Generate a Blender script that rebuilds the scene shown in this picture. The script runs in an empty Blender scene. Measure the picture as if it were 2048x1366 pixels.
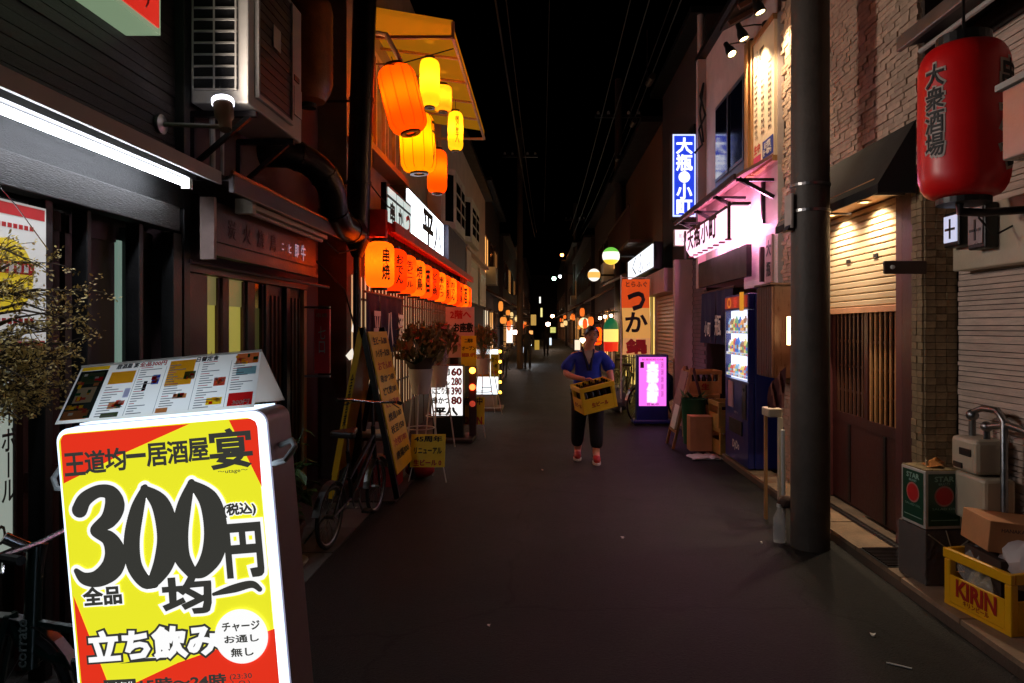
import bpy, bmesh, math, random
from mathutils import Vector, Matrix
R = math.radians
rnd = random.Random(7)
S = bpy.context.scene
C = S.collection
# ---------------------------------------------------------------- camera, night sky, exposure
F, CX, CY, H = 1365.33, 1085.0, 655.0, 1.62
cd = bpy.data.cameras.new('camera')
cam = bpy.data.objects.new('camera', cd); C.objects.link(cam)
cd.lens = 24; cd.sensor_width = 36; cd.clip_start = .05; cd.clip_end = 600
cd.shift_x = (1024 - CX) / 2048; cd.shift_y = (CY - 683) / 2048
cam.location = (0, 0, H); cam.rotation_euler = (R(90), 0, 0)
S.camera = cam
W = bpy.data.worlds.new('World'); S.world = W; W.use_nodes = True
nt = W.node_tree; bgn = nt.nodes['Background']
sk = nt.nodes.new('ShaderNodeTexSky'); sk.sky_type = 'NISHITA'; sk.sun_disc = False
sk.sun_elevation = R(-7); sk.sun_rotation = R(200)
nt.links.new(sk.outputs[0], bgn.inputs[0]); bgn.inputs[1].default_value = .06
S.view_settings.view_transform = 'Standard'; S.view_settings.look = 'None'
S.view_settings.exposure = 1.3; S.view_settings.gamma = 1; S.view_settings.use_curve_mapping = False
S.render.engine = 'CYCLES'
cy = S.cycles
cy.use_denoising = True
try: cy.denoiser = 'OPENIMAGEDENOISE'
except Exception: pass
cy.max_bounces = 6; cy.diffuse_bounces = 3; cy.glossy_bounces = 3; cy.transmission_bounces = 4; cy.transparent_max_bounces = 6
cy.sample_clamp_indirect = 3; cy.caustics_reflective = False; cy.caustics_refractive = False

# ---------------------------------------------------------------- helpers
WM = {}
def P(px, py, Y):                       # the point that stands Y metres down the street on a sight line
    return Vector(((px - CX) * Y / F, Y, H - (py - CY) * Y / F))
def lin(c):
    return tuple((x / 255 / 12.92 if x <= 10 else ((x / 255 + .055) / 1.055) ** 2.4) for x in c)
class MB:
    def __init__(s): s.v = []; s.f = []; s.m = []; s.mi = 0
    def add(s, vs, fs):
        b = len(s.v); s.v += [Vector(v) for v in vs]; s.f += [[i + b for i in f] for f in fs]; s.m += [s.mi] * len(fs); return s
    def box(s, x0, x1, y0, y1, z0, z1):
        return s.add([(x0,y0,z0),(x1,y0,z0),(x1,y1,z0),(x0,y1,z0),(x0,y0,z1),(x1,y0,z1),(x1,y1,z1),(x0,y1,z1)],
                     [(0,3,2,1),(4,5,6,7),(0,1,5,4),(1,2,6,5),(2,3,7,6),(3,0,4,7)])
    def obox(s, c, sz, M=None):
        x, y, z = sz[0]/2, sz[1]/2, sz[2]/2; M = M or Matrix(); c = Vector(c)
        vs = [c + (M @ Vector(p)) for p in [(-x,-y,-z),(x,-y,-z),(x,y,-z),(-x,y,-z),(-x,-y,z),(x,-y,z),(x,y,z),(-x,y,z)]]
        return s.add(vs, [(0,3,2,1),(4,5,6,7),(0,1,5,4),(1,2,6,5),(2,3,7,6),(3,0,4,7)])
    def bar(s, p0, p1, w, h, up=(0,0,1)):
        p0, p1 = Vector(p0), Vector(p1); d = (p1 - p0); L = d.length; d.normalize(); up = Vector(up)
        if abs(d.dot(up)) > .98: up = Vector((0,1,0))
        x = d.cross(up).normalized(); z = x.cross(d)
        M = Matrix((x, d, z)).transposed()
        return s.obox((p0 + p1) / 2, (w, L, h), M)
    def tube(s, pts, r, n=8, cap=True):
        pts = [Vector(p) for p in pts]; k = len(pts); rr = r if isinstance(r, (list, tuple)) else [r] * k
        up = None; rings = []
        for i, p in enumerate(pts):
            d = (pts[min(i+1,k-1)] - pts[max(i-1,0)]).normalized()
            if up is None:
                up = Vector((0,0,1)) if abs(d.z) < .9 else Vector((1,0,0))
            x = d.cross(up).normalized(); up = x.cross(d).normalized()
            rings.append([p + (x * math.cos(a) + up * math.sin(a)) * rr[i] for a in [2*math.pi*j/n for j in range(n)]])
        vs = [v for r_ in rings for v in r_]; fs = []
        for i in range(k - 1):
            for j in range(n):
                a, b = i*n + j, i*n + (j+1) % n; fs.append((a, b, b + n, a + n))
        if cap: fs += [tuple(range(n))[::-1], tuple(range((k-1)*n, k*n))]
        return s.add(vs, fs)
    def lathe(s, prof, n=20, M=None):
        M = M or Matrix(); vs = []; fs = []
        for r, z in prof:
            vs += [M @ Vector((r*math.cos(2*math.pi*j/n), r*math.sin(2*math.pi*j/n), z)) for j in range(n)]
        for i in range(len(prof) - 1):
            for j in range(n):
                a, b = i*n + j, i*n + (j+1) % n; fs.append((a, b, b + n, a + n))
        return s.add(vs, fs)
    def ball(s, c, r, n=16, sz=(1,1,1)):
        m = max(6, n // 2)
        pr = [(r*math.sin(math.pi*i/m) + 1e-5, -r*math.cos(math.pi*i/m)) for i in range(m + 1)]
        return s.lathe(pr, n, Matrix.Translation(c) @ Matrix.Diagonal((*sz, 1)))
    def ring(s, c, rad, r, ax='y', n=32, m=8):
        pts = []
        for i in range(n + 1):
            a = 2*math.pi*i/n; u, w = rad*math.cos(a), rad*math.sin(a)
            pts.append(Vector(c) + (Vector((u,0,w)) if ax == 'y' else Vector((0,u,w)) if ax == 'x' else Vector((u,w,0))))
        return s.tube(pts, r, m, False)
    def prism(s, pts, ext):
        n = len(pts); e = Vector(ext); vs = [Vector(p) for p in pts] + [Vector(p) + e for p in pts]
        return s.add(vs, [tuple(range(n))[::-1], tuple(range(n, 2*n))] + [(i, (i+1) % n, (i+1) % n + n, i + n) for i in range(n)])
    def poly(s, pts): return s.add(pts, [tuple(range(len(pts)))])
def mkmesh(name, mb, mats, M=None, smooth=False):
    me = bpy.data.meshes.new(name)
    vs = [tuple(M @ v) for v in mb.v] if M else [tuple(v) for v in mb.v]
    me.from_pydata(vs, [], mb.f)
    for m in (mats if isinstance(mats, (list, tuple)) else [mats]): me.materials.append(m)
    if isinstance(mats, (list, tuple)): me.polygons.foreach_set('material_index', mb.m)
    bm = bmesh.new(); bm.from_mesh(me); bmesh.ops.recalc_face_normals(bm, faces=bm.faces); bm.to_mesh(me); bm.free()
    if smooth:
        me.polygons.foreach_set('use_smooth', [True] * len(me.polygons))
        try: me.set_sharp_from_angle(angle=R(38))
        except Exception: pass
    me.update(); return me
def bevel(o, w):
    b = o.modifiers.new('bevel', 'BEVEL'); b.width = w; b.segments = 2; b.limit_method = 'ANGLE'; b.angle_limit = R(40)
def thing(name, label, cat, loc=(0,0,0), rz=0, group=None, rot=None):
    o = bpy.data.objects.new(name, None); C.objects.link(o); o.empty_display_size = .1
    o.location = loc; o.rotation_euler = rot or (0,0,rz)
    o['label'] = label; o['category'] = cat
    if group: o['group'] = group
    M = Matrix.Translation(loc) @ o.rotation_euler.to_matrix().to_4x4(); WM[o.name] = M
    return o
def part(T, name, mb, mat, smooth=False, bev=0, local=False, kind=None, label=None):
    M = None if local else WM[T.name].inverted()
    o = bpy.data.objects.new(name, mkmesh(name, mb, mat, M, smooth)); C.objects.link(o)
    o.parent = T; WM[o.name] = WM[T.name]
    if bev: bevel(o, bev)
    if kind: o['kind'] = kind
    if label: o['label'] = label
    return o
def single(name, mb, mat, label, cat, group=None, smooth=False, bev=0):
    xs = [v.x for v in mb.v]; ys = [v.y for v in mb.v]; zs = [v.z for v in mb.v]
    b = Vector(((min(xs)+max(xs))/2, (min(ys)+max(ys))/2, min(zs)))
    o = bpy.data.objects.new(name, mkmesh(name, mb, mat, Matrix.Translation(-b), smooth)); C.objects.link(o)
    o.location = b; o['label'] = label; o['category'] = cat; WM[o.name] = Matrix.Translation(b)
    if group: o['group'] = group
    if bev: bevel(o, bev)
    return o
def struct(name, mb, mat, kind='structure'):
    o = bpy.data.objects.new(name, mkmesh(name, mb, mat)); C.objects.link(o); o['kind'] = kind; WM[o.name] = Matrix(); return o
def copy_tree(o, parent=None, loc=None, rz=None, label=None):
    c = o.copy(); C.objects.link(c); WM[c.name] = WM[o.name]
    if parent: c.parent = parent
    if loc is not None: c.location = loc
    if rz is not None: c.rotation_euler = (0,0,rz)
    if label: c['label'] = label
    for ch in list(o.children): copy_tree(ch, c)
    return c
def lamp(T, kind, loc, energy, col, radius=.03, spot=60, aim=None, blend=.6, name='bulb'):
    l = bpy.data.lights.new(name, kind); l.energy = energy; l.color = col
    l.shadow_soft_size = radius
    o = bpy.data.objects.new(name, l); C.objects.link(o)
    if kind == 'SPOT': l.spot_size = R(spot); l.spot_blend = blend
    M = Matrix.Translation(loc)
    if aim is not None:
        M = M @ (Vector(aim) - Vector(loc)).to_track_quat('-Z', 'Y').to_matrix().to_4x4()
    o.parent = T; o.matrix_local = WM[T.name].inverted() @ M
    return o
# ---------------------------------------------------------------- materials
MT = {}
def mat(name, col, rough=.6, metal=0, var=.3, vs=5, bump=.15, bs=60, rv=0, spec=.5, stretch=None, coat=0):
    if name in MT: return MT[name]
    m = bpy.data.materials.new(name); m.use_nodes = True; n = m.node_tree.nodes; L = m.node_tree.links
    b = n['Principled BSDF']; col = lin(col) if max(col) > 1.5 else col
    tc = n.new('ShaderNodeTexCoord'); src = tc.outputs['Object']
    if stretch:
        mp = n.new('ShaderNodeMapping'); mp.inputs['Scale'].default_value = stretch; L.new(src, mp.inputs[0]); src = mp.outputs[0]
    no = n.new('ShaderNodeTexNoise'); no.inputs['Scale'].default_value = vs; no.inputs['Detail'].default_value = 6
    no.inputs['Roughness'].default_value = .65; L.new(src, no.inputs['Vector'])
    mr = n.new('ShaderNodeMapRange'); mr.inputs[1].default_value = .25; mr.inputs[2].default_value = .75
    mr.inputs[3].default_value = 1 - var; mr.inputs[4].default_value = 1 + var * .6; L.new(no.outputs[0], mr.inputs[0])
    val = mr.outputs[0]
    if rv:
        oi = n.new('ShaderNodeObjectInfo'); m2 = n.new('ShaderNodeMapRange'); m2.inputs[3].default_value = 1 - rv; m2.inputs[4].default_value = 1 + rv * .7
        L.new(oi.outputs['Random'], m2.inputs[0]); mu = n.new('ShaderNodeMath'); mu.operation = 'MULTIPLY'
        L.new(val, mu.inputs[0]); L.new(m2.outputs[0], mu.inputs[1]); val = mu.outputs[0]
    vm = n.new('ShaderNodeVectorMath'); vm.operation = 'SCALE'; vm.inputs[0].default_value = col; L.new(val, vm.inputs['Scale'])
    L.new(vm.outputs[0], b.inputs['Base Color'])
    n2 = n.new('ShaderNodeTexNoise'); n2.inputs['Scale'].default_value = bs; n2.inputs['Detail'].default_value = 4; L.new(src, n2.inputs['Vector'])
    if bump:
        bp = n.new('ShaderNodeBump'); bp.inputs['Strength'].default_value = bump; bp.inputs['Distance'].default_value = .01
        L.new(n2.outputs[0], bp.inputs['Height']); L.new(bp.outputs[0], b.inputs['Normal'])
    rr = n.new('ShaderNodeMapRange'); rr.inputs[3].default_value = max(.03, rough - .15); rr.inputs[4].default_value = min(1, rough + .15)
    L.new(no.outputs[0], rr.inputs[0]); L.new(rr.outputs[0], b.inputs['Roughness'])
    b.inputs['Metallic'].default_value = metal; b.inputs['Specular IOR Level'].default_value = spec
    b.inputs['Coat Weight'].default_value = coat
    MT[name] = m; return m
def em(name, col, st=1.0):
    if name in MT: return MT[name]
    m = bpy.data.materials.new(name); m.use_nodes = True; b = m.node_tree.nodes['Principled BSDF']
    c = lin(col) if max(col) > 1.5 else col
    if st < 1.9: st *= .41                   # display faces: set for the exposure above
    b.inputs['Base Color'].default_value = (*[min(.8, x * .6 + .02) for x in c], 1); b.inputs['Roughness'].default_value = .35
    b.inputs['Emission Color'].default_value = (*c, 1); b.inputs['Emission Strength'].default_value = st
    MT[name] = m; return m
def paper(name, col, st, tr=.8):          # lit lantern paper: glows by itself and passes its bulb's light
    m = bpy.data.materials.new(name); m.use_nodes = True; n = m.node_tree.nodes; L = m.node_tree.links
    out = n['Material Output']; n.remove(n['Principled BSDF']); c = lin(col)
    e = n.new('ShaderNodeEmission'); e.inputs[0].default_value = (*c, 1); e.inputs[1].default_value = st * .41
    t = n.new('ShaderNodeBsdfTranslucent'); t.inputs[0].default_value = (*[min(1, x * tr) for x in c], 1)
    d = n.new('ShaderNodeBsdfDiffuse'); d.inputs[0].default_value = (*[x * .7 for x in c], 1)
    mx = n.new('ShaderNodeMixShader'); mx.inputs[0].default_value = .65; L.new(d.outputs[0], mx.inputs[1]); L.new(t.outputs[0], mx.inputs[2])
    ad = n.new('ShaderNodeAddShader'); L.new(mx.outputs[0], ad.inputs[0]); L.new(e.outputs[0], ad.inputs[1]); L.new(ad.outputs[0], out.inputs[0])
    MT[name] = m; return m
def clear(name, col=(1,1,1), rough=.05, alpha=.25):
    m = bpy.data.materials.new(name); m.use_nodes = True; b = m.node_tree.nodes['Principled BSDF']
    b.inputs['Base Color'].default_value = (*col, 1); b.inputs['Roughness'].default_value = rough; b.inputs['Alpha'].default_value = alpha
    MT[name] = m; return m
# ---------------------------------------------------------------- lettering
GL = {}
def glyph(body, bold, sp):
    k = (body, bold, sp)
    if k in GL: return GL[k]
    f = bpy.data.curves.new('lettering', 'FONT'); f.body = body; f.size = 1; f.align_x = 'CENTER'; f.space_line = sp
    f.resolution_u = 2; f.fill_mode = 'FRONT'; f.bevel_depth = bold; f.bevel_resolution = 0
    o = bpy.data.objects.new('lettering', f); C.objects.link(o)
    dg = bpy.context.evaluated_depsgraph_get(); dg.update()
    me = bpy.data.meshes.new_from_object(o.evaluated_get(dg))
    vs = [v.co.copy() for v in me.vertices]; fs = [tuple(p.vertices) for p in me.polygons]
    bpy.data.objects.remove(o); bpy.data.curves.remove(f); bpy.data.meshes.remove(me)
    fr = [v for v in vs if v.z > bold*.5] if bold else vs
    x0, x1 = min(v.x for v in fr), max(v.x for v in fr); y0, y1 = min(v.y for v in fr), max(v.y for v in fr)
    z1 = bold or 1; nat = (x1-x0, y1-y0)
    if bold:                                # keep sharp corners of thick strokes from spiking out
        for v in vs:
            if v.z < bold*.5:
                n = min(fr, key=lambda q: (q.x-v.x)**2 + (q.y-v.y)**2); d = math.hypot(v.x-n.x, v.y-n.y)
                if d > 1.3*bold: v.x = n.x + (v.x-n.x)*1.3*bold/d; v.y = n.y + (v.y-n.y)*1.3*bold/d
    vs = [Vector(((v.x - (x0+x1)/2) / (x1-x0), (v.y - (y0+y1)/2) / (y1-y0), v.z / z1 if bold else 0)) for v in vs]
    GL[k] = (vs, fs, nat); return GL[k]
FACE = {'S': ((1,0,0),(0,0,1)), 'E': ((0,1,0),(0,0,1)), 'W': ((0,-1,0),(0,0,1))}
def tmesh(mb, body, c, w, h, face, bold=0, off=.003, thick=.0015, sp=.95, rot=0):
    vs, fs, nat = glyph(body, bold, sp); asp = nat[0]/nat[1]
    if h is None: h = w / asp
    if w is None: w = h * asp
    xd, yd = [Vector(a) for a in (FACE[face] if isinstance(face, str) else face)]
    nd = xd.cross(yd).normalized()
    if rot: xd, yd = xd*math.cos(rot) + yd*math.sin(rot), yd*math.cos(rot) - xd*math.sin(rot)
    c = Vector(c)
    mb.add([c + xd*(v.x*w) + yd*(v.y*h) + nd*(off + v.z*thick) for v in vs], fs)
def text(T, body, c, w, h, face, m, bold=0, off=.003, local=False, sp=.95, rot=0, thick=.0015, name='lettering'):
    mb = MB(); tmesh(mb, body, c, w, h, face, bold, off, thick, sp, rot)
    return part(T, name, mb, m, local=local)
def vert(s): return '\n'.join(s)
def wraptext(T, body, prof, ang, zc, w, h, m, bold, off, sp=.95, c=(0,0,0)):   # lettering printed round a lantern
    vs, fs, nat = glyph(body, bold, sp)
    bm = bmesh.new(); bv = [bm.verts.new((v.x*w, v.y*h, v.z)) for v in vs]
    for f in fs:
        try: bm.faces.new([bv[i] for i in f])
        except ValueError: pass
    for i in range(1, 8):
        bmesh.ops.bisect_plane(bm, geom=bm.verts[:] + bm.edges[:] + bm.faces[:], plane_co=((i/8 - .5)*w, 0, 0), plane_no=(1,0,0))
    for i in range(1, 10):
        bmesh.ops.bisect_plane(bm, geom=bm.verts[:] + bm.edges[:] + bm.faces[:], plane_co=(0, (i/10 - .5)*h, 0), plane_no=(0,1,0))
    mb = MB(); bm.verts.index_update(); out = []
    for v in bm.verts:
        z = zc + v.co.y; r = prof(z) + off + v.co.z*.001; a = ang + v.co.x / max(.02, prof(zc))
        out.append((c[0] + r*math.cos(a), c[1] + r*math.sin(a), c[2] + z))
    mb.add(out, [[v.index for v in f.verts] for f in bm.faces]); bm.free()
    return part(T, 'lettering', mb, m, local=True)
def skin(mb_nodes, name, T, m, sub=2, smooth=True, extra=None):
    """one continuous skin grown over joints: nodes = [(x,y,z,r)], edges; extra islands are rooted inside it"""
    bm = bmesh.new(); lay = bm.verts.layers.skin.verify()
    for nodes, edges in mb_nodes:
        vs = []
        for i, nd in enumerate(nodes):
            v = bm.verts.new(nd[:3]); r = nd[3]; v[lay].radius = r if isinstance(r, tuple) else (r, r); v[lay].use_root = (i == 0); vs.append(v)
        for a, b in edges: bm.edges.new((vs[a], vs[b]))
    me = bpy.data.meshes.new(name); bm.to_mesh(me); bm.free()
    o = bpy.data.objects.new(name, me); C.objects.link(o)
    sm = o.modifiers.new('skin', 'SKIN'); sm.use_smooth_shade = True; sm.branch_smoothing = .6
    su = o.modifiers.new('sub', 'SUBSURF'); su.levels = su.render_levels = sub
    dg = bpy.context.evaluated_depsgraph_get(); dg.update()
    m2 = bpy.data.meshes.new_from_object(o.evaluated_get(dg)); m2.materials.clear(); m2.materials.append(m)
    m2.polygons.foreach_set('use_smooth', [True] * len(m2.polygons))
    bpy.data.objects.remove(o); bpy.data.meshes.remove(me)
    o = bpy.data.objects.new(name, m2); C.objects.link(o); o.parent = T; WM[o.name] = WM[T.name]
    return o
chain = lambda n: [(i, i+1) for i in range(n-1)]
# palette
BLK = mat('black_paint', (16,15,15), .45, var=.3)
DWOOD = mat('dark_stained_wood', (26,18,16), .36, var=.5, vs=3, bump=.6, bs=30, stretch=(8,1,14), rv=.35)
BWOOD = mat('brown_wood', (84,50,34), .5, var=.45, vs=4, bump=.3, bs=30, stretch=(8,8,1))
RWOOD = mat('red_brown_wood', (66,26,22), .45, var=.4, vs=4, bump=.25, bs=30, stretch=(8,8,1))
WEATH = mat('weathered_beam', (42,41,38), .6, var=.55, vs=3, bump=.6, bs=24, stretch=(9,1,12))
PALEW = mat('pale_wood', (176,128,78), .55, var=.35, vs=4, bump=.2, stretch=(8,8,1))
STEEL = mat('galvanised_steel', (150,150,150), .35, 1, var=.3, vs=14, bump=.05)
DSTEEL = mat('dark_duct_steel', (72,66,66), .33, .9, var=.4, vs=8, bump=.1)
CHROME = mat('chrome', (200,200,205), .15, 1, var=.1)
WHITE = mat('white_paint', (214,210,202), .45, var=.12, vs=4)
GREYW = mat('grey_white_casing', (176,172,164), .5, var=.2, vs=3, bump=.05)
CREAM = mat('cream_plastic', (196,182,156), .45, var=.15)
CARD = mat('white_card', (225,220,210), .4, var=.06, bump=0)
INK = mat('black_ink', (22,20,20), .6, var=.1, bump=0)
REDP = mat('red_print', (200,30,32), .5, var=.1, bump=0)
YELP = mat('yellow_print', (238,196,30), .5, var=.1, bump=0)
GOLDP = mat('ochre_print', (214,150,30), .5, var=.3, vs=30, bump=0)
BLUEP = mat('blue_print', (40,60,150), .5, var=.2, bump=0)
GRNP = mat('green_print', (26,84,52), .45, var=.15, bump=0)
RUBBER = mat('black_rubber', (20,20,20), .7, var=.2)
GLASS = mat('dark_window_glass', (10,12,16), .08, var=.1, bump=0, spec=.8)
CONC = mat('concrete', (134,124,112), .8, var=.4, vs=4, bump=.5, bs=50, rv=.18)
MORTAR = mat('purple_brown_render', (88,66,68), .75, var=.3, vs=2, bump=.3, bs=90)
PINKW = mat('pinkish_render', (196,170,164), .8, var=.2, vs=2, bump=.25, bs=80)
DARKW = mat('dark_brown_render', (52,40,38), .8, var=.3, vs=2, bump=.25)
NAVY = mat('navy_cloth', (30,32,70), .85, var=.25, vs=8, bump=.3, bs=150)
LEAF = mat('leaf_green', (52,84,30), .5, var=.4, vs=30, bump=0)
# ================================================================ GROUND
asph = mat('asphalt', (.0152,.0148,.0132), .62, var=.6, vs=1.6, bump=.8, bs=230)
_n = asph.node_tree.nodes; _L = asph.node_tree.links
_n['Principled BSDF'].inputs['Specular IOR Level'].default_value = .3
_g = _n.new('ShaderNodeTexNoise'); _g.inputs['Scale'].default_value = 75; _g.inputs['Detail'].default_value = 3        # aggregate grain
_c = _n.new('ShaderNodeTexVoronoi'); _c.feature = 'DISTANCE_TO_EDGE'; _c.inputs['Scale'].default_value = .55           # hairline cracks
_w = _n.new('ShaderNodeTexNoise'); _w.inputs['Scale'].default_value = 3.5; _w.inputs['Detail'].default_value = 5
_t0 = [x for x in _n if x.type == 'TEX_COORD'][0]; _mx = _n.new('ShaderNodeMix'); _mx.data_type = 'VECTOR'; _mx.inputs['Factor'].default_value = .22
_L.new(_t0.outputs['Object'], _g.inputs['Vector']); _L.new(_t0.outputs['Object'], _w.inputs['Vector'])
_L.new(_t0.outputs['Object'], _mx.inputs['A']); _L.new(_w.outputs['Color'], _mx.inputs['B']); _L.new(_mx.outputs['Result'], _c.inputs['Vector'])
_r1 = _n.new('ShaderNodeMapRange'); _r1.inputs[1].default_value = .3; _r1.inputs[2].default_value = .7; _r1.inputs[3].default_value = .55; _r1.inputs[4].default_value = 1.6; _L.new(_g.outputs[0], _r1.inputs[0])
_r2 = _n.new('ShaderNodeMapRange'); _r2.inputs[1].default_value = .0; _r2.inputs[2].default_value = .008; _r2.inputs[3].default_value = .35; _r2.inputs[4].default_value = 1; _L.new(_c.outputs['Distance'], _r2.inputs[0])
_m1 = _n.new('ShaderNodeMath'); _m1.operation = 'MULTIPLY'; _L.new(_r1.outputs[0], _m1.inputs[0]); _L.new(_r2.outputs[0], _m1.inputs[1])
_vs = [x for x in _n if x.type == 'VECT_MATH'][0]; _m2 = _n.new('ShaderNodeMath'); _m2.operation = 'MULTIPLY'; _L.new(_vs.inputs['Scale'].links[0].from_socket, _m2.inputs[0]); _L.new(_m1.outputs[0], _m2.inputs[1]); _L.new(_m2.outputs[0], _vs.inputs['Scale'])
_v = _n.new('ShaderNodeTexVoronoi'); _v.inputs['Scale'].default_value = 130
_tc = [x for x in _n if x.type == 'TEX_COORD'][0]; _L.new(_tc.outputs['Object'], _v.inputs['Vector'])
_b = [x for x in _n if x.type == 'BUMP'][0]; _ad = _n.new('ShaderNodeMath'); _ad.operation = 'ADD'
_L.new(_b.inputs['Height'].links[0].from_socket, _ad.inputs[0]); _L.new(_v.outputs['Distance'], _ad.inputs[1]); _L.new(_ad.outputs[0], _b.inputs['Height'])
mb = MB(); mb.box(-300, 300, -40, 500, -.3, -.012); struct('ground', mb, mat('dark_earth', (.03,.028,.026), .9))
mb = MB(); mb.box(-1.5, 2.2, -5, 110, -.2, 0); struct('road', mb, asph)
mb = MB()
mb.box(-6, -1.5, -5, 110, -.2, -.006); fore = struct('forecourt', mb, mat('forecourt_concrete', (62,58,55), .8, var=.5, vs=2.2, bump=.4, bs=70))
CONCD = mat('gutter_concrete', (92,86,80), .8, var=.45, vs=3, bump=.5, bs=60, rv=.25)
mb = MB(); mb.box(-.21, .21, -.293, .293, 0, .012)
gm = mkmesh('gutter_slab', mb, CONCD)
for k in range(22):                                         # gutter slabs along the left edge
    o = bpy.data.objects.new('gutter_slab', gm); C.objects.link(o); o.parent = fore; o.location = (-1.715, 1.0 + k * .6, -.006 + rnd.uniform(-.002, .002)); WM[o.name] = Matrix()
mb = MB(); mb.box(2.2, 6, -5, 110, -.2, .055); step = struct('pavement', mb, mat('step_concrete', (96,80,66), .8, var=.5, vs=2.5, bump=.4))
mb = MB(); mb.box(-.125, .125, -.295, .295, 0, .03); km = mkmesh('kerb_stone', mb, mat('kerb_concrete', (150,124,98), .8, var=.45, vs=5, bump=.5, bs=60, rv=.25))
for k in range(26):
    o = bpy.data.objects.new('kerb_stone', km); C.objects.link(o); o.parent = step; o.location = (2.326, 1.5 + k * .6, .052 + rnd.uniform(0, .004)); WM[o.name] = Matrix()
# perforated track in front of the sliding door, dark drain grate
T = thing('door_track', 'perforated metal track sunk in the step before the lattice door', 'track', (2.52, 5.6, .055))
mb = MB(); mb.box(2.475, 2.565, 4.75, 6.5, .056, .062); part(T, 'rail', mb, DSTEEL)
mb = MB(); mb.box(-.012, .012, -.016, .016, 0, .006); hm = mkmesh('stud', mb, STEEL)
for k in range(36):
    o = bpy.data.objects.new('stud', hm); C.objects.link(o); o.parent = T; o.location = (0, -.8 + k * .046, .007)
T = thing('drain_grate', 'dark drain grate in the step beside the wrapped block under the tin', 'drain grate', (2.36, 4.55, .085))
mb = MB(); mb.box(2.2, 2.52, 4.36, 4.74, .087, .09); part(T, 'frame', mb, BLK)
mb = MB(); mb.box(-.15, .15, -.007, .007, 0, .01); gmh = mkmesh('bar', mb, DSTEEL)
for k in range(13):
    o = bpy.data.objects.new('bar', gmh); C.objects.link(o); o.parent = T; o.location = (0, -.17 + k * .028, .005)
for (px, py, s, lab) in ((1085, 941, .02, 'pale crumb of litter on the asphalt before the walking person'), (1245, 1077, .016, 'small white scrap of litter on the open asphalt'),
                    (1745, 1272, .018, 'crumpled white paper scrap on the dark road near the kerb'), (1800, 1333, .05, 'thin white straw lying on the road at the photo bottom edge'),
                    (1523, 1087, .014, 'grey scrap of litter left of the utility pole foot'), (978, 1252, .014, 'tiny brown leaf on the road centre')):
    Y = H * F / (py - CY); X = (px - CX) * Y / F; mb = MB()
    if s == .05: mb.tube([(X-.05, Y+.03, .004), (X+.04, Y-.03, .005)], .004, 6)
    else: mb.poly([(X + s*rnd.uniform(.6,1.2)*math.cos(a), Y + s*math.sin(a), .003 + rnd.uniform(0,.014)) for a in [i*1.05 for i in range(6)]]); mb.prism([(X-s*.4,Y,.001),(X+s*.4,Y-.01,.001),(X,Y+s*.6,.001)], (0,0,.006))
    single('straw' if s == .05 else 'litter_scrap', mb, CARD, lab, 'litter')

# ================================================================ LEFT: dark timber shop
T = thing('timber_shop', 'dark timber-clad shopfront with a bright tube light under its eave', 'building', (-2.35, 2, 0))
mb = MB(); mb.box(-6, -2.385, -4, 4.46, 2.4, 7); part(T, 'wall', mb, BLK)
mb = MB(); mb.box(-6, -2.6, -4, 4.46, 0, 2.4); part(T, 'shopfront_wall', mb, mat('shopfront_dark', (34,24,20), .5, var=.4))
base = None
for k in range(34):
    z = 2.6 + k * .062; mb = MB(); mb.box(-2.384, -2.36 + rnd.uniform(-.004, .004), -1.5, 4.38, z, z + .057)
    part(T, 'plank', mb, DWOOD)
mb = MB(); mb.box(-2.384, -2.3, 4.382, 4.46, 0, 6.5); part(T, 'corner_post', mb, BLK, bev=.004)
mb = MB(); mb.box(-2.36, -1.995, -1.5, 4.45, 2.548, 2.572); part(T, 'eave_board', mb, BLK)
mb = MB(); mb.box(-1.994, -1.975, -1.5, 4.2, 2.5, 2.578); part(T, 'eave_flashing', mb, GREYW)
mb = MB(); mb.box(-2.36, -2.3, -1.5, 4.38, 2.38, 2.546); part(T, 'fascia_board', mb, mat('grey_fascia', (13,14,13), .55, var=.4, stretch=(6,1,9), bump=.4))
mb = MB(); mb.box(-2.33, -2.23, -1.5, 4.2, 2.21, 2.36); part(T, 'beam', mb, WEATH, bev=.006)
for y, w in ((3.13, .05), (3.42, .03), (4.22, .1), (3.86, .04)):
    mb = MB(); mb.box(-2.36, -2.28, y, y + w, 0, 2.21); part(T, 'post', mb, BLK, bev=.004)
for y0, y1, m in ((3.18, 3.42, RWOOD), (3.46, 3.86, mat('door_brown', (44,30,24), .4, var=.3, stretch=(8,8,1))), (3.96, 4.22, BLK)):
    mb = MB(); mb.box(-2.46, -2.42, y0, y1, .02, 2.2); d = part(T, 'door', mb, m)
    for zz in (.02, .85, 2.1):
        mb = MB(); mb.box(-2.419, -2.405, y0 + .01, y1 - .01, zz, zz + .09); part(d, 'rail', mb, m)
mb = MB(); mb.box(-2.46, -2.43, 3.905, 3.945, 1.4, 2.12); part(T, 'slit_window', mb, em('slit_green', (110,134,122), .8))
mb = MB()
for y0 in (4.3,): mb.box(-2.383, -2.37, y0, y0 + .04, 1.9, 2.35)
part(T, 'pipe', mb, GREYW)
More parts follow.
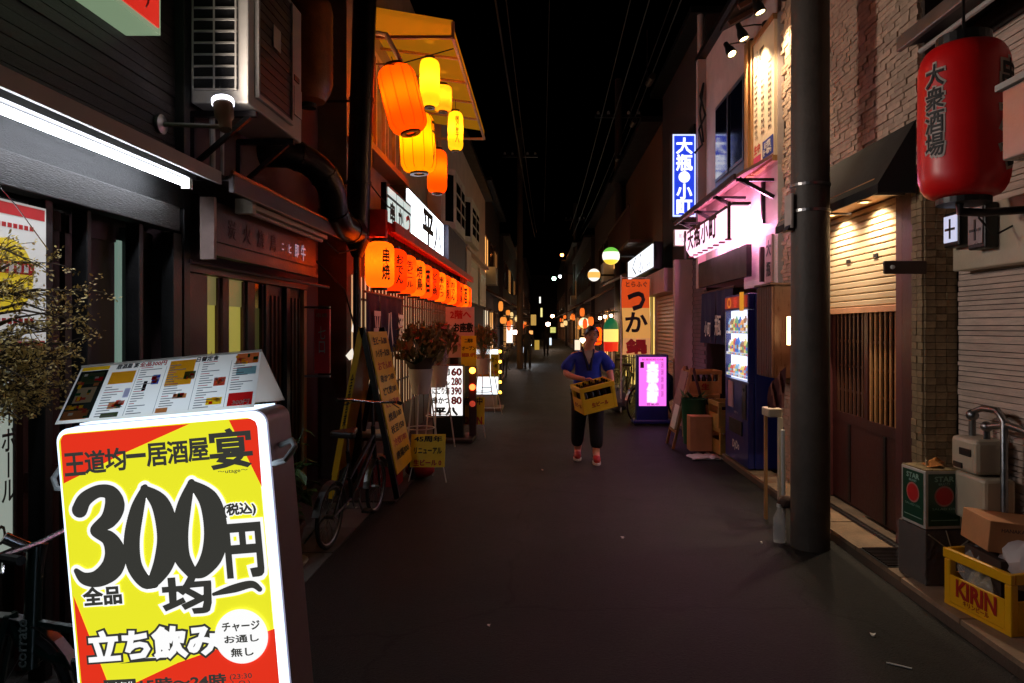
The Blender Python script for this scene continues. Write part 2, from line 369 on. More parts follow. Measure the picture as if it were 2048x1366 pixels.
# tube light
T = thing('tube_light', 'bright white fluorescent tube light under the dark timber eave', 'tube light', (-2.12, 3.3, 2.44))
mb = MB(); mb.box(-2.15, -2.09, 1.62, 4.12, 2.508, 2.545); part(T, 'housing', mb, mat('housing_grey', (26,26,26), .6))
mb = MB(); mb.tube([(-2.12, 1.68, 2.475), (-2.12, 4.05, 2.475)], .019, 14); part(T, 'tube', mb, em('tube_white', (236,242,255), 18), True)
for y in (1.66, 4.07):
    mb = MB(); mb.box(-2.145, -2.095, y - .018, y + .018, 2.445, 2.51); part(T, 'end_cap', mb, GREYW)
# red lightbox on the planks
T = thing('lightbox_sign', 'red lightbox sign with pale green frame high on the dark planks', 'sign', (-2.2, 3.2, 3.28))
mb = MB(); mb.box(-2.355, -2.16, 2.5, 3.86, 3.27, 3.95); part(T, 'case', mb, em('pale_green_glow_frame', (150,176,140), .55))  # case emission stands in for lamp light falling on the frame
mb = MB(); mb.box(-2.159, -2.15, 2.53, 3.83, 3.3, 3.92); part(T, 'face', mb, em('sign_red', (226,44,30), .75))
text(T, 'L.O.)', (-2.15, 3.58, 3.42), .3, .13, 'E', em('sign_dark_red', (90,8,10), .5), .01)
# swan-neck lamp on its arm
T = thing('arm_lamp', 'small grey uplight on a horizontal arm below the air conditioner', 'lamp', (-2.36, 4.2, 2.86))
mb = MB(); mb.lathe([(0,0),(.06,0),(.06,.02),(.02,.03),(0,.03)], 16, Matrix.Translation((-2.357,4.2,2.87)) @ Matrix.Rotation(R(90),4,'Y')); part(T, 'wall_plate', mb, STEEL)
mb = MB(); mb.tube([(-2.34,4.2,2.87),(-2.08,4.2,2.86),(-1.97,4.2,2.855)], .014, 8); part(T, 'arm', mb, GREYW, True)
M = Matrix.Translation((-1.94,4.18,2.83)) @ Matrix.Rotation(R(-12),4,'Y') @ Matrix.Rotation(R(-14),4,'X')
mb = MB(); mb.lathe([(.0,.0),(.036,.0),(.04,.07),(.055,.09),(.06,.19),(.055,.19),(.05,.12),(0,.11)], 20, M); part(T, 'lamp_head', mb, mat('beige_metal', (150,140,120), .45), True)
mb = MB(); mb.lathe([(.055,.18),(.064,.18),(.064,.208),(.055,.208),(.055,.18)], 24, M); part(T, 'lens_ring', mb, em('ring_white', (230,232,255), 4.5))
lamp(T, 'SPOT', M @ Vector((0,0,.23)), 95, (1,.86,.76), .16, 168, M @ Vector((0,0,.23)) + Vector((.9,-.16,.42)), 1)
# whisky poster in the doorway
T = thing('beer_poster', 'white poster with red border and yellow disc behind the small tree', 'poster', (-2.25, 2.95, 1.55))
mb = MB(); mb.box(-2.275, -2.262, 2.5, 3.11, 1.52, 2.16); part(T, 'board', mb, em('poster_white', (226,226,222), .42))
for z0, z1 in ((2.1,2.15),(1.53,1.56)):
    mb = MB(); mb.box(-2.2615, -2.26, 2.5, 3.1, z0, z1); part(T, 'border', mb, REDP)
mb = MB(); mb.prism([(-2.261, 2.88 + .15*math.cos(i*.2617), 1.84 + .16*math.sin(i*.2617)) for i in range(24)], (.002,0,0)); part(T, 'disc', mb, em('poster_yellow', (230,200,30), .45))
mb = MB(); mb.box(-2.258, -2.256, 2.72, 3.03, 1.85, 1.9); part(T, 'ribbon', mb, REDP)
mb = MB()
for i in range(6): mb.box(-2.2555, -2.2545, 2.76 + i*.042, 2.785 + i*.042, 1.857, 1.892)
part(T, 'lettering', mb, CARD, kind='stuff')
mb = MB()
for i in range(11): mb.box(-2.2615, -2.2605, 2.7 + i*.031, 2.722 + i*.031, 2.045, 2.065); mb.box(-2.2615, -2.2605, 2.7 + i*.031, 2.722 + i*.031, 1.635, 1.66)
part(T, 'lettering', mb, REDP, kind='stuff')
# vertical highball sign
T = thing('banner_sign', 'white vertical banner of brush lettering behind the bicycle, left of the lit price sign', 'sign', (-2.2, 2.7, .66))
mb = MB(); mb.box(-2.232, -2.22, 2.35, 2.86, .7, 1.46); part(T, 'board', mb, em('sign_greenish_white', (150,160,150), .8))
mb = MB(); mb.box(-2.236, -2.216, 2.34, 2.872, .66, .7); mb.box(-2.236, -2.216, 2.862, 2.876, .7, 1.47); part(T, 'frame', mb, BLK)
text(T, vert('ハッスル'), (-2.22, 2.73, 1.25), .085, .34, 'E', INK, .02); text(T, vert('ハイボ丨ル'), (-2.22, 2.835, 1.15), .07, .5, 'E', INK, .02)
text(T, vert('ハイ'), (-2.22, 2.64, 1.2), .1, .3, 'E', REDP, .02); text(T, '300', (-2.22, 2.74, .77), .16, .08, 'E', INK, .01)
mb = MB(); mb.box(-2.2195, -2.217, 2.55, 2.77, .85, 1.02); part(T, 'red_print', mb, REDP)
mb = MB(); mb.box(-2.236, -2.216, 2.45, 2.5, .0, .66); mb.box(-2.236, -2.216, 2.75, 2.8, .0, .66); part(T, 'stand', mb, BLK)

# ---- small-leaved potted tree
TX = -2.3
T = thing('potted_tree', 'dry yellow-green spray of a small tree before the white poster with yellow disc', 'tree', (TX, 2.52, 0))
mb = MB(); mb.lathe([(0,0),(.1,0),(.14,.3),(.15,.32),(.13,.32),(.12,.27),(0,.27)], 20, Matrix.Translation((TX,2.52,0))); part(T, 'pot', mb, mat('terracotta', (96,58,42), .8), True)
BARK = mat('bark', (84,70,50), .9, var=.4, vs=12, bump=.6)
mb = MB(); mb.tube([(TX,2.52,.25),(TX-.03,2.5,.8),(TX+.02,2.52,1.25),(TX+.03,2.54,1.7),(TX+.05,2.55,2.0)], [.028,.025,.02,.014,.006], 8); part(T, 'trunk', mb, BARK, True)
lm = MB(); r2 = random.Random(3)
for k in range(84):                                          # boughs reach out over the doorway, twigs fan from each
    z = r2.triangular(1.3, 2.05, 1.45); a = r2.uniform(-.8, .8) if k < 74 else r2.uniform(0, 6.28); L_ = r2.uniform(.18, .42)*(1.1-.35*abs(z-1.5))
    p0 = Vector((TX+.02+(r2.uniform(.0,.24) if k < 74 else 0), 2.53+r2.uniform(-.04,.04), z - .1)); d = Vector((math.cos(a), math.sin(a) * .5, r2.uniform(-.08, .32)))
    pts = [p0, p0 + d*L_*.5 + Vector((0,0,.035)), p0 + d*L_ + Vector((0,0,r2.uniform(-.03,.04)))]
    b = MB(); b.tube(pts, [.007,.0045,.0018], 5)
    for q in range(5):
        t = r2.uniform(.35,1); c0 = pts[0].lerp(pts[1], t*2) if t < .5 else pts[1].lerp(pts[2], t*2-1); e = (d + Vector([r2.gauss(0,.6) for _ in range(3)])).normalized()*r2.uniform(.05,.11)
        b.tube([c0, c0 + e*.5 + Vector((0,0,.008)), c0 + e], [.0022,.0016,.0008], 4, False)
        for w_ in range(14):
            c = c0 + e*r2.uniform(.15,1.1) + Vector([r2.gauss(0,.009) for _ in range(3)])
            u = (e.normalized()*.6 + Vector([r2.gauss(0,.7) for _ in range(3)])).normalized(); w = u.orthogonal().normalized(); s_ = r2.uniform(.005, .009)
            lm.add([c, c + u*s_*.9 + w*s_*.5, c + u*s_*2.1, c + u*s_*.9 - w*s_*.5], [(0,1,2,3)])
    part(T, 'branch', b, BARK)
part(T, 'crown', lm, mat('dry_leaf', (222,194,112), .6, var=.5, vs=26, bump=0), kind='stuff')
mb = MB(); mb.tube([(-2.28,2.75,2.3),(-2.16,2.8,2.12),(-2.1,2.9,1.95)], .0025, 5)
single('tie_wire', mb, CHROME, 'thin bright wire slanting down to the small tree', 'wire')

# ================================================================ LEFT: purple-brown eatery with the air conditioner
T = thing('rendered_eatery', 'purple-brown rendered eatery with yellow-lit windows under a gutter', 'building', (-2.4, 5.9, 0))
mb = MB(); mb.box(-6, -2.4, 4.462, 7.3, 0, 7); part(T, 'wall', mb, MORTAR)
mb = MB(); mb.box(-2.398, -1.98, 4.3, 7.02, 2.545, 2.575); part(T, 'eave', mb, mat('brown_eave', (58,44,44), .5))
mb = MB(); mb.box(-1.979, -1.94, 4.3, 7.02, 2.47, 2.585); part(T, 'gutter', mb, mat('brown_gutter', (78,60,60), .4), bev=.006)
mb = MB(); mb.tube([(-1.955,4.3,2.6),(-1.955,7.0,2.6)], .012, 6); part(T, 'eave_pipe', mb, mat('copper_pipe', (150,96,60), .4, .6), True)
mb = MB(); mb.box(-2.398, -2.32, 4.47, 6.75, 1.99, 2.07); part(T, 'lintel', mb, mat('maroon_trim', (70,44,48), .45))
mb = MB(); mb.tube([(-2.3,4.45,2.05),(-2.18,6.95,2.03)], .016, 8); part(T, 'curtain_pole', mb, mat('maroon_trim', (70,44,48)), True)
YEL = em('curtain_yellow', (158,148,66), .75); YEL2 = em('blind_olive', (118,110,64), .6); DIMG = em('dim_green_glass', (60,62,28), .5)
for y0, y1, m in ((4.78, 5.0, YEL), (5.1, 5.42, YEL), (5.56, 5.78, DIMG)):
    w_ = MB(); w_.box(-2.399, -2.385, y0, y1, .45, 1.985); wn = part(T, 'window', w_, m)
    w_ = MB(); w_.box(-2.384, -2.375, y0, y1, 1.78, 1.985); part(wn, 'blind', w_, YEL2 if m is YEL else GLASS)
    w_ = MB(); w_.box(-2.384, -2.374, y0, y1, .45, .85); part(wn, 'lower_panel', w_, BWOOD)
    w_ = MB(); w_.box(-2.384, -2.36, y1 - .035, y1, .451, 1.98); part(wn, 'frame', w_, BWOOD)
for y0, y1, m in ((4.47,4.77,mat('maroon_trim', (70,44,48))), (5.0,5.1,BWOOD), (5.42,5.56,BLK), (5.78,5.84,BLK), (6.25,6.33,BLK), (6.7,6.78,PALEW)):
    w_ = MB(); w_.box(-2.397, -2.34, y0, y1, 0, 1.986); part(T, 'post', w_, m, bev=.004)
for y0, y1 in ((5.84, 6.25), (6.33, 6.7)):
    w_ = MB(); w_.box(-2.399, -2.38, y0, y1, 0, 1.985); d = part(T, 'door', w_, mat('door_black_brown', (30,22,20), .5, var=.4, stretch=(10,10,1)))
    for k in range(4):
        w_ = MB(); w_.box(-2.379, -2.368, y0 + .04 + k*.09, y0 + .065 + k*.09, .1, 1.9); part(d, 'slat', w_, BWOOD)
w_ = MB()
for i in range(5):
    a = i*1.256; c = Vector((-2.372, 4.87, 1.36)); w_.poly([c, c + Vector((0, .05*math.cos(a-.3), .06*math.sin(a-.3))), c + Vector((0, .08*math.cos(a), .1*math.sin(a))), c + Vector((0, .05*math.cos(a+.3), .06*math.sin(a+.3)))])
single('maple_sticker', w_, mat('maple_red', (120,20,30), .6), 'dark red maple leaf decoration on the yellow window', 'decoration')
# purple signboard with faded letters
T = thing('shop_signboard', 'dull purple signboard with faded letters over the yellow windows', 'sign', (-2.2, 5.4, 2.08))
PURP = mat('purple_board', (46,33,44), .4, var=.25, vs=3)
mb = MB(); mb.box(-2.19, -2.14, 4.42, 6.45, 2.09, 2.44); part(T, 'board', mb, PURP)
mb = MB(); mb.box(-2.139, -2.12, 4.42, 6.45, 2.09, 2.115); part(T, 'lower_trim', mb, mat('maroon_trim', (70,44,48)))
mb = MB(); mb.box(-2.139, -2.122, 4.42, 6.45, 2.18, 2.186); part(T, 'groove_trim', mb, BLK)
mb = MB(); mb.box(-2.2, -2.11, 4.385, 4.419, 2.06, 2.46); part(T, 'end_board', mb, mat('worn_end', (178,150,140), .6))
for i, ch in enumerate('炭火焼鳥'): text(T, ch, (-2.14, 4.7 + i*.24, 2.29), .12, .13, 'E', mat('faded_letter', (70,48,62), .6), .01)
for i, (ch, s) in enumerate((('二', .05), ('ヒ', .07), ('即', .11), ('牛', .14))): text(T, ch, (-2.14, 5.62 + i*.16, 2.285), s*.8, s, 'E', em('pale_letter', (170,150,170), .7), .012)
T = thing('unlit_tube_fixture', 'unlit pale tube fixture mounted over the purple signboard', 'tube light', (-2.02, 5.5, 2.44))
mb = MB(); mb.box(-2.08, -2.0, 4.72, 6.35, 2.44, 2.475); part(T, 'housing', mb, CREAM)
mb = MB(); mb.tube([(-2.04,4.78,2.42),(-2.04,6.3,2.42)], .016, 10); part(T, 'tube', mb, GREYW, True)
mb = MB(); mb.box(-2.1, -1.98, 4.66, 4.72, 2.4, 2.5); part(T, 'end_cap', mb, CREAM)
# air conditioner
T = thing('air_conditioner', 'large off-white outdoor air conditioner unit on wall brackets', 'air conditioner', (-2.12, 5.0, 3.1))
mb = MB(); mb.box(-2.32, -1.94, 4.5, 5.5, 3.1, 4.15); part(T, 'casing', mb, GREYW, bev=.012)
mb = MB(); mb.box(-2.3, -2.01, 4.494, 4.499, 3.18, 4.12); part(T, 'coil', mb, mat('coil_dark', (26,26,30), .5, .3, bs=200, bump=.6))
for k in range(13):
    z = 3.18 + k*.0765; mb = MB(); mb.box(-2.302, -2.008, 4.482, 4.494, z, z + .012); part(T, 'grille_bar', mb, GREYW)
for x in (-2.302, -2.162, -2.02):
    mb = MB(); mb.box(x, x + .012, 4.478, 4.4815, 3.18, 4.12); part(T, 'grille_bar', mb, GREYW)
mb = MB(); mb.box(-1.937, -1.925, 4.62, 5.22, 3.2, 4.1); fp = part(T, 'fan_panel', mb, mat('fan_panel_dark', (62,58,54), .5, .2, var=.3), bev=.006)
for z0, z1, y0, y1 in ((3.17,3.2,4.6,5.24),(3.2,4.1,4.595,4.62),(3.2,4.1,5.22,5.245)):
    mb = MB(); mb.box(-1.937, -1.91, y0, y1, z0, z1); part(T, 'panel_frame', mb, GREYW)
for k in range(14):
    mb = MB(); mb.box(-1.924, -1.918, 4.63, 5.21, 3.23 + k*.062, 3.238 + k*.062); part(fp, 'fan_bar', mb, DSTEEL)
mb = MB(); mb.box(-1.918, -1.912, 4.86, 4.99, 3.62, 3.78); part(T, 'rating_plate', mb, GREYW)
mb = MB(); mb.box(-1.937, -1.925, 5.3, 5.46, 3.28, 3.5); part(T, 'valve_cover', mb, GREYW)
mb = MB(); mb.box(-1.937, -1.928, 5.31, 5.42, 3.55, 3.59); part(T, 'handle_slot', mb, BLK)
for y in (4.66, 5.36):
    mb = MB(); mb.bar((-2.39,y,3.075),(-1.95,y,3.075),.04,.04); mb.bar((-2.39,y,2.72),(-2.0,y,3.06),.03,.03); mb.bar((-2.385,y,2.68),(-2.385,y,3.09),.03,.03); part(T, 'bracket', mb, DSTEEL)
mb = MB(); mb.tube([(-2.3,4.75,3.1),(-2.31,4.78,2.9),(-2.33,4.82,2.6)], .02, 8); mb.tube([(-2.25,4.8,3.1),(-2.28,4.86,2.85),(-2.3,4.9,2.6)], .014, 8); part(T, 'pipes', mb, GREYW, True)
# exhaust duct
T = thing('exhaust_duct', 'dark metal exhaust duct bending from the wall into a tall vertical stack', 'duct', (-1.9, 7.0, 0))
mb = MB(); pts = [(-2.42,5.85,3.12),(-2.2,5.87,3.12)] + [(-2.2 + .28*math.sin(a), 5.9 + .22*a, 2.84 + .28*math.cos(a)) for a in [i*math.pi/12 for i in range(1, 7)]] + [(-1.92,6.3,2.68),(-1.92,6.5,2.6),(-1.91,6.75,2.58),(-1.9,6.92,2.6)]
mb.tube(pts, .125, 18); part(T, 'elbow', mb, DSTEEL, True)
for i in (2, 5, 8, 10):
    d = (Vector(pts[i+1]) - Vector(pts[i-1])).normalized(); mb = MB(); mb.tube([Vector(pts[i]) - d*.012, Vector(pts[i]) + d*.012], .132, 18); part(T, 'seam_ring', mb, DSTEEL)
mb = MB(); mb.tube([(-1.9,7.0,2.5),(-1.82,7.0,5.0),(-1.76,7.0,7.5)], .118, 18); part(T, 'stack', mb, DSTEEL, True)
mb = MB(); mb.lathe([(.05,-.16),(.119,0),(.124,.02),(.124,.05),(.118,.05)], 18, Matrix.Translation((-1.9,7.0,2.5))); part(T, 'reducer', mb, DSTEEL, True)
mb = MB(); mb.tube([(-1.9,7.0,2.4),(-1.9,7.0,1.4),(-1.88,7.0,0)], .038, 10); part(T, 'drain_pipe', mb, DSTEEL, True)
for z in (3.95, 3.1, 5.1):
    mb = MB(); mb.lathe([(.121,-.015),(.128,-.015),(.128,.015),(.121,.015)], 18, Matrix.Translation((-1.9 + (z-2.5)*.033,7.0,z))); mb.bar((-2.38,7.05,z),(-1.95 + (z-2.5)*.033,7.02,z),.02,.02); part(T, 'strap', mb, DSTEEL)
for k, pts in enumerate(([(-1.9,6.7,2.75),(-1.8,6.85,2.62),(-1.82,7.0,2.45),(-1.86,7.1,2.6)], [(-2.2,6.2,2.6),(-2.0,6.7,2.35),(-1.88,6.95,2.42),(-1.82,7.2,2.75)], [(-1.86,7.06,3.2),(-1.7,7.5,2.95),(-1.75,8.1,3.0)], [(-2.3,6.3,2.45),(-2.0,6.9,2.0),(-1.92,7.0,1.6)])):
    mb = MB(); mb.tube(pts, .009, 6)
    single('cable', mb, RUBBER, ['black cable looped round the duct joint', 'black cable sagging from the gutter to the duct', 'cable running from the tall stack to the lantern shop', 'cable hanging down beside the thin drain pipe'][k], 'cable')
# red vertical sign beyond the door
T = thing('projecting_sign', 'flat red vertical sign with one white brush character beside the duct', 'sign', (-2.16, 6.72, 1.1))
mb = MB(); mb.box(-2.24, -2.09, 6.7, 6.74, 1.17, 1.8); part(T, 'panel', mb, mat('red_panel', (226,40,52), .45, var=.1), bev=.004)
text(T, vert('七口'), (-2.165, 6.7, 1.5), .07, .26, 'S', CARD, .008); text(T, '串焼', (-2.165, 6.7, 1.74), .11, .045, 'S', PINKW, .01)
for z in (1.14,1.82):
    mb = MB(); mb.bar((-2.38,6.72,z),(-2.09,6.72,z),.02,.02); part(T, 'bracket', mb, STEEL)
# dark amber unlit round lantern past the AC
LAMB = mat('amber_paper', (150,84,34), .45, var=.45, vs=7, bump=.2, coat=.3)
T = thing('hanging_lantern', 'big unlit amber lantern hanging past the air conditioner', 'lantern', (-2.16, 6.3, 3.65))
prof = [(.05,0),(.15,.03),(.2,.12)] + [(.22 - .004*(i % 2), .2 + i*.035) for i in range(20)] + [(.2,.94),(.14,1.0),(.05,1.02)]
mb = MB(); mb.lathe(prof, 24, Matrix.Translation((-2.16,6.3,3.68))); part(T, 'shade', mb, LAMB, True)
mb = MB(); mb.tube([(-2.16,6.3,4.7),(-2.16,6.3,5.3)], .008, 6); part(T, 'cord', mb, RUBBER)
mb = MB(); mb.lathe([(0,0),(.07,0),(.07,.04),(0,.04)], 16, Matrix.Translation((-2.16,6.3,3.645))); part(T, 'bottom_ring', mb, BLK)
# ================================================================ the lit price sign in front
SL = Vector((-1.012, 2.0, 0)); ROLL = Matrix.Rotation(R(3.6), 4, 'Y').to_3x3()
T = thing('price_lightbox', 'big lit yellow and red stand sign offering 300 yen drinks', 'sign', SL, rot=(0, R(-5.2), R(-2.5)))
# local frame of the sign: u right, v up, face toward -y; sketch coordinates of the print are mapped onto the panel
def sg(x, y):
    a = ((x-230)*1016 - (y-350)*75) / (785*1016 + 40*75); b = ((y-350) + 40*a) / 1016
    return (-.293 + a*.586, 1.334 - b*.741)
def rrect(w, z0, z1, r, n=6):
    pts = []
    for cx_, cz_, a0 in ((w-r, z1-r, 0), (-w+r, z1-r, 90), (-w+r, z0+r, 180), (w-r, z0+r, 270)):
        pts += [(cx_ + r*math.cos(R(a0 + 90*i/n)), cz_ + r*math.sin(R(a0 + 90*i/n))) for i in range(n+1)]
    return pts
CASE = mat('mauve_metal_case', (178,156,164), .4, .1, var=.1)
RIM = em('sign_rim_white', (205,230,255), 1.85)
SY = em('sign_yellow', (242,240,44), .92); SR = em('sign_orange_red', (232,52,30), .95); SW = em('sign_white', (255,255,255), .98); SK = em('sign_black', (58,58,54), .9)
mb = MB(); mb.prism([(x, .0455, z) for x, z in rrect(.312, .08, 1.354, .04)], (0, .155, 0)); part(T, 'case', mb, CASE, local=True, smooth=True)
mb = MB(); mb.prism([(x, 0, z) for x, z in rrect(.307, .09, 1.352, .04)], (0, .045, 0)); part(T, 'rim', mb, RIM, local=True)
mb = MB(); mb.prism([(x, -.006, z) for x, z in rrect(.297, .1, 1.338, .03)], (0, .005, 0)); face = part(T, 'face', mb, SY, local=True)
mb = MB(); mb.box(-.27, .27, .05, .195, 1.3545, 1.359); part(T, 'added_glow_plate', mb, RIM, local=True)  # added glowing plate, lights the menu card from below
mb = MB(); mb.box(-.31, .31, .02, .22, 0, .079); part(T, 'foot', mb, BLK, local=True, bev=.01)
for sgn in (-1, 1):
    mb = MB(); mb.tube([(sgn*.31,.06,1.16),(sgn*.36,.05,1.17),(sgn*.375,.06,1.2),(sgn*.36,.07,1.225),(sgn*.31,.07,1.225)] if sgn < 0 else [(.315,.05,1.19),(.36,.03,1.2),(.385,.05,1.235),(.36,.09,1.25),(.316,.1,1.235)], .0085, 8)
    part(T, 'handle', mb, GREYW, smooth=True, local=True)
def sprint(poly, m, lev, nm='print'):
    mb = MB(); pts = [(u, -.006 - lev*.0009, v) for u, v in [sg(*p) for p in poly]]; mb.poly(pts); return part(T, nm, mb, m, local=True)
sprint([(236,372),(246,350),(270,346),(760,322),(500,428),(246,545)], SR, 1)
sprint([(918,313),(1003,309),(1024,322),(1032,345),(1046,585)], SR, 1)
sprint([(280,1000),(440,1420),(312,1420)], SR, 1)
sprint([(1088,1150),(1107,1420),(380,1420),(700,1278)], SR, 1)
FS = ((1,0,0),(0,0,1))
def st(body, x0, y0, x1, y1, m, bold, lev, rot=0, sp=.95):
    (u0, v0), (u1, v1) = sg(x0, y1), sg(x1, y0)
    mb = MB(); tmesh(mb, body, ((u0+u1)/2, -.006, (v0+v1)/2), abs(u1-u0), abs(v1-v0), FS, bold, lev*.0009, .0004, sp, rot); part(T, 'lettering', mb, m, local=True)
for i, ch in enumerate('王道均一居酒屋'): st(ch, 256+i*83.5, 422-i*7, 330+i*83.5, (514 if ch != '一' else 446)-i*7, SK, .03, 2) if ch != '一' else st(ch, 505, 435, 580, 449, SK, .03, 2)
st('宴', 848, 345, 1000, 506, SK, .028, 2); st('～utage～', 872, 508, 990, 530, SK, .012, 2)
def brush(pts, widths, m, lev, grow=0):
    """a loaded-brush stroke: centre line through pts, width varying along it"""
    P_ = [Vector(sg(*p)) for p in pts]; k = len(P_); out = []; sc = .57/785
    cr = lambda a, b, c, d, t: .5*((2*b) + (-a+c)*t + (2*a-5*b+4*c-d)*t*t + (-a+3*b-3*c+d)*t**3)
    ctr = []
    for i in range(k-1):
        p = [P_[max(i-1,0)], P_[i], P_[i+1], P_[min(i+2,k-1)]]; w = [widths[max(i-1,0)], widths[i], widths[i+1], widths[min(i+2,k-1)]]
        for j in range(12): ctr.append((cr(*p, j/12), cr(*w, j/12)))
    ctr.append((P_[-1], widths[-1]))
    mb = MB(); y = -.006 - lev*.0009; fan = [(math.cos(q*.3491), math.sin(q*.3491)) for q in range(18)]
    for i, (c, w) in enumerate(ctr):
        hw = (max(w, 4)/2 + grow)*sc; mb.poly([(c.x + hw*a, y - .000008*i, c.y + hw*b) for a, b in fan])
    part(T, 'lettering', mb, m, local=True)
three = [([(312,652),(335,610),(390,580),(440,590),(455,640),(430,695),(372,738),(430,772),(455,830),(440,890),(385,930),(330,930),(296,898)], [66,60,52,62,84,70,38,64,88,92,70,50,22])]
zero1 = [([(578,570),(545,660),(522,780),(530,880),(570,945),(608,955)], [26,58,68,66,58,44]), ([(574,575),(640,640),(668,760),(655,860),(620,930),(590,958)], [30,78,92,88,62,40])]
zero2 = [([(766,556),(735,650),(716,760),(722,850),(760,915)], [28,60,72,70,48]), ([(764,560),(835,630),(860,740),(848,840),(806,905),(770,920)], [30,84,98,92,64,40])]
for strokes, z in ((three, 0), (zero1, 1), (zero2, 2)):
    for p, w in strokes: brush(p, w, SW, 2.0 + z*.06, 14)
for strokes, z in ((three, 0), (zero1, 1), (zero2, 2)):
    for p, w in strokes: brush(p, w, SK, 3 + z*.1)
for body, b in (('(税込)', (893,642,1018,700)), ('円', (910,730,1032,936)), ('全品', (326,962,472,1040)), ('均', (655,932,828,1082))):
    st(body, *b, SW, .12, 2.3); st(body, *b, SK, .045, 3.4)
brush([(848,1006),(930,985),(1000,970),(1032,990)], [14,34,30,22], SW, 2.2, 12); brush([(848,1006),(930,985),(1000,970),(1032,990)], [14,34,30,22], SK, 3.2)
st('立ち飲み', 348, 1124, 858, 1268, SK, .12, 4); st('立ち飲み', 348, 1124, 858, 1268, SW, .05, 5)
cu, cv = sg(958, 1175); mb = MB(); mb.poly([(cu + .079*math.cos(a), -.0115, cv + .079*math.sin(a)) for a in [i*.1309 for i in range(48)]]); part(T, 'print', mb, SW, local=True)
for body, b in (('チャージ', (884,1112,1030,1156)), ('お通し', (892,1166,1026,1202)), ('無し', (918,1218,1004,1256))): st(body, *b, SK, .03, 7)
st('15時～24時', 552, 1322, 890, 1385, SK, .04, 5); st('(23:30\nL.O.)', 912, 1322, 996, 1380, SK, .01, 5)
sprint([(400,1340),(530,1336),(535,1390),(403,1392)], SK, 5); st('年中無休', 412, 1346, 524, 1384, SW, .02, 6)
# ---- menu card folded over the sign
T = thing('menu_card', 'laminated photo menu leaning on top of the lit price sign', 'menu', SL + Vector((-.115, .02, 1.36)), rot=(0, R(-5.2), R(-2.5)))
A0, A1, B0, B1 = Vector((-.312,-.02,.002)), Vector((.29,-.02,.002)), Vector((-.318,.12,.165)), Vector((.262,.12,.165))
nrm = (A1-A0).cross(B0-A0).normalized()
mb = MB(); mb.poly([A0, A1, B1, B0]); part(T, 'front_leaf', mb, paper('menu_paper', (236,226,214), .0, 1), local=True)
mb = MB(); mb.prism([B0, B1, (.29,.19,-.0), (-.3,.19,0)], (0,.003,0)); part(T, 'back_leaf', mb, MT['menu_paper'], local=True)
mb = MB(); mb.tube([B0, B1], .005, 6); part(T, 'fold', mb, clear('clear_film', (.9,.9,.85), .1, .5), local=True)
def mp(u, v, k=1): return A0 + (A1-A0)*u + (B0-A0 + ((B1-B0)-(A1-A0))*u)*v + nrm*.0006*k
PMAT = {}
def pm(m):                                                   # the same print colour on thin paper that lets light through
    if m.name not in PMAT:
        c = [n for n in m.node_tree.nodes if n.type == 'VECT_MATH'][0].inputs[0].default_value; p_ = paper('sheer_' + m.name, (10,10,10), 0, 1)
        for n in p_.node_tree.nodes:
            if n.type in ('BSDF_TRANSLUCENT','BSDF_DIFFUSE'): n.inputs[0].default_value = (*[min(1, x*1.1) for x in c], 1)
        PMAT[m.name] = p_
    return PMAT[m.name]
def mrect(u0, v0, u1, v1, m, k=1, T=T, nm='print'):
    m = pm(m)
    mb = MB(); mb.poly([mp(u0,v0,k), mp(u1,v0,k), mp(u1,v1,k), mp(u0,v1,k)]); return part(T, nm, mb, m, local=True)
FOOD = mat('food_photo', (190,120,70), .4, var=.8, vs=60, bump=0); FOODG = mat('salad_photo', (70,80,54), .4, var=.9, vs=45, bump=0); BLUEG = mat('blue_plate', (120,160,170), .4, var=.3, vs=40, bump=0)
mrect(.012,.06,.165,.9,mat('menu_dark_photo', (28,30,26), .3, var=.5, vs=40, bump=0)); mrect(.012,.91,.165,.975,YELP); mrect(.02,.05,.15,.2,FOOD,2); mrect(.04,.33,.14,.6,mat('noodle_photo', (200,176,140), .4, var=.6, vs=60, bump=0),2); mrect(.03,.66,.15,.86,FOODG,2)
mrect(.19,.62,.325,.84,GOLDP); mrect(.505,.5,.645,.95,GOLDP); mrect(.86,.05,.985,.27,REDP); mrect(.52,.6,.6,.62,CARD,2)
for a in ((.24,.18,.31,.3,FOOD),(.22,.04,.31,.12,FOODG),(.43,.55,.47,.72,BLUEP),(.39,.45,.41,.62,BLK),(.6,.6,.66,.73,FOODG),(.57,.26,.64,.34,FOOD),(.77,.42,.83,.57,mat('sausage_photo', (190,70,50), .4, var=.6, vs=70, bump=0)),(.75,.1,.83,.22,YELP),(.87,.78,.99,.97,mat('pizza_photo', (206,110,60), .4, var=.9, vs=70, bump=0)),(.88,.58,.985,.72,BLUEG),(.5,.04,.56,.12,FOOD),(.3,.36,.33,.52,mat('glass_photo', (170,170,200), .4))):
    mrect(*a[:4], a[4], 2)
r2 = random.Random(15)                                        # dabs of colour that make up the little food photos
for (u0, v0, u1, v1), n in (((.02,.06,.155,.3),10),((.02,.34,.155,.88),16),((.24,.17,.32,.31),7),((.42,.54,.47,.72),5),((.57,.25,.645,.35),5),((.76,.42,.835,.57),6),((.74,.08,.835,.22),6),((.86,.76,.99,.97),10),((.59,.58,.66,.73),5)):
    for q in range(n):
        a, b_ = r2.uniform(u0, u1-.02), r2.uniform(v0, v1-.05); mrect(a, b_, a + r2.uniform(.012,.03), b_ + r2.uniform(.03,.08), r2.choice((FOOD, YELP, REDP, GRNP, CARD, GOLDP, mat('noodle_photo', (200,176,140)), mat('sausage_photo', (190,70,50)))), 2.4 + q*.05)
lm = MB(); lr = MB(); r2 = random.Random(5)
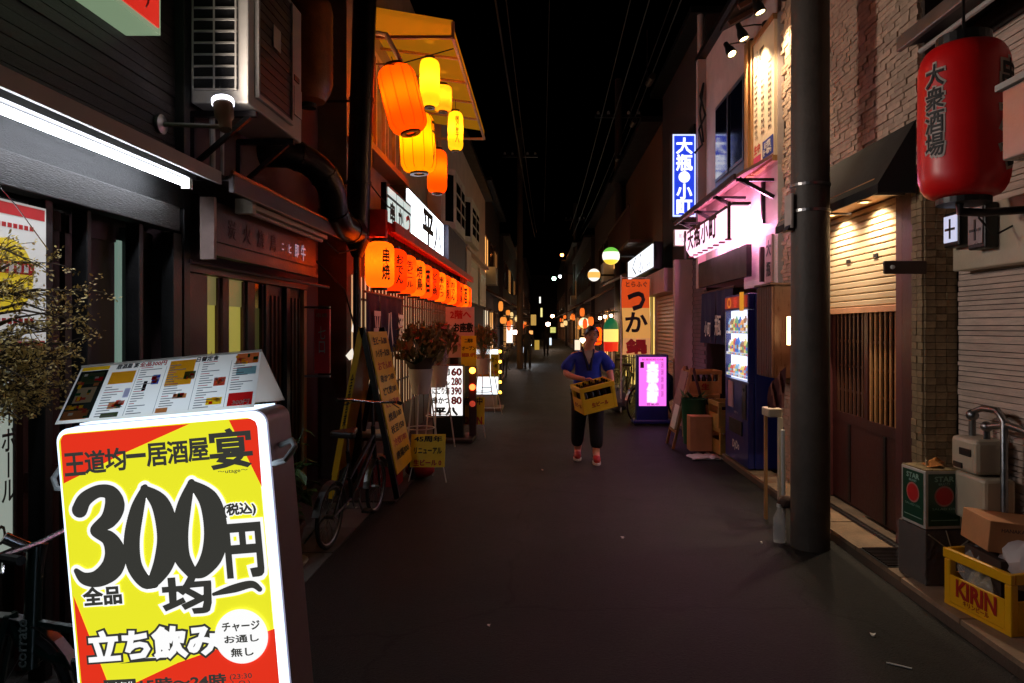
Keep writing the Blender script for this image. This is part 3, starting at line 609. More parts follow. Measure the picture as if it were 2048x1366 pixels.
for u0, u1, rows in ((.19,.33,[i*.045 + .06 for i in range(12)]), (.35,.475,[i*.042 + .06 for i in range(20)]), (.51,.64,[i*.042 + .14 for i in range(18)]), (.69,.83,[i*.042 + .06 for i in range(20)]), (.86,.985,[i*.042 + .32 for i in range(12)])):
    for i, v in enumerate(rows):
        q = lr if i % 5 == 4 else lm; e = u0 + (u1-u0)*r2.uniform(.35,.95)*(.6 if i % 3 else 1)
        q.poly([mp(u0,v,3), mp(e,v,3), mp(e,v+.014,3), mp(u0,v+.014,3)])
for u in (.338, .49, .668, .845): lm.poly([mp(u,.04,3), mp(u+.002,.04,3), mp(u+.002,.86,3), mp(u,.86,3)])
part(T, 'lettering', lm, mat('menu_ink', (70,60,60), .5, bump=0), local=True, kind='stuff'); part(T, 'lettering', lr, REDP, local=True, kind='stuff')
xd = (A1-A0).normalized(); yd = nrm.cross(xd)
for body, u, v, w, m in (('居酒屋 宴', .27, .93, .07, INK), ('全品300円', .41, .93, .085, REDP), ('日替定食', .71, .93, .07, INK), ('300円', .93, .1, .05, CARD)):
    text(T, body, mp(u,v,3), w, .018 if w > .06 else .016, (xd, yd), m, .03, 0, local=True)

# ================================================================ LEFT: lantern pub
T = thing('lantern_pub', 'two-storey pub hung with orange lanterns under a red eave', 'building', (-2.1, 11, 0))
mb = MB(); mb.box(-6, -2.1, 7.32, 15.4, 0, 2.9); part(T, 'wall', mb, mat('pub_wall', (70,48,38), .7))
mb = MB(); mb.box(-6, -2.1, 7.32, 12.44, 2.9, 6.8); part(T, 'upper_wall', mb, mat('pub_upper_wall', (150,140,134), .6, var=.3))
RED = mat('red_lacquer', (236,52,30), .5, var=.3, vs=6)
mb = MB(); mb.prism([(-2.1,7.15,2.98),(-1.56,7.15,2.7),(-1.56,7.15,2.66),(-2.1,7.15,2.92)], (0,8.1,0)); part(T, 'eave', mb, RED)
for k in range(28):
    mb = MB(); y = 7.2 + k*.29; mb.bar((-2.09,y,2.9),(-1.58,y,2.645),.05,.05); part(T, 'rafter', mb, RED)
mb = MB(); mb.box(-1.575, -1.54, 7.15, 15.25, 2.62, 2.73); part(T, 'eave_fascia', mb, RED)
mb = MB(); mb.box(-2.06, -1.62, 7.05, 7.149, 2.56, 2.84); part(T, 'eave_end_box', mb, RED)
mb = MB(); mb.box(-2.1, -1.88, 7.35, 9.6, 3.6, 3.68); part(T, 'ledge', mb, PALEW)
PK = mat('pinkish_frame', (196,170,166), .4, .1)
for y0, y1, z0, z1 in ((7.9,8.9,3.78,5.0),(9.0,9.95,3.78,5.0)):
    mb = MB(); mb.box(-2.099, -2.08, y0, y1, z0, z1); wn = part(T, 'window', mb, mat('frosted_glass', (150,146,150), .2, var=.25, bump=0))
    mb = MB()
    for b in ((y0,y0+.06,z0,z1),(y1-.06,y1,z0,z1),(y0+.06,y1-.06,z0,z0+.06),(y0+.06,y1-.06,z1-.06,z1),((y0+y1)/2-.03,(y0+y1)/2+.03,z0+.06,z1-.06)): mb.box(-2.079, -2.04, *b)
    part(wn, 'frame', mb, PK)
# ground floor: lit lattice panels
WARM = em('warm_interior', (255,206,150), .55)
for k in range(9):
    y0 = 7.5 + k*.86; mb = MB(); mb.box(-2.099, -2.085, y0, y0+.8, .5, 2.2); pn = part(T, 'door_panel', mb, WARM)
    mb = MB(); mb.box(-2.084, -2.05, y0, y0+.8, 0, .5); part(pn, 'kick_board', mb, BWOOD)
    for q in range(5):
        mb = MB(); mb.box(-2.084, -2.06, y0 + q*.19, y0 + q*.19 + .035, .501, 2.2); part(pn, 'mullion', mb, BWOOD)
    for q in range(4):
        mb = MB(); mb.box(-2.0845, -2.07, y0, y0 + .8, .85 + q*.36, .875 + q*.36); part(pn, 'rail', mb, BWOOD)
# yellow canopy over the upper floor
AMB = paper('canopy_glow_fabric', (240,160,28), .24, .9)  # emission stands in for lantern light shining up through the fabric
T = thing('fabric_canopy', 'amber fabric canopy glowing above the hanging lanterns', 'canopy', (-1.6, 10.1, 5.0))
x0, x1, y0, y1 = -2.1, -1.05, 8.0, 12.3
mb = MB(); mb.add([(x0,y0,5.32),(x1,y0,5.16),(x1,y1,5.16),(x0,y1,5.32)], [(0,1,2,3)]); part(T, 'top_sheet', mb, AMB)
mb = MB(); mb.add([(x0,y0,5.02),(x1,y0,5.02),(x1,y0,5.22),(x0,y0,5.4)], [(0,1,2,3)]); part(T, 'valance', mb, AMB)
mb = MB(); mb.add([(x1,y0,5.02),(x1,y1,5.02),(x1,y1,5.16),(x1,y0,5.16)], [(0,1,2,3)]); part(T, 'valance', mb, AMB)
PKF = mat('canopy_tube', (206,150,110), .4)
for a, b in (((x1,y0,5.02),(x1,y1,5.02)), ((x0,y1,5.02),(x1,y1,5.02)), ((x0,y0,5.02),(x1,y0,5.02)), ((x1,y0,5.02),(x1,y0,5.2))):
    mb = MB(); mb.bar(a, b, .035, .035); part(T, 'frame_tube', mb, PKF)
for k in range(1, 5):
    y = y0 + k*.86; mb = MB(); mb.bar((x0,y,5.24),(x1,y,5.1),.03,.03); part(T, 'rib', mb, PKF)
# white signs
WS = em('sign_white_hot', (240,246,255), 2.4); WSD = em('sign_white_soft', (214,232,226), .8)
T = thing('backlit_sign', 'long white backlit sign with bold black brush characters over the red eave', 'sign', (-1.95, 10.7, 2.88))
mb = MB(); mb.box(-2.098, -1.82, 9.1, 12.4, 2.86, 3.52); part(T, 'case', mb, BLK)
mb = MB(); mb.box(-1.819, -1.8, 9.14, 12.36, 2.9, 3.48); part(T, 'face', mb, WS)
text(T, '平', (-1.8, 10.75, 3.17), .95, .5, 'E', INK, .05); text(T, '八', (-1.8, 11.75, 3.15), .8, .46, 'E', INK, .05)
text(T, vert('居酒屋'), (-1.8, 9.75, 3.2), .22, .42, 'E', REDP, .02)
T = thing('framed_sign', 'white lit shop sign in black frames left of the long backlit sign', 'sign', (-1.75, 8.3, 2.78))
mb = MB(); mb.box(-1.8, -1.74, 7.6, 9.05, 2.76, 3.24); part(T, 'case', mb, BLK)
for k, (ya, yb, ch, m) in enumerate(((7.66,8.08,'串',INK),(8.14,8.5,'か',INK),(8.56,9.0,'つ',REDP))):
    mb = MB(); mb.box(-1.739, -1.73, ya, yb, 2.8, 3.08); p_ = part(T, 'pane', mb, WSD); mb = MB(); mb.box(-1.739, -1.73, ya, yb, 3.12, 3.2); part(T, 'pane', mb, WSD)
    text(T, ch, (-1.73, (ya+yb)/2, 2.94), .24, .22, 'E', m, .05)
# lanterns
def lantern(label, loc, r, h, m, body=None, tilt=None, watts=6, col=(1,.6,.25), group=None, ang=-45, ink=INK, ribs=16, ww=None, cord=.12):
    T = thing('paper_lantern', label, 'lantern', loc, group=group, rot=tilt)
    e = .18*h
    def prof(z):
        t = min(1, (z)/e, (h - z)/e); return r*(.5 + .5*math.sqrt(max(0, 1 - (1-max(0,t))**2)))
    zs = [h*i/(ribs*2) for i in range(ribs*2 + 1)]
    mb = MB(); mb.lathe([(prof(z) - (.018*r if i % 2 else 0), z) for i, z in enumerate(zs)], 24); part(T, 'shade', mb, m, True, local=True)
    for z0, z1 in ((-.02, .004), (h - .004, h + .03)):
        mb = MB(); mb.lathe([(r*.3,z0),(r*.53,z0),(r*.53,z1),(r*.3,z1),(r*.3,z0)], 18); part(T, 'ring', mb, BLK, local=True)
    mb = MB(); mb.tube([(0,0,h+.02),(0,0,h+cord)], .005, 5); part(T, 'cord', mb, BLK, local=True)
    if r > .2:
        for q in range(10):
            mb = MB(); a = q*.6283+.2; mb.tube([(math.cos(a)*(prof(z)+.001), math.sin(a)*(prof(z)+.001), z) for z in zs[::2]], .0035, 4); part(T, 'seam', mb, mat('seam_brown', (130,60,20), .7), local=True)
    if body: wraptext(T, vert(body), prof, R(ang), h/2, ww or r*.55, h*.66, ink, .03, .004)
    l = lamp(T, 'POINT', (0,0,0), watts, col, .035); l.matrix_local = Matrix.Translation((0,0,h*.56)); return T
PO = paper('paper_orange', (255,96,6), .3); PY = paper('paper_yellow', (255,158,6), .38); PA = paper('paper_amber', (255,138,24), .4); PYC = paper('paper_pale_yellow', (255,186,30), .45)
lantern('large tilted orange paper lantern highest over the pub front', (-1.49, 7.7, 3.82), .215, .76, PO, '焼鳥', (0, R(-14), 0), 6, (1,.5,.15), None, 165)
lantern('large round yellow paper lantern below the tilted orange one', (-1.50, 8.3, 3.5), .215, .72, PY, '平八', (0, R(-3), 0), 5, (1,.66,.22), None, -10)
lantern('orange paper lantern half hidden behind the large yellow one', (-1.42, 9.2, 3.43), .135, .58, PO, '酒', None, 3, (1,.5,.15), None, 5)
lantern('tall pale yellow cylinder lantern right under the canopy ribs', (-1.42, 8.6, 4.4), .125, .6, PYC, None, None, 4.5, (1,.74,.3), cord=.05)
lantern('small amber round lantern behind the tall yellow cylinder', (-1.40, 9.6, 4.66), .125, .36, PA, None, None, 3, (1,.7,.3), cord=.05)
lantern('narrow yellow lantern with small vertical lettering at the canopy far end', (-1.30, 10.2, 4.26), .115, .58, PYC, '居酒屋平八', None, 4, (1,.72,.3), None, -70, cord=.18)
mb = MB(); mb.tube([(-2.1,7.6,4.95),(-1.75,7.65,4.9),(-1.6,7.7,4.62)], .03, 8); single('lantern_bracket', mb, PINKW, 'pale bracket arm holding the tilted orange lantern', 'bracket')
mb = MB(); mb.tube([(-1.75,7.2,4.4),(-1.6,7.6,4.55),(-1.1,8.4,5.05)], .008, 6); single('guy_wire', mb, RUBBER, 'black guy wire crossing from the stack to the canopy corner', 'wire')
ords = ['first and brightest', 'second', 'third', 'fourth', 'fifth', 'sixth', 'seventh', 'eighth', 'ninth', 'tenth', 'eleventh', 'twelfth', 'last and farthest']
PR = [paper('row_paper_%s' % n, c, s) for n, c, s in (('bright', (255,108,14), .85), ('deep', (255,62,6), .66), ('mid', (255,80,9), .78))]
for k in range(13):
    lantern(f'{ords[k]} orange lantern from the near end of the eave row', (-1.70 + rnd.uniform(-.012,.012), 7.1 + k*.65, 2.03), .15, .48, PR[(0,1,2,0,2,1,0,2,0,1,2,0,2)[k]], ['串焼','おでん','生ビール','焼鳥','酒','どて焼','串かつ'][k % 7], None, (2.0,1.0,1.4,1.7,1.4,1.0,2.0,1.4,1.7,1.0,1.4,1.7,1.4)[k], (1,.5,.16), 'orange lanterns in a row under the red eave', -52, ribs=12, cord=.14)
# noren and shop front bits
def cloth(name, label, x, y0, y1, z0, z1, m, glyphs=None, slits=3, rz=0):
    T = thing(name, label, 'noren', (x, (y0+y1)/2, z0)); n = slits; 
    for k in range(n):
        ya, yb = y0 + (y1-y0)*k/n, y0 + (y1-y0)*(k+1)/n - .012; mb = MB(); vs = []; nx, nz = 10, 8
        for i in range(nx+1):
            for j in range(nz+1):
                t = j/nz; vs.append((x + .022*math.sin(i*1.3 + k*2)*(1-t)*1.2 + .01*math.sin(i*.6), ya + (yb-ya)*i/nx, z0 + (z1-z0)*t))
        mb.add(vs, [(i*(nz+1)+j, (i+1)*(nz+1)+j, (i+1)*(nz+1)+j+1, i*(nz+1)+j+1) for i in range(nx) for j in range(nz)]); part(T, 'panel', mb, m, True)
    mb = MB(); mb.tube([(x, y0-.06, z1), (x, y1+.06, z1)], .014, 8); part(T, 'rod', mb, BWOOD, True)
    return T
T = cloth('noren', 'dark navy noren with white print below the orange lanterns', -1.97, 7.62, 9.6, 1.3, 2.02, NAVY, None, 3)
for k, ch in enumerate('平八酒'): text(T, ch, (-1.93, 7.98 + k*.66, 1.6), .34, .4, 'E', CARD, .03)
for pts, lab in (([(-2.04,1.58),(-1.965,1.98),(-1.94,1.94),(-1.955,1.72),(-1.93,1.52)], 'bright jagged glowing white cut-out between the duct and the pub wall'), ([(-2.1,1.32),(-2.03,1.4),(-2.0,1.3),(-2.06,1.27)], 'small glowing white cut-out low behind the yellow price board legs')):
    mb = MB(); mb.prism([(x, 7.28, z) for x, z in pts], (0,.01,0)); single('glow_cutout', mb, em('glow_soft_white', (255,244,226), .9), lab, 'paper')  # glowing cut-outs stand in for bright bits of signs seen through gaps
# ================================================================ LEFT: pale house past the pub, farther blocks
T = thing('pale_house', 'pale pinkish house with white bay windows past the lantern pub', 'building', (-1.9, 17, 0))
mb = MB(); mb.box(-6, -1.85, 12.46, 22, 2.95, 6.2); part(T, 'upper_wall', mb, PINKW)
mb = MB(); mb.box(-6, -1.9, 15.42, 22, 0, 2.95); part(T, 'wall', mb, DARKW)
mb = MB(); mb.box(-6, -1.6, 12.46, 22.2, 5.7, 5.82); part(T, 'roof_eave', mb, BLK)
mb = MB(); mb.box(-1.849, -1.72, 12.5, 15.3, 2.78, 3.5); part(T, 'blue_panel', mb, mat('slate_blue_panel', (64,66,92), .45))
mb = MB(); mb.box(-1.849, -1.7, 15.32, 16.3, 2.5, 3.4); part(T, 'white_panel', mb, PINKW)
WF = mat('white_window_frame', (206,196,188), .5)
for y0, y1, z0, z1 in ((12.75,14.9,3.62,4.5),(15.8,18.2,3.75,4.55)):
    mb = MB(); mb.prism([(-1.849,y0,z0-.12),(-1.66,y0+.25,z0-.12),(-1.66,y1-.25,z0-.12),(-1.849,y1,z0-.12)], (0,0,z1-z0+.24)); w_ = part(T, 'bay_window', mb, WF)
    mb = MB(); mb.box(-1.66, -1.65, y0+.42, y1-.42, z0+.08, z1-.08); part(w_, 'pane', mb, GLASS)
    mb = MB(); mb.prism([(-1.835,y0-.004+.035,z0),(-1.69,y0+.205,z0),(-1.69,y0+.205,z1),(-1.835,y0+.031,z1)], (.004,-.006,0)); part(w_, 'pane', mb, GLASS)
    mb = MB()
    for z in (z0+.28, z0+.56): mb.box(-1.6495, -1.64, y0+.33, y1-.33, z, z+.03)
    mb.box(-1.6495, -1.639, (y0+y1)/2-.02, (y0+y1)/2+.02, z0, z1); part(w_, 'glazing_bar', mb, WF)
mb = MB(); mb.box(-1.9, -1.7, 15.5, 21.8, 3.45, 3.52); part(T, 'ledge', mb, PINKW)
for k, (y0, y1, lab) in enumerate(((16.3,18.6,'white framed picture board on the pale house past the lantern row'), (19.2,21.2,'second white framed picture board, farther along the pale house'))):
    T = thing('framed_board', lab, 'sign', (-1.75, (y0+y1)/2, 2.2))
    mb = MB(); mb.box(-1.85, -1.76, y0, y1, 2.25, 3.3); part(T, 'frame', mb, WF)
    mb = MB(); mb.box(-1.759, -1.752, y0+.2, y1-.2, 2.4, 3.15); part(T, 'picture', mb, em('board_picture', (120,92,66), .5))
# ================================================================ street things, left
def bicycle(label, loc, rz, rw=.23, wb=.98, col=None, basket=False, group=None, sh=.78, hh=.98, lean=.06):
    col = col or BLK; T = thing('bicycle', label, 'bicycle', loc, group=group, rot=(lean, 0, rz)); L = dict(local=True)
    for x in (-wb/2, wb/2):
        mb = MB(); mb.ring((x,0,rw), rw-.03, .009, 'y', 32, 6); mb.tube([(x,-.035,rw),(x,.035,rw)], .018, 8); w_ = part(T, 'wheel', mb, STEEL, True, **L)
        mb = MB(); mb.ring((x,0,rw), rw-.016, .0165, 'y', 32, 8); part(w_, 'tyre', mb, RUBBER, True, **L)
        mb = MB()
        for q in range(18):
            a = q*math.pi/9; s = .02*(1 if q % 2 else -1); mb.tube([(x, s, rw),(x+(rw-.035)*math.cos(a), 0, rw+(rw-.035)*math.sin(a))], .0016, 3, False)
        part(w_, 'spokes', mb, STEEL, **L)
    bb = (-.08,0,rw+.04); seat = (-.19,0,sh-.12); head = (wb/2-.14,0,hh-.2); hl = (wb/2-.1,0,hh-.36)
    mb = MB(); mb.tube([bb, seat], .017, 8); mb.tube([bb, hl], .02, 8); mb.tube([(-.15,0,rw+.2), (head[0]+.02,0,head[2]-.08)], .017, 8); mb.tube([head, hl], .02, 8)
    for s in (-.03,.03): mb.tube([bb, (-wb/2,s,rw)], .01, 6); mb.tube([(-.17,0,sh-.22), (-wb/2,s,rw)], .009, 6)
    part(T, 'frame', mb, col, True, **L)
    mb = MB(); mb.tube([hl, (wb/2-.06,.0,rw*2+.03)], .02, 8)
    for s in (-.035,.035): mb.tube([(wb/2-.06,s*.6,rw*2+.03), (wb/2,s,rw)], .011, 6)
    part(T, 'fork', mb, col, True, **L)
    mb = MB(); mb.tube([head, (head[0]-.03,0,hh)], .013, 8); mb.tube([(head[0]-.12,-.27,hh+.02),(head[0]-.02,-.2,hh+.015),(head[0]-.01,0,hh),(head[0]-.02,.2,hh+.015),(head[0]-.12,.27,hh+.02)], .011, 8); hb = part(T, 'handlebar', mb, CHROME, True, **L)
    for s in (-1,1):
        mb = MB(); mb.tube([(head[0]-.04,s*.225,hh+.016),(head[0]-.13,s*.275,hh+.02)], .016, 8); part(hb, 'grip', mb, RUBBER, True, **L)
        mb = MB(); mb.tube([(head[0]-.0,s*.16,hh+.0),(head[0]-.05,s*.24,hh-.03)], .005, 5); part(hb, 'brake_lever', mb, CHROME, **L)
    mb = MB(); mb.tube([seat, (-.2,0,sh-.02)], .012, 8); part(T, 'seat_post', mb, CHROME, True, **L)
    mb = MB(); mb.prism([(-.34,-.085,sh),(-.3,-.1,sh),(-.18,-.05,sh),(-.05,-.02,sh),(-.04,.02,sh),(-.18,.05,sh),(-.3,.1,sh),(-.34,.085,sh)], (0,0,.05)); part(T, 'saddle', mb, mat('saddle_vinyl', (30,24,22), .45), **L, bev=.015)
    mb = MB(); mb.ring((bb[0],-.045,bb[2]), .075, .006, 'y', 24, 5); part(T, 'chainring', mb, STEEL, **L)
    for s in (-1,1):
        mb = MB(); mb.bar((bb[0],s*.06,bb[2]),(bb[0]-s*.09,s*.06,bb[2]+s*.12),.012,.018); part(T, 'crank', mb, STEEL, **L)
    for s in (-1,1):
        mb = MB(); mb.obox((bb[0]-s*.09,s*.1,bb[2]+s*.12),(.09,.06,.02)); part(T, 'pedal', mb, RUBBER, **L)
    for x, a0, a1 in ((-wb/2,-.1,2.9),(wb/2,.5,3.0)):
        mb = MB(); ps = [(x+(rw+.03)*math.cos(a0+(a1-a0)*i/12),0,rw+(rw+.03)*math.sin(a0+(a1-a0)*i/12)) for i in range(13)]
        for a, b in zip(ps, ps[1:]): mb.bar(a, b, .05, .004)
        part(T, 'mudguard', mb, STEEL, **L)
    mb = MB(); mb.tube([(-wb/2+.06,.05,rw),(-wb/2+.02,.2,.01)], .008, 6); part(T, 'kickstand', mb, STEEL, **L)
    if basket:
        mb = MB(); bx = head[0]+.2
        for k in range(6):
            z = hh-.3+k*.05; s = .11+.01*k
            mb.tube([(bx-s,-s,z),(bx+s,-s,z),(bx+s,s,z),(bx-s,s,z),(bx-s,-s,z)], .003, 4)
        for q in range(7):
            for s in (-1,1):
                t = (q/3-1); mb.tube([(bx+t*.11,s*.11,hh-.3),(bx+t*.16,s*.16,hh-.05)], .003, 4); mb.tube([(bx+s*.11,t*.11,hh-.3),(bx+s*.16,t*.16,hh-.05)], .003, 4)
        part(T, 'basket', mb, STEEL, **L)
    return T
bicycle('small black folding bicycle by the yellow price board', (-1.52, 5.5, 0), R(84), lean=.04)
GRNF = mat('dark_green_frame', (14,40,34), .3, .2, coat=.4)
T = bicycle('dark green bicycle behind the lit price sign', (-1.57, 2.46, 0), R(184), .28, .8, GRNF, False, None, .66, .84, .03)
text(T, 'corrato', (.275, .035, .5), .17, .03, ((0,0,1),(1,0,0)), mat('frame_decal', (110,122,118), .5), .02, local=True)
mb = MB(); mb.tube([(.27,0,.4),(.26,0,.84)], .028, 10); part(T, 'head_tube', mb, GRNF, True, local=True)
mb = MB(); mb.tube([(.27,.02,.83),(.33,.06,.88)], .02, 10); part(T, 'bar_end', mb, CHROME, True, local=True)
# potted leafy plant
def pot_plant(label, loc, n, hgt, spread, leaf=.09, m=LEAF, seed=1, pr=.13):
    T = thing('potted_plant', label, 'plant', loc); r2 = random.Random(seed); X = Vector(loc)
    mb = MB(); mb.lathe([(0,0),(pr*.72,0),(pr*.98,pr*1.7),(pr*1.05,pr*1.75),(pr*1.05,pr*1.9),(pr*.92,pr*1.9),(pr*.9,pr*1.6),(0,pr*1.6)], 20, Matrix.Translation((0,0,.025))); part(T, 'pot', mb, mat('brown_pot', (84,54,44), .7), True, local=True)
    mb = MB(); mb.lathe([(0,0),(pr*1.0,0),(pr*1.2,.035),(pr*1.15,.035),(pr*.95,.015),(0,.015)], 20); part(T, 'saucer', mb, CREAM, True, local=True)
    st_ = MB(); lf = MB()
    for k in range(n):
        a = r2.uniform(0,6.28); h = hgt*r2.uniform(.45,1); d = Vector((math.cos(a), math.sin(a), 0))*spread*r2.uniform(.3,1)
        p0 = Vector((0,0,pr*1.6)); p2 = d + Vector((0,0,h)); p1 = d*.35 + Vector((0,0,h*.75)); st_.tube([p0,p1,p2], [.006,.005,.003], 5)
        for q in range(9):
            t = r2.uniform(.35,1); c = (p0.lerp(p1,t*2) if t < .5 else p1.lerp(p2,t*2-1)); aa = r2.uniform(0,6.28); u = Vector((math.cos(aa), math.sin(aa), r2.uniform(-.6,.2))).normalized(); w = u.cross(Vector((0,0,1))).normalized(); s = leaf*r2.uniform(.6,1.2); nd = u.cross(w)
            lf.add([c, c+u*s*.35+w*s*.26+nd*.006, c+u*s*.75+w*s*.2, c+u*s*1.15-Vector((0,0,s*.2)), c+u*s*.75-w*s*.2, c+u*s*.35-w*s*.26+nd*.006], [(0,1,2,3),(0,3,4,5)])
    part(T, 'stems', st_, LEAF, local=True); part(T, 'foliage', lf, m, local=True, kind='stuff'); return T
pot_plant('broad-leaved green plant in a brown pot right behind the lit price sign', (-1.76,4.62,0), 20, .95, .24, .11, LEAF, 4, .14)
pot_plant('low leafy plant on the ground under the flower stand bucket', (-1.42,7.75,0), 10, .42, .22, .07, mat('leaf_olive', (96,100,44), .5, var=.4, vs=30, bump=0), 9, .1)
# yellow A-frame price board
T = thing('price_board', 'tall yellow A-frame price board seen from its end beside the bicycle', 'sign', (-1.65, 6.75, 0))
YB = mat('yellow_board', (250,196,34), .5, var=.2, vs=4, bump=.05)
ap = Vector((-1.69,0,1.62)); br = Vector((-1.36,0,.02)); bl = Vector((-1.98,0,.02)); off = lambda v, y: Vector((v.x, y, v.z))
for y in (6.4, 7.2):
    mb = MB(); mb.bar(off(ap,y), off(br,y), .05, .045, (0,1,0)); part(T, 'leg', mb, BLK)
    mb = MB(); mb.bar(off(ap,y), off(bl,y), .05, .045, (0,1,0)); part(T, 'leg', mb, YB if y < 7 else BLK)
d = (br-ap).normalized(); n_ = Vector((-d.z,0,d.x)); n_ = n_ if n_.x > 0 else -n_; xo = n_*.03
mb = MB(); mb.prism([off(ap+d*.05+xo,6.42),off(ap+d*.05+xo,7.18),off(ap+d*1.42+xo,7.18),off(ap+d*1.42+xo,6.42)], n_*.012); part(T, 'board', mb, YB)
d2 = (bl-ap).normalized(); n2 = Vector((d2.z,0,-d2.x)); n2 = n2 if n2.x < 0 else -n2
mb = MB(); mb.prism([off(ap+d2*.05+n2*.03,6.42),off(ap+d2*.05+n2*.03,7.18),off(ap+d2*1.42+n2*.03,7.18),off(ap+d2*1.42+n2*.03,6.42)], n2*.012); part(T, 'board', mb, YB)
fx = ((0,1,0), tuple(-d)); items = ['生ビール280','ハイボール250','おでん80','串かつ80','どて焼180','にごり酒390','焼鳥100','枝豆150','冷奴180','唐揚300']
for i, it in enumerate(items):
    p_ = ap + d*(.14+i*.125) + xo + n_*.012; text(T, it, (p_.x, 6.8, p_.z), .56, .075, fx, REDP if i % 3 == 2 else INK, .02, .003)
text(T, vert('全品営業中'), off(ap+d2*.75+Vector((0,0,0)),6.372), .028, .62, ((math.cos(R(17)),0,math.sin(R(17))),(-d2.x,0,-d2.z)), INK, .02, .002)
# things stored inside/behind the board
mb = MB(); mb.box(-1.86,-1.46,6.85,7.15,.0,.3); single('red_crate', mb, mat('red_plastic', (150,26,22), .5), 'red plastic crate under the yellow price board', 'crate', bev=.01)
T = thing('wooden_chair', 'brown wooden chair with a pale cushion behind the small folding bicycle', 'chair', (-1.78, 7.22, 0))
for x in (-1.95,-1.62):
    for y in (7.06,7.38):
        mb = MB(); mb.box(x-.02,x+.02,y-.02,y+.02,0,.95 if y > 7.2 else .45); part(T, 'leg', mb, BWOOD)
mb = MB(); mb.box(-1.98,-1.59,7.03,7.35,.451,.48); part(T, 'seat', mb, BWOOD, bev=.006)
mb = MB(); mb.box(-1.96,-1.61,7.05,7.33,.481,.53); part(T, 'cushion', mb, CARD, bev=.015)
mb = MB(); mb.box(-1.93,-1.64,7.372,7.392,.6,.9); part(T, 'backrest', mb, BWOOD, bev=.004)
# small wire easels with yellow cards
def easel(label, c, w, h, lines, tilt=14, legh=.0):
    T = thing('card_easel', label, 'sign', (c[0],c[1],0)); rt = Matrix.Rotation(R(-tilt),4,'X'); M = Matrix.Translation((0,0,c[2])) @ rt
    mb = MB(); mb.prism([M @ Vector(p) for p in ((-w/2,0,-h/2),(w/2,0,-h/2),(w/2,0,h/2),(-w/2,0,h/2))], (0,.01,0)); part(T, 'card', mb, mat('yellow_card', (250,226,34), .5, var=.1, bump=0), local=True)
    yd = M.to_3x3() @ Vector((0,0,1))
    for i, (s, m) in enumerate(lines):
        cc = M @ Vector((0,-.001,h*(.36-.72*i/max(1,len(lines)-1)))); text(T, s, cc, w*.8, h*.72/len(lines)*.75, ((1,0,0),tuple(yd)), m, .03, .003, local=True)
    top = M @ Vector((0,.02,h/2)); 
    for sx in (-1,1):
        mb = MB(); mb.tube([M @ Vector((sx*w*.25,.02,h*.5)),(sx*w*.55,-.04,.005)], .006, 6); part(T, 'leg', mb, WHITE, local=True)
    mb = MB(); mb.tube([top,(0,.3,.005)], .006, 6); part(T, 'leg', mb, WHITE, local=True); return T
easel('small yellow easel card standing on the road before the flower stand', (-1.2,7.15,.33), .36, .34, (('45周年',INK),('リニューアル',INK),('生ビール 0',REDP)))
easel('orange-yellow card easel low beside the white price lightbox', (-1.02,10.0,.4), .34, .4, (('営業中',INK),('OPEN',REDP)))
mb = MB(); mb.ball((-1.32,7.35,.09), .1, 14, (1.6,1,.9)); single('red_bag', mb, mat('red_cloth', (150,20,30), .7, bump=.5, bs=20), 'crumpled red cloth bag on the ground behind the yellow easel card', 'bag', smooth=True)
mb = MB(); mb.box(-2.0,-1.36,6.3,7.3,.002,.018); single('doormat', mb, mat('brown_mat', (66,46,40), .9, bump=.6, bs=200), 'brown mat under the tall yellow price board', 'mat')
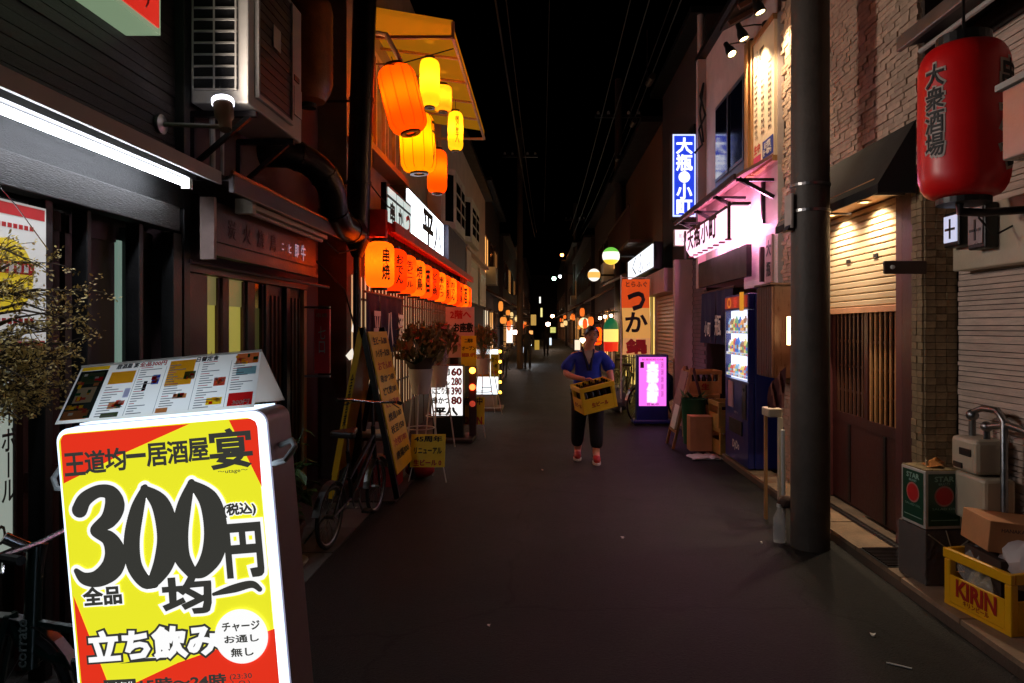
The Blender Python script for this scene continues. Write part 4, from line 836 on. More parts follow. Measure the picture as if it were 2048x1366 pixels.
# flower stands
def flowers(label, loc, cz, rad, cols, seed, wrap, bz, blab=None, stand=WHITE):
    T = thing('flower_stand', label, 'flower stand', (loc[0],loc[1],0)); r2 = random.Random(seed)
    mb = MB(); mb.lathe([(0,bz-.28),(.1,bz-.28),(.145,bz),(.15,bz+.01),(.135,bz+.01),(.1,bz-.2),(0,bz-.2)], 20); part(T, 'bucket', mb, stand, True, local=True)
    for k in range(3):
        a = k*2.09+.5; mb = MB(); mb.tube([(.1*math.cos(a),.1*math.sin(a),bz-.1),(.24*math.cos(a),.24*math.sin(a),0)], .01, 6); part(T, 'leg', mb, WHITE, local=True)
    mb = MB(); mb.ring((0,0,bz*.4), .16, .006, 'z', 20, 5); part(T, 'ring', mb, WHITE, local=True)
    mb = MB(); nn = 14; vs = []
    for i in range(nn):
        a = 2*math.pi*i/nn; vs += [(.11*math.cos(a),.11*math.sin(a),bz-.02), (rad*.6*math.cos(a)*r2.uniform(.8,1.1), rad*.5*math.sin(a), cz-.1+r2.uniform(-.05,.08))]
    mb.add(vs, [(2*i,2*((i+1)%nn),2*((i+1)%nn)+1,2*i+1) for i in range(nn)]); part(T, 'wrapping', mb, wrap, True, local=True)
    lf = MB(); st_ = MB()
    for k in range(420):
        a, e = r2.uniform(0,6.28), r2.uniform(-.2,1.4); rr = rad*r2.uniform(.5,1.08); tip = Vector((rr*math.cos(a)*math.cos(e), rr*.8*math.sin(a)*math.cos(e), cz+rr*math.sin(e)*1.05)); p0 = Vector((0,0,bz)); dd = (tip-p0).normalized(); s = r2.uniform(.05,.14); w = dd.cross(Vector((r2.gauss(0,1),r2.gauss(0,1),r2.gauss(0,1)))).normalized()
        q_ = r2.choice((.08,.22,.3)); dd = (dd + Vector((r2.gauss(0,.5),r2.gauss(0,.5),r2.gauss(0,.4)))).normalized(); lf.add([tip-dd*s, tip-dd*s*.4+w*s*q_, tip+Vector((0,0,s*.12)), tip-dd*s*.4-w*s*q_], [(0,1,2,3)])
        if k % 6 == 0: st_.tube([p0, tip-dd*s*.5], .003, 4, False)
    part(T, 'foliage', lf, mat('bouquet_leaf', (124,112,58), .6, var=.5, vs=20, bump=0), local=True, kind='stuff'); part(T, 'stems', st_, LEAF, local=True, kind='stuff')
    for ci, cm in enumerate(cols):
        fl = MB()
        for k in range(9 if ci == 0 or len(cols) < 3 else 14):
            a, e = r2.uniform(0,6.28), r2.uniform(0,1.45); rr = rad*r2.uniform(.75,1.02); c = Vector((rr*math.cos(a)*math.cos(e), rr*.8*math.sin(a)*math.cos(e), cz+rr*math.sin(e))); up = (c-Vector((0,0,cz-.2))).normalized(); x = up.orthogonal().normalized(); y = up.cross(x); s = r2.uniform(.022,.045)
            for q in range(6):
                b0 = q*1.047; fl.poly([c, c+(x*math.cos(b0-.4)+y*math.sin(b0-.4))*s*.8+up*s*.4, c+(x*math.cos(b0)+y*math.sin(b0))*s*1.2+up*s*.5, c+(x*math.cos(b0+.4)+y*math.sin(b0+.4))*s*.8+up*s*.4])
        part(T, 'blossoms', fl, cm, local=True, kind='stuff')
    return T
OR = mat('orange_petal', (206,90,40), .6, var=.3); PKP = mat('pink_petal', (190,90,110), .6, var=.3); RDP = mat('crimson_petal', (150,24,50), .6, var=.3); WHP = mat('cream_petal', (200,180,150), .6)
FILM = clear('wrap_film', (.5,.4,.36), .25, .35)
flowers('big brown-green congratulatory bouquet in a white bucket on a stand', (-1.42,7.95), 1.34, .33, (OR, mat('rust_petal', (120,60,30), .6)), 2, mat('kraft_wrap', (70,56,44), .7), 1.13)
flowers('pink and orange film-wrapped bouquet behind the big brown-green one', (-1.4,9.15), 1.42, .27, (PKP, OR, WHP), 5, FILM, 1.1)
flowers('crimson bouquet in clear film on a thin stand by the farther lightbox', (-1.12,12.9), 1.36, .3, (RDP, PKP), 8, FILM, 1.02)
# white price lightbox on its dark base
T = thing('menu_lightbox', 'white lit price box with black and red lettering on a dark base', 'sign', (-1.36, 9.8, 0))
mb = MB(); mb.box(-1.58,-1.13,9.7,9.95,.36,1.08); part(T, 'case', mb, BLK)
mb = MB(); mb.box(-1.575,-1.135,9.688,9.699,.37,1.07); part(T, 'face', mb, em('price_face_white', (250,248,246), 1.25))
for i, (a, b) in enumerate((('寿司','60'),('おでん','280'),('にごり酒','390'),('串かつ','80'))):
    text(T, a, (-1.44,9.688,.99-i*.135), .24, .095, 'S', INK, .04); text(T, b, (-1.22,9.688,.99-i*.135), .14, .1, 'S', REDP, .05)
text(T, '平八', (-1.37,9.688,.43), .32, .1, 'S', INK, .07)
mb = MB(); mb.box(-1.56,-1.13,9.7,9.95,.06,.355); part(T, 'pedestal', mb, BLK)
mb = MB(); mb.box(-1.7,-.98,9.55,10.2,0,.055); part(T, 'base', mb, mat('dark_plinth', (60,44,42), .5), bev=.01)
T = thing('poster_stand', 'white poster for the upstairs room above the white price lightbox', 'poster', (-1.2, 10.05, 0))
mb = MB(); mb.box(-1.42,-1.0,10.0,10.02,1.18,1.92); part(T, 'poster', mb, mat('poster_cream', (226,190,176), .5, var=.08))
mb = MB(); mb.box(-1.22,-1.2,10.021,10.04,.05,1.8); part(T, 'pole', mb, STEEL)
text(T, '2階へ', (-1.2,10.0,1.81), .3, .12, 'S', REDP, .04); text(T, 'お座敷', (-1.16,10.0,1.62), .28, .13, 'S', INK, .05); text(T, 'ございます', (-1.18,10.0,1.47), .26, .06, 'S', REDP, .02); text(T, '宴会ご予約承り中', (-1.2,10.0,1.36), .34, .05, 'S', REDP, .01)
T = thing('yellow_poster', 'yellow opening poster at the lower corner of the white upstairs poster', 'poster', (-1.06, 9.9, 1.08))
mb = MB(); mb.box(-1.18,-.96,9.9,9.91,1.06,1.5); part(T, 'sheet', mb, mat('yellow_card', (226,206,30)))
text(T, '二周年', (-1.07,9.9,1.43), .12, .06, 'S', INK, .03); text(T, 'オープン', (-1.07,9.9,1.32), .19, .06, 'S', INK, .03); text(T, 'BEER 0円', (-1.07,9.9,1.22), .19, .06, 'S', REDP, .03)
T = thing('lamp_post', 'short dark post with red and amber lamps beside the price lightbox', 'lamp', (-1.0, 9.85, 0))
mb = MB(); mb.box(-1.06,-.96,9.85,9.95,.06,1.06); part(T, 'post', mb, mat('maroon_trim', (70,44,48)))
for z, m in ((1.0, em('lamp_amber', (255,170,50), 4)), (.76, em('lamp_red', (255,70,30), 4)), (.52, em('lamp_red_dim', (180,60,40), .8))):
    mb = MB(); mb.ball((-1.01,9.84,z), .045, 12); part(T, 'lamp', mb, m, True)
T = thing('menu_lightbox', 'farther white lit box half covered by yellow cards near the crimson bouquet', 'sign', (-1.1, 13.4, 0))
mb = MB(); mb.box(-1.36,-.86,13.4,13.65,.3,1.2); part(T, 'case', mb, STEEL)
mb = MB(); mb.box(-1.35,-.87,13.388,13.399,.31,1.19); part(T, 'face', mb, em('price_face_cool', (236,248,255), 1.6))
mb = MB(); mb.box(-1.5,-.78,13.2,13.8,0,.06); part(T, 'base', mb, mat('pale_plinth', (130,116,108), .5), bev=.01)
mb = MB(); mb.box(-1.34,-.9,13.42,13.62,.061,.299); part(T, 'pedestal', mb, GREYW)
for k in range(5):
    mb = MB(); mb.ball((-.83,13.38,.35+k*.2), .03, 10); part(T, 'lamp', mb, em('lamp_amber', (255,170,50)), True)
for k, (x0_, x1_, m, lab) in enumerate(((-1.3,-1.02,GOLDP,'ochre card hung across the farther white lightbox'),(-1.01,-.86,mat('yellow_card', (226,206,30)),'lemon yellow card at the right edge of the farther lightbox'))):
    T = thing('price_card', lab, 'sign', ((x0_+x1_)/2,13.3,.66)); mb = MB(); mb.box(x0_,x1_,13.3,13.31,.66,1.1); part(T, 'card', mb, m)
    for q in range(3): text(T, ('生ビール','一杯','190円')[q], ((x0_+x1_)/2,13.3,1.0-q*.13), (x1_-x0_)*.8, .08, 'S', INK if q < 2 else REDP, .03)
mb = MB(); mb.tube([(-1.16,12.75,.98),(-1.35,12.6,.01)], .008, 5); mb.tube([(-.95,12.75,.98),(-.75,12.65,.01)], .008, 5); mb.tube([(-1.14,12.78,.5),(-.96,12.78,.5)], .008, 5)
single('wire_stand', mb, WHITE, 'thin white wire stand straddling the farther lightbox', 'stand')
# ================================================================ RIGHT: near ribbed house
T = thing('ribbed_house', 'near house front of horizontal ribbed siding behind the meters', 'building', (2.7, 3, 0))
SID = mat('ribbed_siding', (226,200,182), .7, var=.3, vs=4, bump=.7, bs=34, rv=.12, stretch=(2,1.2,9))
mb = MB(); mb.box(2.7, 6, -2, 4.42, 0, 6.5); part(T, 'wall', mb, mat('siding_back', (60,50,46), .8))
z = .1; k = 0
while z < 3.35:
    hgt = rnd.choice((.026,.034,.042)); mb = MB(); mb.box(2.679 + rnd.uniform(-.004,.004), 2.699, 1.2, 4.4, z, z + hgt); part(T, 'siding_board', mb, SID); z += hgt + .005
mb = MB(); mb.prism([(2.699,0,3.62),(2.3,0,3.46),(2.3,0,3.4),(2.699,0,3.52)], (0,4.36,0)); part(T, 'eave', mb, BLK)
mb = MB(); mb.box(2.262, 2.297, 1.0, 4.37, 3.38, 3.47); part(T, 'gutter', mb, mat('grey_gutter', (120,110,104), .35, .4), bev=.008)
mb = MB(); mb.tube([(2.38,1.0,3.36),(2.38,4.3,3.36)], .016, 8); part(T, 'awning_bar', mb, GREYW, True)
# ---- stone-clad restaurant with half-drawn shutter
T = thing('stone_restaurant', 'stone-clad restaurant with a half-drawn shutter over lattice doors', 'building', (2.5, 5.7, 0))
STONE = mat('ledge_stone', (204,174,150), .8, var=.35, vs=9, bump=.8, bs=30, rv=.22)
TILE = mat('olive_stone_tile', (160,136,100), .75, var=.4, vs=14, bump=.7, bs=40, rv=.28)
mb = MB(); mb.box(2.475, 6, 4.42, 7.0, 2.62, 6.6); part(T, 'upper_wall', mb, mat('stone_joint', (70,58,50), .9))
mb = MB(); mb.box(2.72, 6, 4.55, 6.42, 0, 2.62); part(T, 'recess_wall', mb, RWOOD)
mb = MB(); mb.box(2.475, 6, 6.42, 7.0, 0, 2.62); part(T, 'side_wall', mb, mat('stone_joint', (70,58,50)))
mb = MB(); mb.box(2.475, 2.69, 4.43, 4.56, 0, 2.62); part(T, 'pillar', mb, mat('stone_joint', (70,58,50)))
stones = [mkmesh('stone', MB().box(-.03 + d, 0, -l/2, l/2, 0, .037), STONE) for l, d in ((.1,0),(.13,.004),(.16,-.004),(.08,.003),(.12,-.005))]
lens_ = (.1,.13,.16,.08,.12); cand = []; row = 0; z = 2.64
while z < 5.6:
    y = 4.425 + rnd.uniform(0,.05)
    while y < 6.98:
        i = rnd.randrange(5)
        if y + lens_[i] > 7.0: break
        cand.append((y + lens_[i]/2, z, i)); y += lens_[i] + .006
    z += .041
z = .08
while z < 2.6:
    y = 6.43
    while y < 6.9:
        i = rnd.randrange(5)
        if y + lens_[i] > 7.01: break
        cand.append((y + lens_[i]/2, z, i)); y += lens_[i] + .006
    z += .041
vis = [c for c in cand if c[0] < 6.0 and c[1] < 4.6]; vis.sort(key=lambda c: (c[0]**2 + (c[1]-1.6)**2)); near = set(vis[:300])
rest = MB()
for c in cand:
    if c in near:
        o = bpy.data.objects.new('stone', stones[c[2]]); C.objects.link(o); o.parent = T; o.location = (2.475-2.5, c[0]-5.7, c[1]); WM[o.name] = WM[T.name]
    else:
        d_ = rnd.uniform(-.036,-.026); rest.box(2.475 + d_, 2.476, c[0]-lens_[c[2]]/2, c[0]+lens_[c[2]]/2, c[1], c[1]+.037)
part(T, 'stonework', rest, STONE, kind='stuff')
tl = [mkmesh('tile', MB().box(-w/2, w/2, -.012 + d, 0, 0, h_), TILE) for w, h_, d in ((.066,.042,0),(.066,.042,.004),(.066,.042,-.004))]
tw = [mkmesh('tile', MB().box(-.012 + d, 0, -.03, .03, 0, .042), TILE) for d in (0,.004,-.003)]
for q in range(54):
    zz = .1 + q*.046
    for j in range(3):
        o = bpy.data.objects.new('tile', rnd.choice(tl)); C.objects.link(o); o.parent = T; o.location = (2.51 + j*.07 - 2.5, 4.43-5.7, zz); WM[o.name] = WM[T.name]
    for j in range(2):
        o = bpy.data.objects.new('tile', rnd.choice(tw)); C.objects.link(o); o.parent = T; o.location = (2.475-2.5, 4.462 + j*.064 - 5.7, zz); WM[o.name] = WM[T.name]
MAROON = mat('maroon_jamb', (84,40,40), .5, var=.2)
for y0, y1 in ((4.86,4.95),(6.34,6.41)):
    mb = MB(); mb.box(2.56, 2.71, y0, y1, .06, 2.6); part(T, 'jamb', mb, MAROON, bev=.004)
mb = MB(); mb.box(2.56, 2.71, 4.561, 4.859, .06, 2.6); part(T, 'side_panel', mb, RWOOD)
mb = MB(); mb.box(2.22, 2.7, 4.57, 6.4, 2.6, 2.618); sof = part(T, 'soffit', mb, PALEW)
# shutter
mb = MB(); mb.box(2.64, 2.66, 4.951, 6.339, 1.79, 2.598); sh = part(T, 'shutter', mb, mat('shutter_back', (120,96,72), .5))
SLT = mat('shutter_slat', (206,184,150), .5, var=.15, vs=2, bump=.05)
for k in range(15):
    z0 = 1.795 + k*.0535; mb = MB(); mb.prism([(2.64,4.952,z0),(2.622,4.952,z0+.008),(2.62,4.952,z0+.042),(2.64,4.952,z0+.05)], (0,1.386,0)); part(sh, 'slat', mb, SLT)
mb = MB(); mb.box(2.61, 2.665, 4.951, 6.339, 1.74, 1.789); part(sh, 'bottom_bar', mb, mat('shutter_bar', (196,150,116), .4, .3), bev=.004)
for y in (5.36, 5.84):
    mb = MB(); mb.box(2.612, 2.62, y-.035, y+.035, 2.17, 2.2); part(sh, 'lock_plate', mb, BLK)
# lattice doors
for y0, y1, fx in ((4.96,5.64,2.66),(5.65,6.33,2.695)):
    mb = MB(); mb.box(fx, fx+.025, y0, y1, .08, .78); d = part(T, 'lattice_door', mb, RWOOD)
    for b in ((y0,y0+.06,.781,2.1),(y1-.06,y1,.781,2.1),(y0+.061,y1-.061,.781,.86),(y0+.061,y1-.061,1.98,2.1)):
        mb = MB(); mb.box(fx-.003, fx+.03, *b); part(d, 'frame', mb, RWOOD)
    mb = MB(); mb.box(fx-.008, fx-.001, (y0+y1)/2-.02, (y0+y1)/2+.02, .09, .77); part(d, 'panel_groove', mb, BLK)
    mb = MB(); mb.box(fx+.016, fx+.02, y0+.06, y1-.06, .86, 1.98); part(d, 'pane', mb, GLASS)
    for k in range(7):
        yy = y0+.085+k*.079; mb = MB(); mb.box(fx-.002, fx+.012, yy, yy+.03, .861, 1.979); part(d, 'lattice_bar', mb, PALEW if y0 < 5.2 else BWOOD)
    for k in range(4):
        zz = 1.05+k*.22; mb = MB(); mb.box(fx+.0125, fx+.0155, y0+.061, y1-.061, zz, zz+.022); part(d, 'lattice_rail', mb, RWOOD)
for y in (5.3, 5.92):
    T2 = thing('downlight', 'recessed downlight lit over the shutter, nearer one' if y < 5.5 else 'recessed downlight lit over the shutter, beside the utility pole', 'downlight', (2.5, y, 2.59))
    mb = MB(); mb.lathe([(.035,0),(.055,0),(.055,.012),(.035,.012),(.035,0)], 20, Matrix.Translation((2.5,y,2.588))); part(T2, 'trim_ring', mb, CREAM)
    mb = MB(); mb.lathe([(0,.006),(.034,.006),(.034,.012),(0,.012)], 16, Matrix.Translation((2.5,y,2.588))); part(T2, 'lens', mb, em('lens_warm', (255,214,150), 5))
    lamp(T2, 'SPOT', (2.48,y,2.582), 29, (1,.78,.54), .02, 140, (2.62,y,1.4), .9)
T = thing('box_awning', 'black fabric awning projecting over the shuttered doorway', 'awning', (2.4, 5.4, 2.5))
mb = MB(); mb.prism([(2.44,4.46,2.98),(2.19,4.46,2.56),(2.19,4.46,2.5),(2.44,4.46,2.5)], (0,.012,0)); part(T, 'end_panel', mb, mat('black_canvas', (20,17,16), .85, var=.3, bump=.3, bs=140))
mb = MB(); mb.prism([(2.44,4.473,2.98),(2.19,4.473,2.56),(2.19,4.473,2.5),(2.205,4.473,2.5),(2.205,4.473,2.555),(2.44,4.473,2.955)], (0,1.95,0)); part(T, 'canvas', mb, mat('black_canvas', (20,17,16)))
for y in (4.6, 5.4, 6.2):
    mb = MB(); mb.tube([(2.44,y,2.52),(2.2,y,2.52)], .01, 6); part(T, 'strut', mb, DSTEEL)
T = thing('bracket_board', 'small brown bracket board with a white button on the tiled pillar', 'bracket', (2.33, 4.41, 1.98))
mb = MB(); mb.box(2.2, 2.475, 4.39, 4.416, 1.965, 2.05); part(T, 'board', mb, mat('bracket_brown', (70,42,30), .4), bev=.008)
mb = MB(); mb.lathe([(0,0),(.014,0),(.012,.012),(0,.016)], 14, Matrix.Translation((2.25,4.39,2.008)) @ Matrix.Rotation(R(90),4,'X')); part(T, 'button', mb, WHITE, True)
# big unlit red lantern
T = thing('red_lantern', 'big unlit red vinyl lantern with black tavern lettering', 'lantern', (2.22, 3.6, 2.3))
RV = mat('red_vinyl', (226,22,24), .38, var=.12, vs=5, bump=.12, bs=18)
h, r = .8, .212
def prof(z):
    t = max(0, min(1, z/.13, (h-z)/.13)); return r*(.62 + .38*math.sqrt(max(0, 1-(1-t)**2)))*(1+.02*math.sin(math.pi*z/h))
zs = [h*i/52 for i in range(53)]
mb = MB(); mb.lathe([(.1,0)] + [(prof(z) - (.0016 if i % 2 else 0), z) for i, z in enumerate(zs)] + [(.1,h)], 40); part(T, 'shade', mb, RV, True, local=True)
for z0, z1 in ((-.03,-.001),(h+.001,h+.05)):
    mb = MB(); mb.lathe([(0,z0),(.13,z0),(.13,z1),(0,z1)], 24); part(T, 'cap', mb, BLK, local=True)
mb = MB(); mb.tube([(0,0,h+.05),(0,0,h+.26)], .008, 6); part(T, 'hanger', mb, BLK, local=True)
mb = MB(); mb.tube([(-.02,0,-.03),(-.02,0,-.07),(.1,.0,-.075),(.45,0,-.05)], .022, 10); part(T, 'fitting', mb, DSTEEL, True, local=True)
for body, ang, w, hh, zc in (('大衆酒場', -158, .1, .47, .44), ('串かつ', -54, .15, .54, .4), ('やきとり', -236, .15, .58, .4)):
    wraptext(T, vert(body), prof, R(ang), zc, w*1.1, hh*1.03, mat('lantern_white_edge', (190,170,160), .5, bump=0), .06, .002)
    wraptext(T, vert(body), prof, R(ang), zc, w, hh, INK, .02, .005)
mb = MB(); mb.tube([(2.3,3.6,2.2),(2.45,3.7,2.12),(2.62,3.75,2.2)], .006, 5); single('lantern_cable', mb, RUBBER, 'thin black cable drooping from the red lantern to the wall', 'cable')
T = thing('ventilation_hood', 'pale metal hood box on the wall right of the red lantern', 'hood', (2.4, 2.8, 2.38))
mb = MB(); mb.box(2.1, 2.672, 2.3, 3.12, 2.38, 2.7); part(T, 'box', mb, mat('brushed_hood', (180,168,162), .3, .5, var=.15), bev=.008)
mb = MB(); mb.box(2.08, 2.672, 2.28, 3.14, 2.702, 2.73); part(T, 'top_plate', mb, GREYW)
T = thing('meter_box', 'beige electricity meter board with two glazed meters', 'meter', (2.62, 4.0, 1.97))
mb = MB(); mb.box(2.57, 2.67, 3.55, 4.28, 1.97, 2.34); part(T, 'board', mb, CREAM, bev=.01)
mb = MB(); mb.box(2.5, 2.671, 3.2, 3.549, 1.95, 2.36); part(T, 'side_box', mb, mat('olive_beige', (124,112,92), .5), bev=.01)
for y0, y1, m, z0, z1 in ((4.08,4.24,em('screen_blue_white', (210,215,245), .75),2.14,2.3),(3.84,4.0,mat('meter_dial', (130,110,104), .3),2.1,2.31)):
    mb = MB(); mb.box(2.49, 2.569, y0, y1, z0-.03, z1+.02); c_ = part(T, 'meter', mb, BLK, bev=.01)
    mb = MB(); mb.box(2.483, 2.489, y0+.015, y1-.015, z0, z1); part(c_, 'dial', mb, m)
    mb = MB(); mb.box(2.48, 2.4825, y0+.03, y1-.03, z0+.07, z0+.085); mb.box(2.48, 2.4825, (y0+y1)/2-.008, (y0+y1)/2+.008, z0+.02, z0+.14); part(c_, 'marking', mb, BLK)
# gas meter and pipes
T = thing('gas_meter', 'cream gas meter with steel pipes on the ribbed wall', 'gas meter', (2.55, 3.95, .55))
mb = MB(); mb.box(2.45, 2.64, 3.86, 4.1, .78, .98); part(T, 'head', mb, CREAM, bev=.025)
mb = MB(); mb.box(2.46, 2.64, 3.8, 4.16, .5, .77); part(T, 'body', mb, CREAM, bev=.02)
mb = MB(); mb.box(2.44, 2.449, 3.9, 4.0, .88, .92); part(T, 'counter', mb, BLK)
mb = MB(); mb.box(2.44, 2.4492, 3.98, 4.06, .8, .83); part(T, 'counter', mb, BLK)
for k, pts in enumerate(([(2.55,4.05,.98),(2.55,4.05,1.12),(2.57,3.98,1.15),(2.57,3.86,1.15),(2.57,3.8,1.1),(2.57,3.8,.2)], [(2.55,3.92,.98),(2.55,3.92,1.05),(2.58,3.78,1.08),(2.6,3.66,1.06),(2.6,3.64,1.0),(2.6,3.64,.1)])):
    mb = MB(); mb.tube(pts, .02, 10); part(T, 'pipe', mb, STEEL, True)
mb = MB(); mb.ball((2.55,4.05,1.1), .035, 12); mb.ball((2.55,3.92,1.05), .032, 12); part(T, 'elbow_joint', mb, STEEL, True)
# tin on a wrapped block
T = thing('oil_tin', 'square green tin with red round mark on a wrapped block', 'tin', (2.38, 4.18, .42), R(5))
TIN = mat('tinplate', (190,170,130), .3, .8, var=.4, vs=18, bump=.1)
GT = mat('tin_green', (14,70,48), .35, var=.15, bump=0, coat=.3)
mb = MB(); mb.box(-.117,.117,-.117,.117,0,.345); part(T, 'body', mb, mat('tin_white', (196,190,178), .35), local=True, bev=.004)
mb = MB(); mb.box(-.113,.113,-.113,.113,.3455,.352); part(T, 'lid', mb, TIN, local=True)
mb = MB(); mb.lathe([(0,.352),(.03,.352),(.03,.37),(0,.37)], 16, Matrix.Translation((.05,.04,0))); mb.tube([(-.05,-.03,.352),(-.03,0,.39),(.0,.03,.352)], .006, 6); part(T, 'cap', mb, TIN, local=True)
mb = MB(); mb.poly([(-.06,-.06,.356),(.02,-.08,.372),(.07,-.02,.36),(.05,.05,.38),(-.04,.04,.362)]); mb.poly([(0,0,.36),(.1,.02,.366),(.09,.08,.392),(.02,.06,.37)]); part(T, 'crumpled_foil', mb, mat('copper_foil', (200,130,70), .25, .9), local=True)
for fc, xd, in (('f', (1,0,0)), ('l', (0,-1,0))):
    xd = Vector(xd); nd = xd.cross(Vector((0,0,1))); c0 = nd*.1172
    q = lambda u, v, e: c0 + xd*u + Vector((0,0,v)) + nd*e
    mb = MB(); mb.poly([q(-.1,.018,.001),(q(.1,.018,.001)),q(.1,.328,.001),q(-.1,.328,.001)]); part(T, 'green_label', mb, GT, local=True)
    for rr, m, e in ((.062,mat('tin_pink', (190,120,110), .4),.002),(.052,REDP,.003)):
        mb = MB(); mb.poly([q(rr*math.cos(a),.195+rr*math.sin(a),e) for a in [i*.2094 for i in range(30)]]); part(T, 'round_mark', mb, m, local=True)
    text(T, 'STAR', q(0,.297,0), .12, .03, (tuple(xd),(0,0,1)), mat('tin_pale_green', (150,190,170), .4), .03, .002, local=True); text(T, 'BRAND', q(0,.268,0), .07, .014, (tuple(xd),(0,0,1)), mat('tin_pale_green', (150,190,170)), .01, .002, local=True)
    text(T, 'SALAD OIL', q(0,.12,0), .15, .013, (tuple(xd),(0,0,1)), mat('tin_pale_green', (150,190,170)), .0, .002, local=True)
    mb = MB(); mb.poly([q(-.085,.05,.002),q(.085,.05,.002),q(.085,.054,.002),q(-.085,.054,.002)]); part(T, 'line_print', mb, mat('tin_pale_green', (150,190,170)), local=True)
T = thing('wrapped_block', 'brown block wrapped in creased clear film under the green tin', 'box', (2.4, 4.2, .085), R(5))
mb = MB(); mb.box(-.14,.14,-.14,.13,0,.333); part(T, 'carton', mb, mat('dark_carton', (64,48,40), .7, var=.4), local=True, bev=.008)
mb = MB(); nf = 9
vs = [(-.146 + .292*i/nf, -.146 + .006*math.sin(i*2.1+j*1.7), .33*j/nf) for i in range(nf+1) for j in range(nf+1)]; mb.add(vs, [(i*(nf+1)+j,(i+1)*(nf+1)+j,(i+1)*(nf+1)+j+1,i*(nf+1)+j+1) for i in range(nf) for j in range(nf)])
vs = [(-.146 + .006*math.sin(i*1.9+j*2.3), -.146 + .28*i/nf, .33*j/nf) for i in range(nf+1) for j in range(nf+1)]; mb.add(vs, [(i*(nf+1)+j,(i+1)*(nf+1)+j,(i+1)*(nf+1)+j+1,i*(nf+1)+j+1) for i in range(nf) for j in range(nf)])
part(T, 'film', mb, clear('crease_film', (.8,.75,.7), .12, .09), local=True)
mb = MB(); mb.tube([(-.13,-.15,.31),(.02,-.15,.2),(.14,-.15,.28)], .004, 5); mb.tube([(-.02,-.15,.33),(.03,-.15,.17),(.12,-.15,.04)], .003, 5); part(T, 'tape', mb, CREAM, local=True)
T = thing('cardboard_box', 'flat brown cardboard box leaning behind the yellow crate', 'box', (2.5, 3.66, .4))
mb = MB(); mb.obox((2.5,3.66,.52),(.34,.3,.16),Matrix.Rotation(R(6),3,'Y') @ Matrix.Rotation(R(-8),3,'Z')); part(T, 'carton', mb, mat('cardboard', (190,132,84), .75, var=.2, bump=.1), bev=.004)
text(T, 'HANAKATSUO-CW', (2.47,3.485,.572), .26, .018, 'S', BWOOD, .03, .006, rot=R(-6))
mb = MB(); mb.box(2.35,2.66,3.5,3.8,.085,.42); part(T, 'lower_carton', mb, mat('dark_carton', (64,48,40)))
# ---- beer crate
def crate(name, label, loc, rz, col, words=None, wm=None, group=None, bottles=0, rot=None, W_=.46, D_=.36, H_=.32, emb=True):
    T = thing(name, label, 'crate', loc, rz, group, rot); t = .014; L = dict(local=True)
    mb = MB(); mb.box(-W_/2,W_/2,-D_/2,D_/2,0,.02); part(T, 'floor', mb, col, **L)
    for sy in (-1,1):
        y0, y1 = (-D_/2, -D_/2+t) if sy < 0 else (D_/2-t, D_/2)
        mb = MB(); mb.box(-W_/2+.04,W_/2-.04,y0,y1,.021,.17); part(T, 'side_panel', mb, col, **L, bev=.003)
        mb = MB(); mb.box(-W_/2-.006,W_/2+.006,y0-.006,y1+.006,H_-.055,H_); part(T, 'rim', mb, col, **L, bev=.006)
    for sx in (-1,1):
        x0, x1 = (-W_/2, -W_/2+t) if sx < 0 else (W_/2-t, W_/2)
        mb = MB(); mb.box(x0,x1,-D_/2+.04,D_/2-.04,.021,.17); part(T, 'end_panel', mb, col, **L, bev=.003)
        mb = MB(); mb.box(x0-.006,x1+.006,-D_/2+t+.007,D_/2-t-.007,H_-.055,H_); part(T, 'rim', mb, col, **L, bev=.006)
        for sy in (-1,1):
            mb = MB(); cx_, cy_ = sx*(W_/2-.02), sy*(D_/2-.02); mb.box(cx_-.0215,cx_+.0215,cy_-.0215,cy_+.0215,0,H_-.056); part(T, 'corner_post', mb, col, **L, bev=.008)
    if words:
        for i, (s, w, hh, z) in enumerate(words):
            text(T, s, (0,-D_/2,z), w, hh, 'S', wm, .05 if i == 0 else .02, .002, local=True)
            if i == 0: text(T, s, (-W_/2,0,z), min(w, D_*.7), hh*.9, 'W', wm, .05, .002, local=True)
    for k in range(bottles):
        x, y = -W_/2+.07+(k % 5)*.08, -D_/2+.07+(k//5)*.075; mb = MB(); mb.lathe([(0,.02),(.034,.02),(.034,.2),(.014,.26),(.013,.3),(0,.3)], 10, Matrix.Translation((x,y,.003))); part(T, 'bottle', mb, mat('brown_glass', (40,18,8), .1, spec=.8, bump=0), True, **L)
    return T
YC = mat('yellow_crate', (250,184,20), .4, var=.12, vs=3, bump=.05)
RDW = mat('crate_red_letter', (186,36,20), .5, bump=0)
crate('beer_crate', 'yellow crate with red lettering heaped with clear plastic bags by the kerb', (2.47,3.63,.085), R(-80), YC, (('KIRIN',.26,.085,.115),('キリンビール',.17,.028,.05)), RDW, None, 0, None, .44, .38, .31)
r2 = random.Random(11)
def bag(label, c, sz, m, seed, name='plastic_bag'):
    r3 = random.Random(seed); mb = MB(); vs = []; nn, mm = 18, 12
    for i in range(mm+1):
        for j in range(nn):
            a, e = 2*math.pi*j/nn, math.pi*i/mm; k = 1 + .18*math.sin(3*a+e*4+seed) + r3.uniform(-.08,.08); vs.append((c[0]+sz[0]*k*math.sin(e)*math.cos(a), c[1]+sz[1]*k*math.sin(e)*math.sin(a), c[2]+sz[2]*(1-math.cos(e))/2*(1+.1*math.sin(5*a))))
    mb.add(vs, [(i*nn+j,i*nn+(j+1)%nn,(i+1)*nn+(j+1)%nn,(i+1)*nn+j) for i in range(mm) for j in range(nn)]); return single(name, mb, m, label, 'bag', smooth=True)
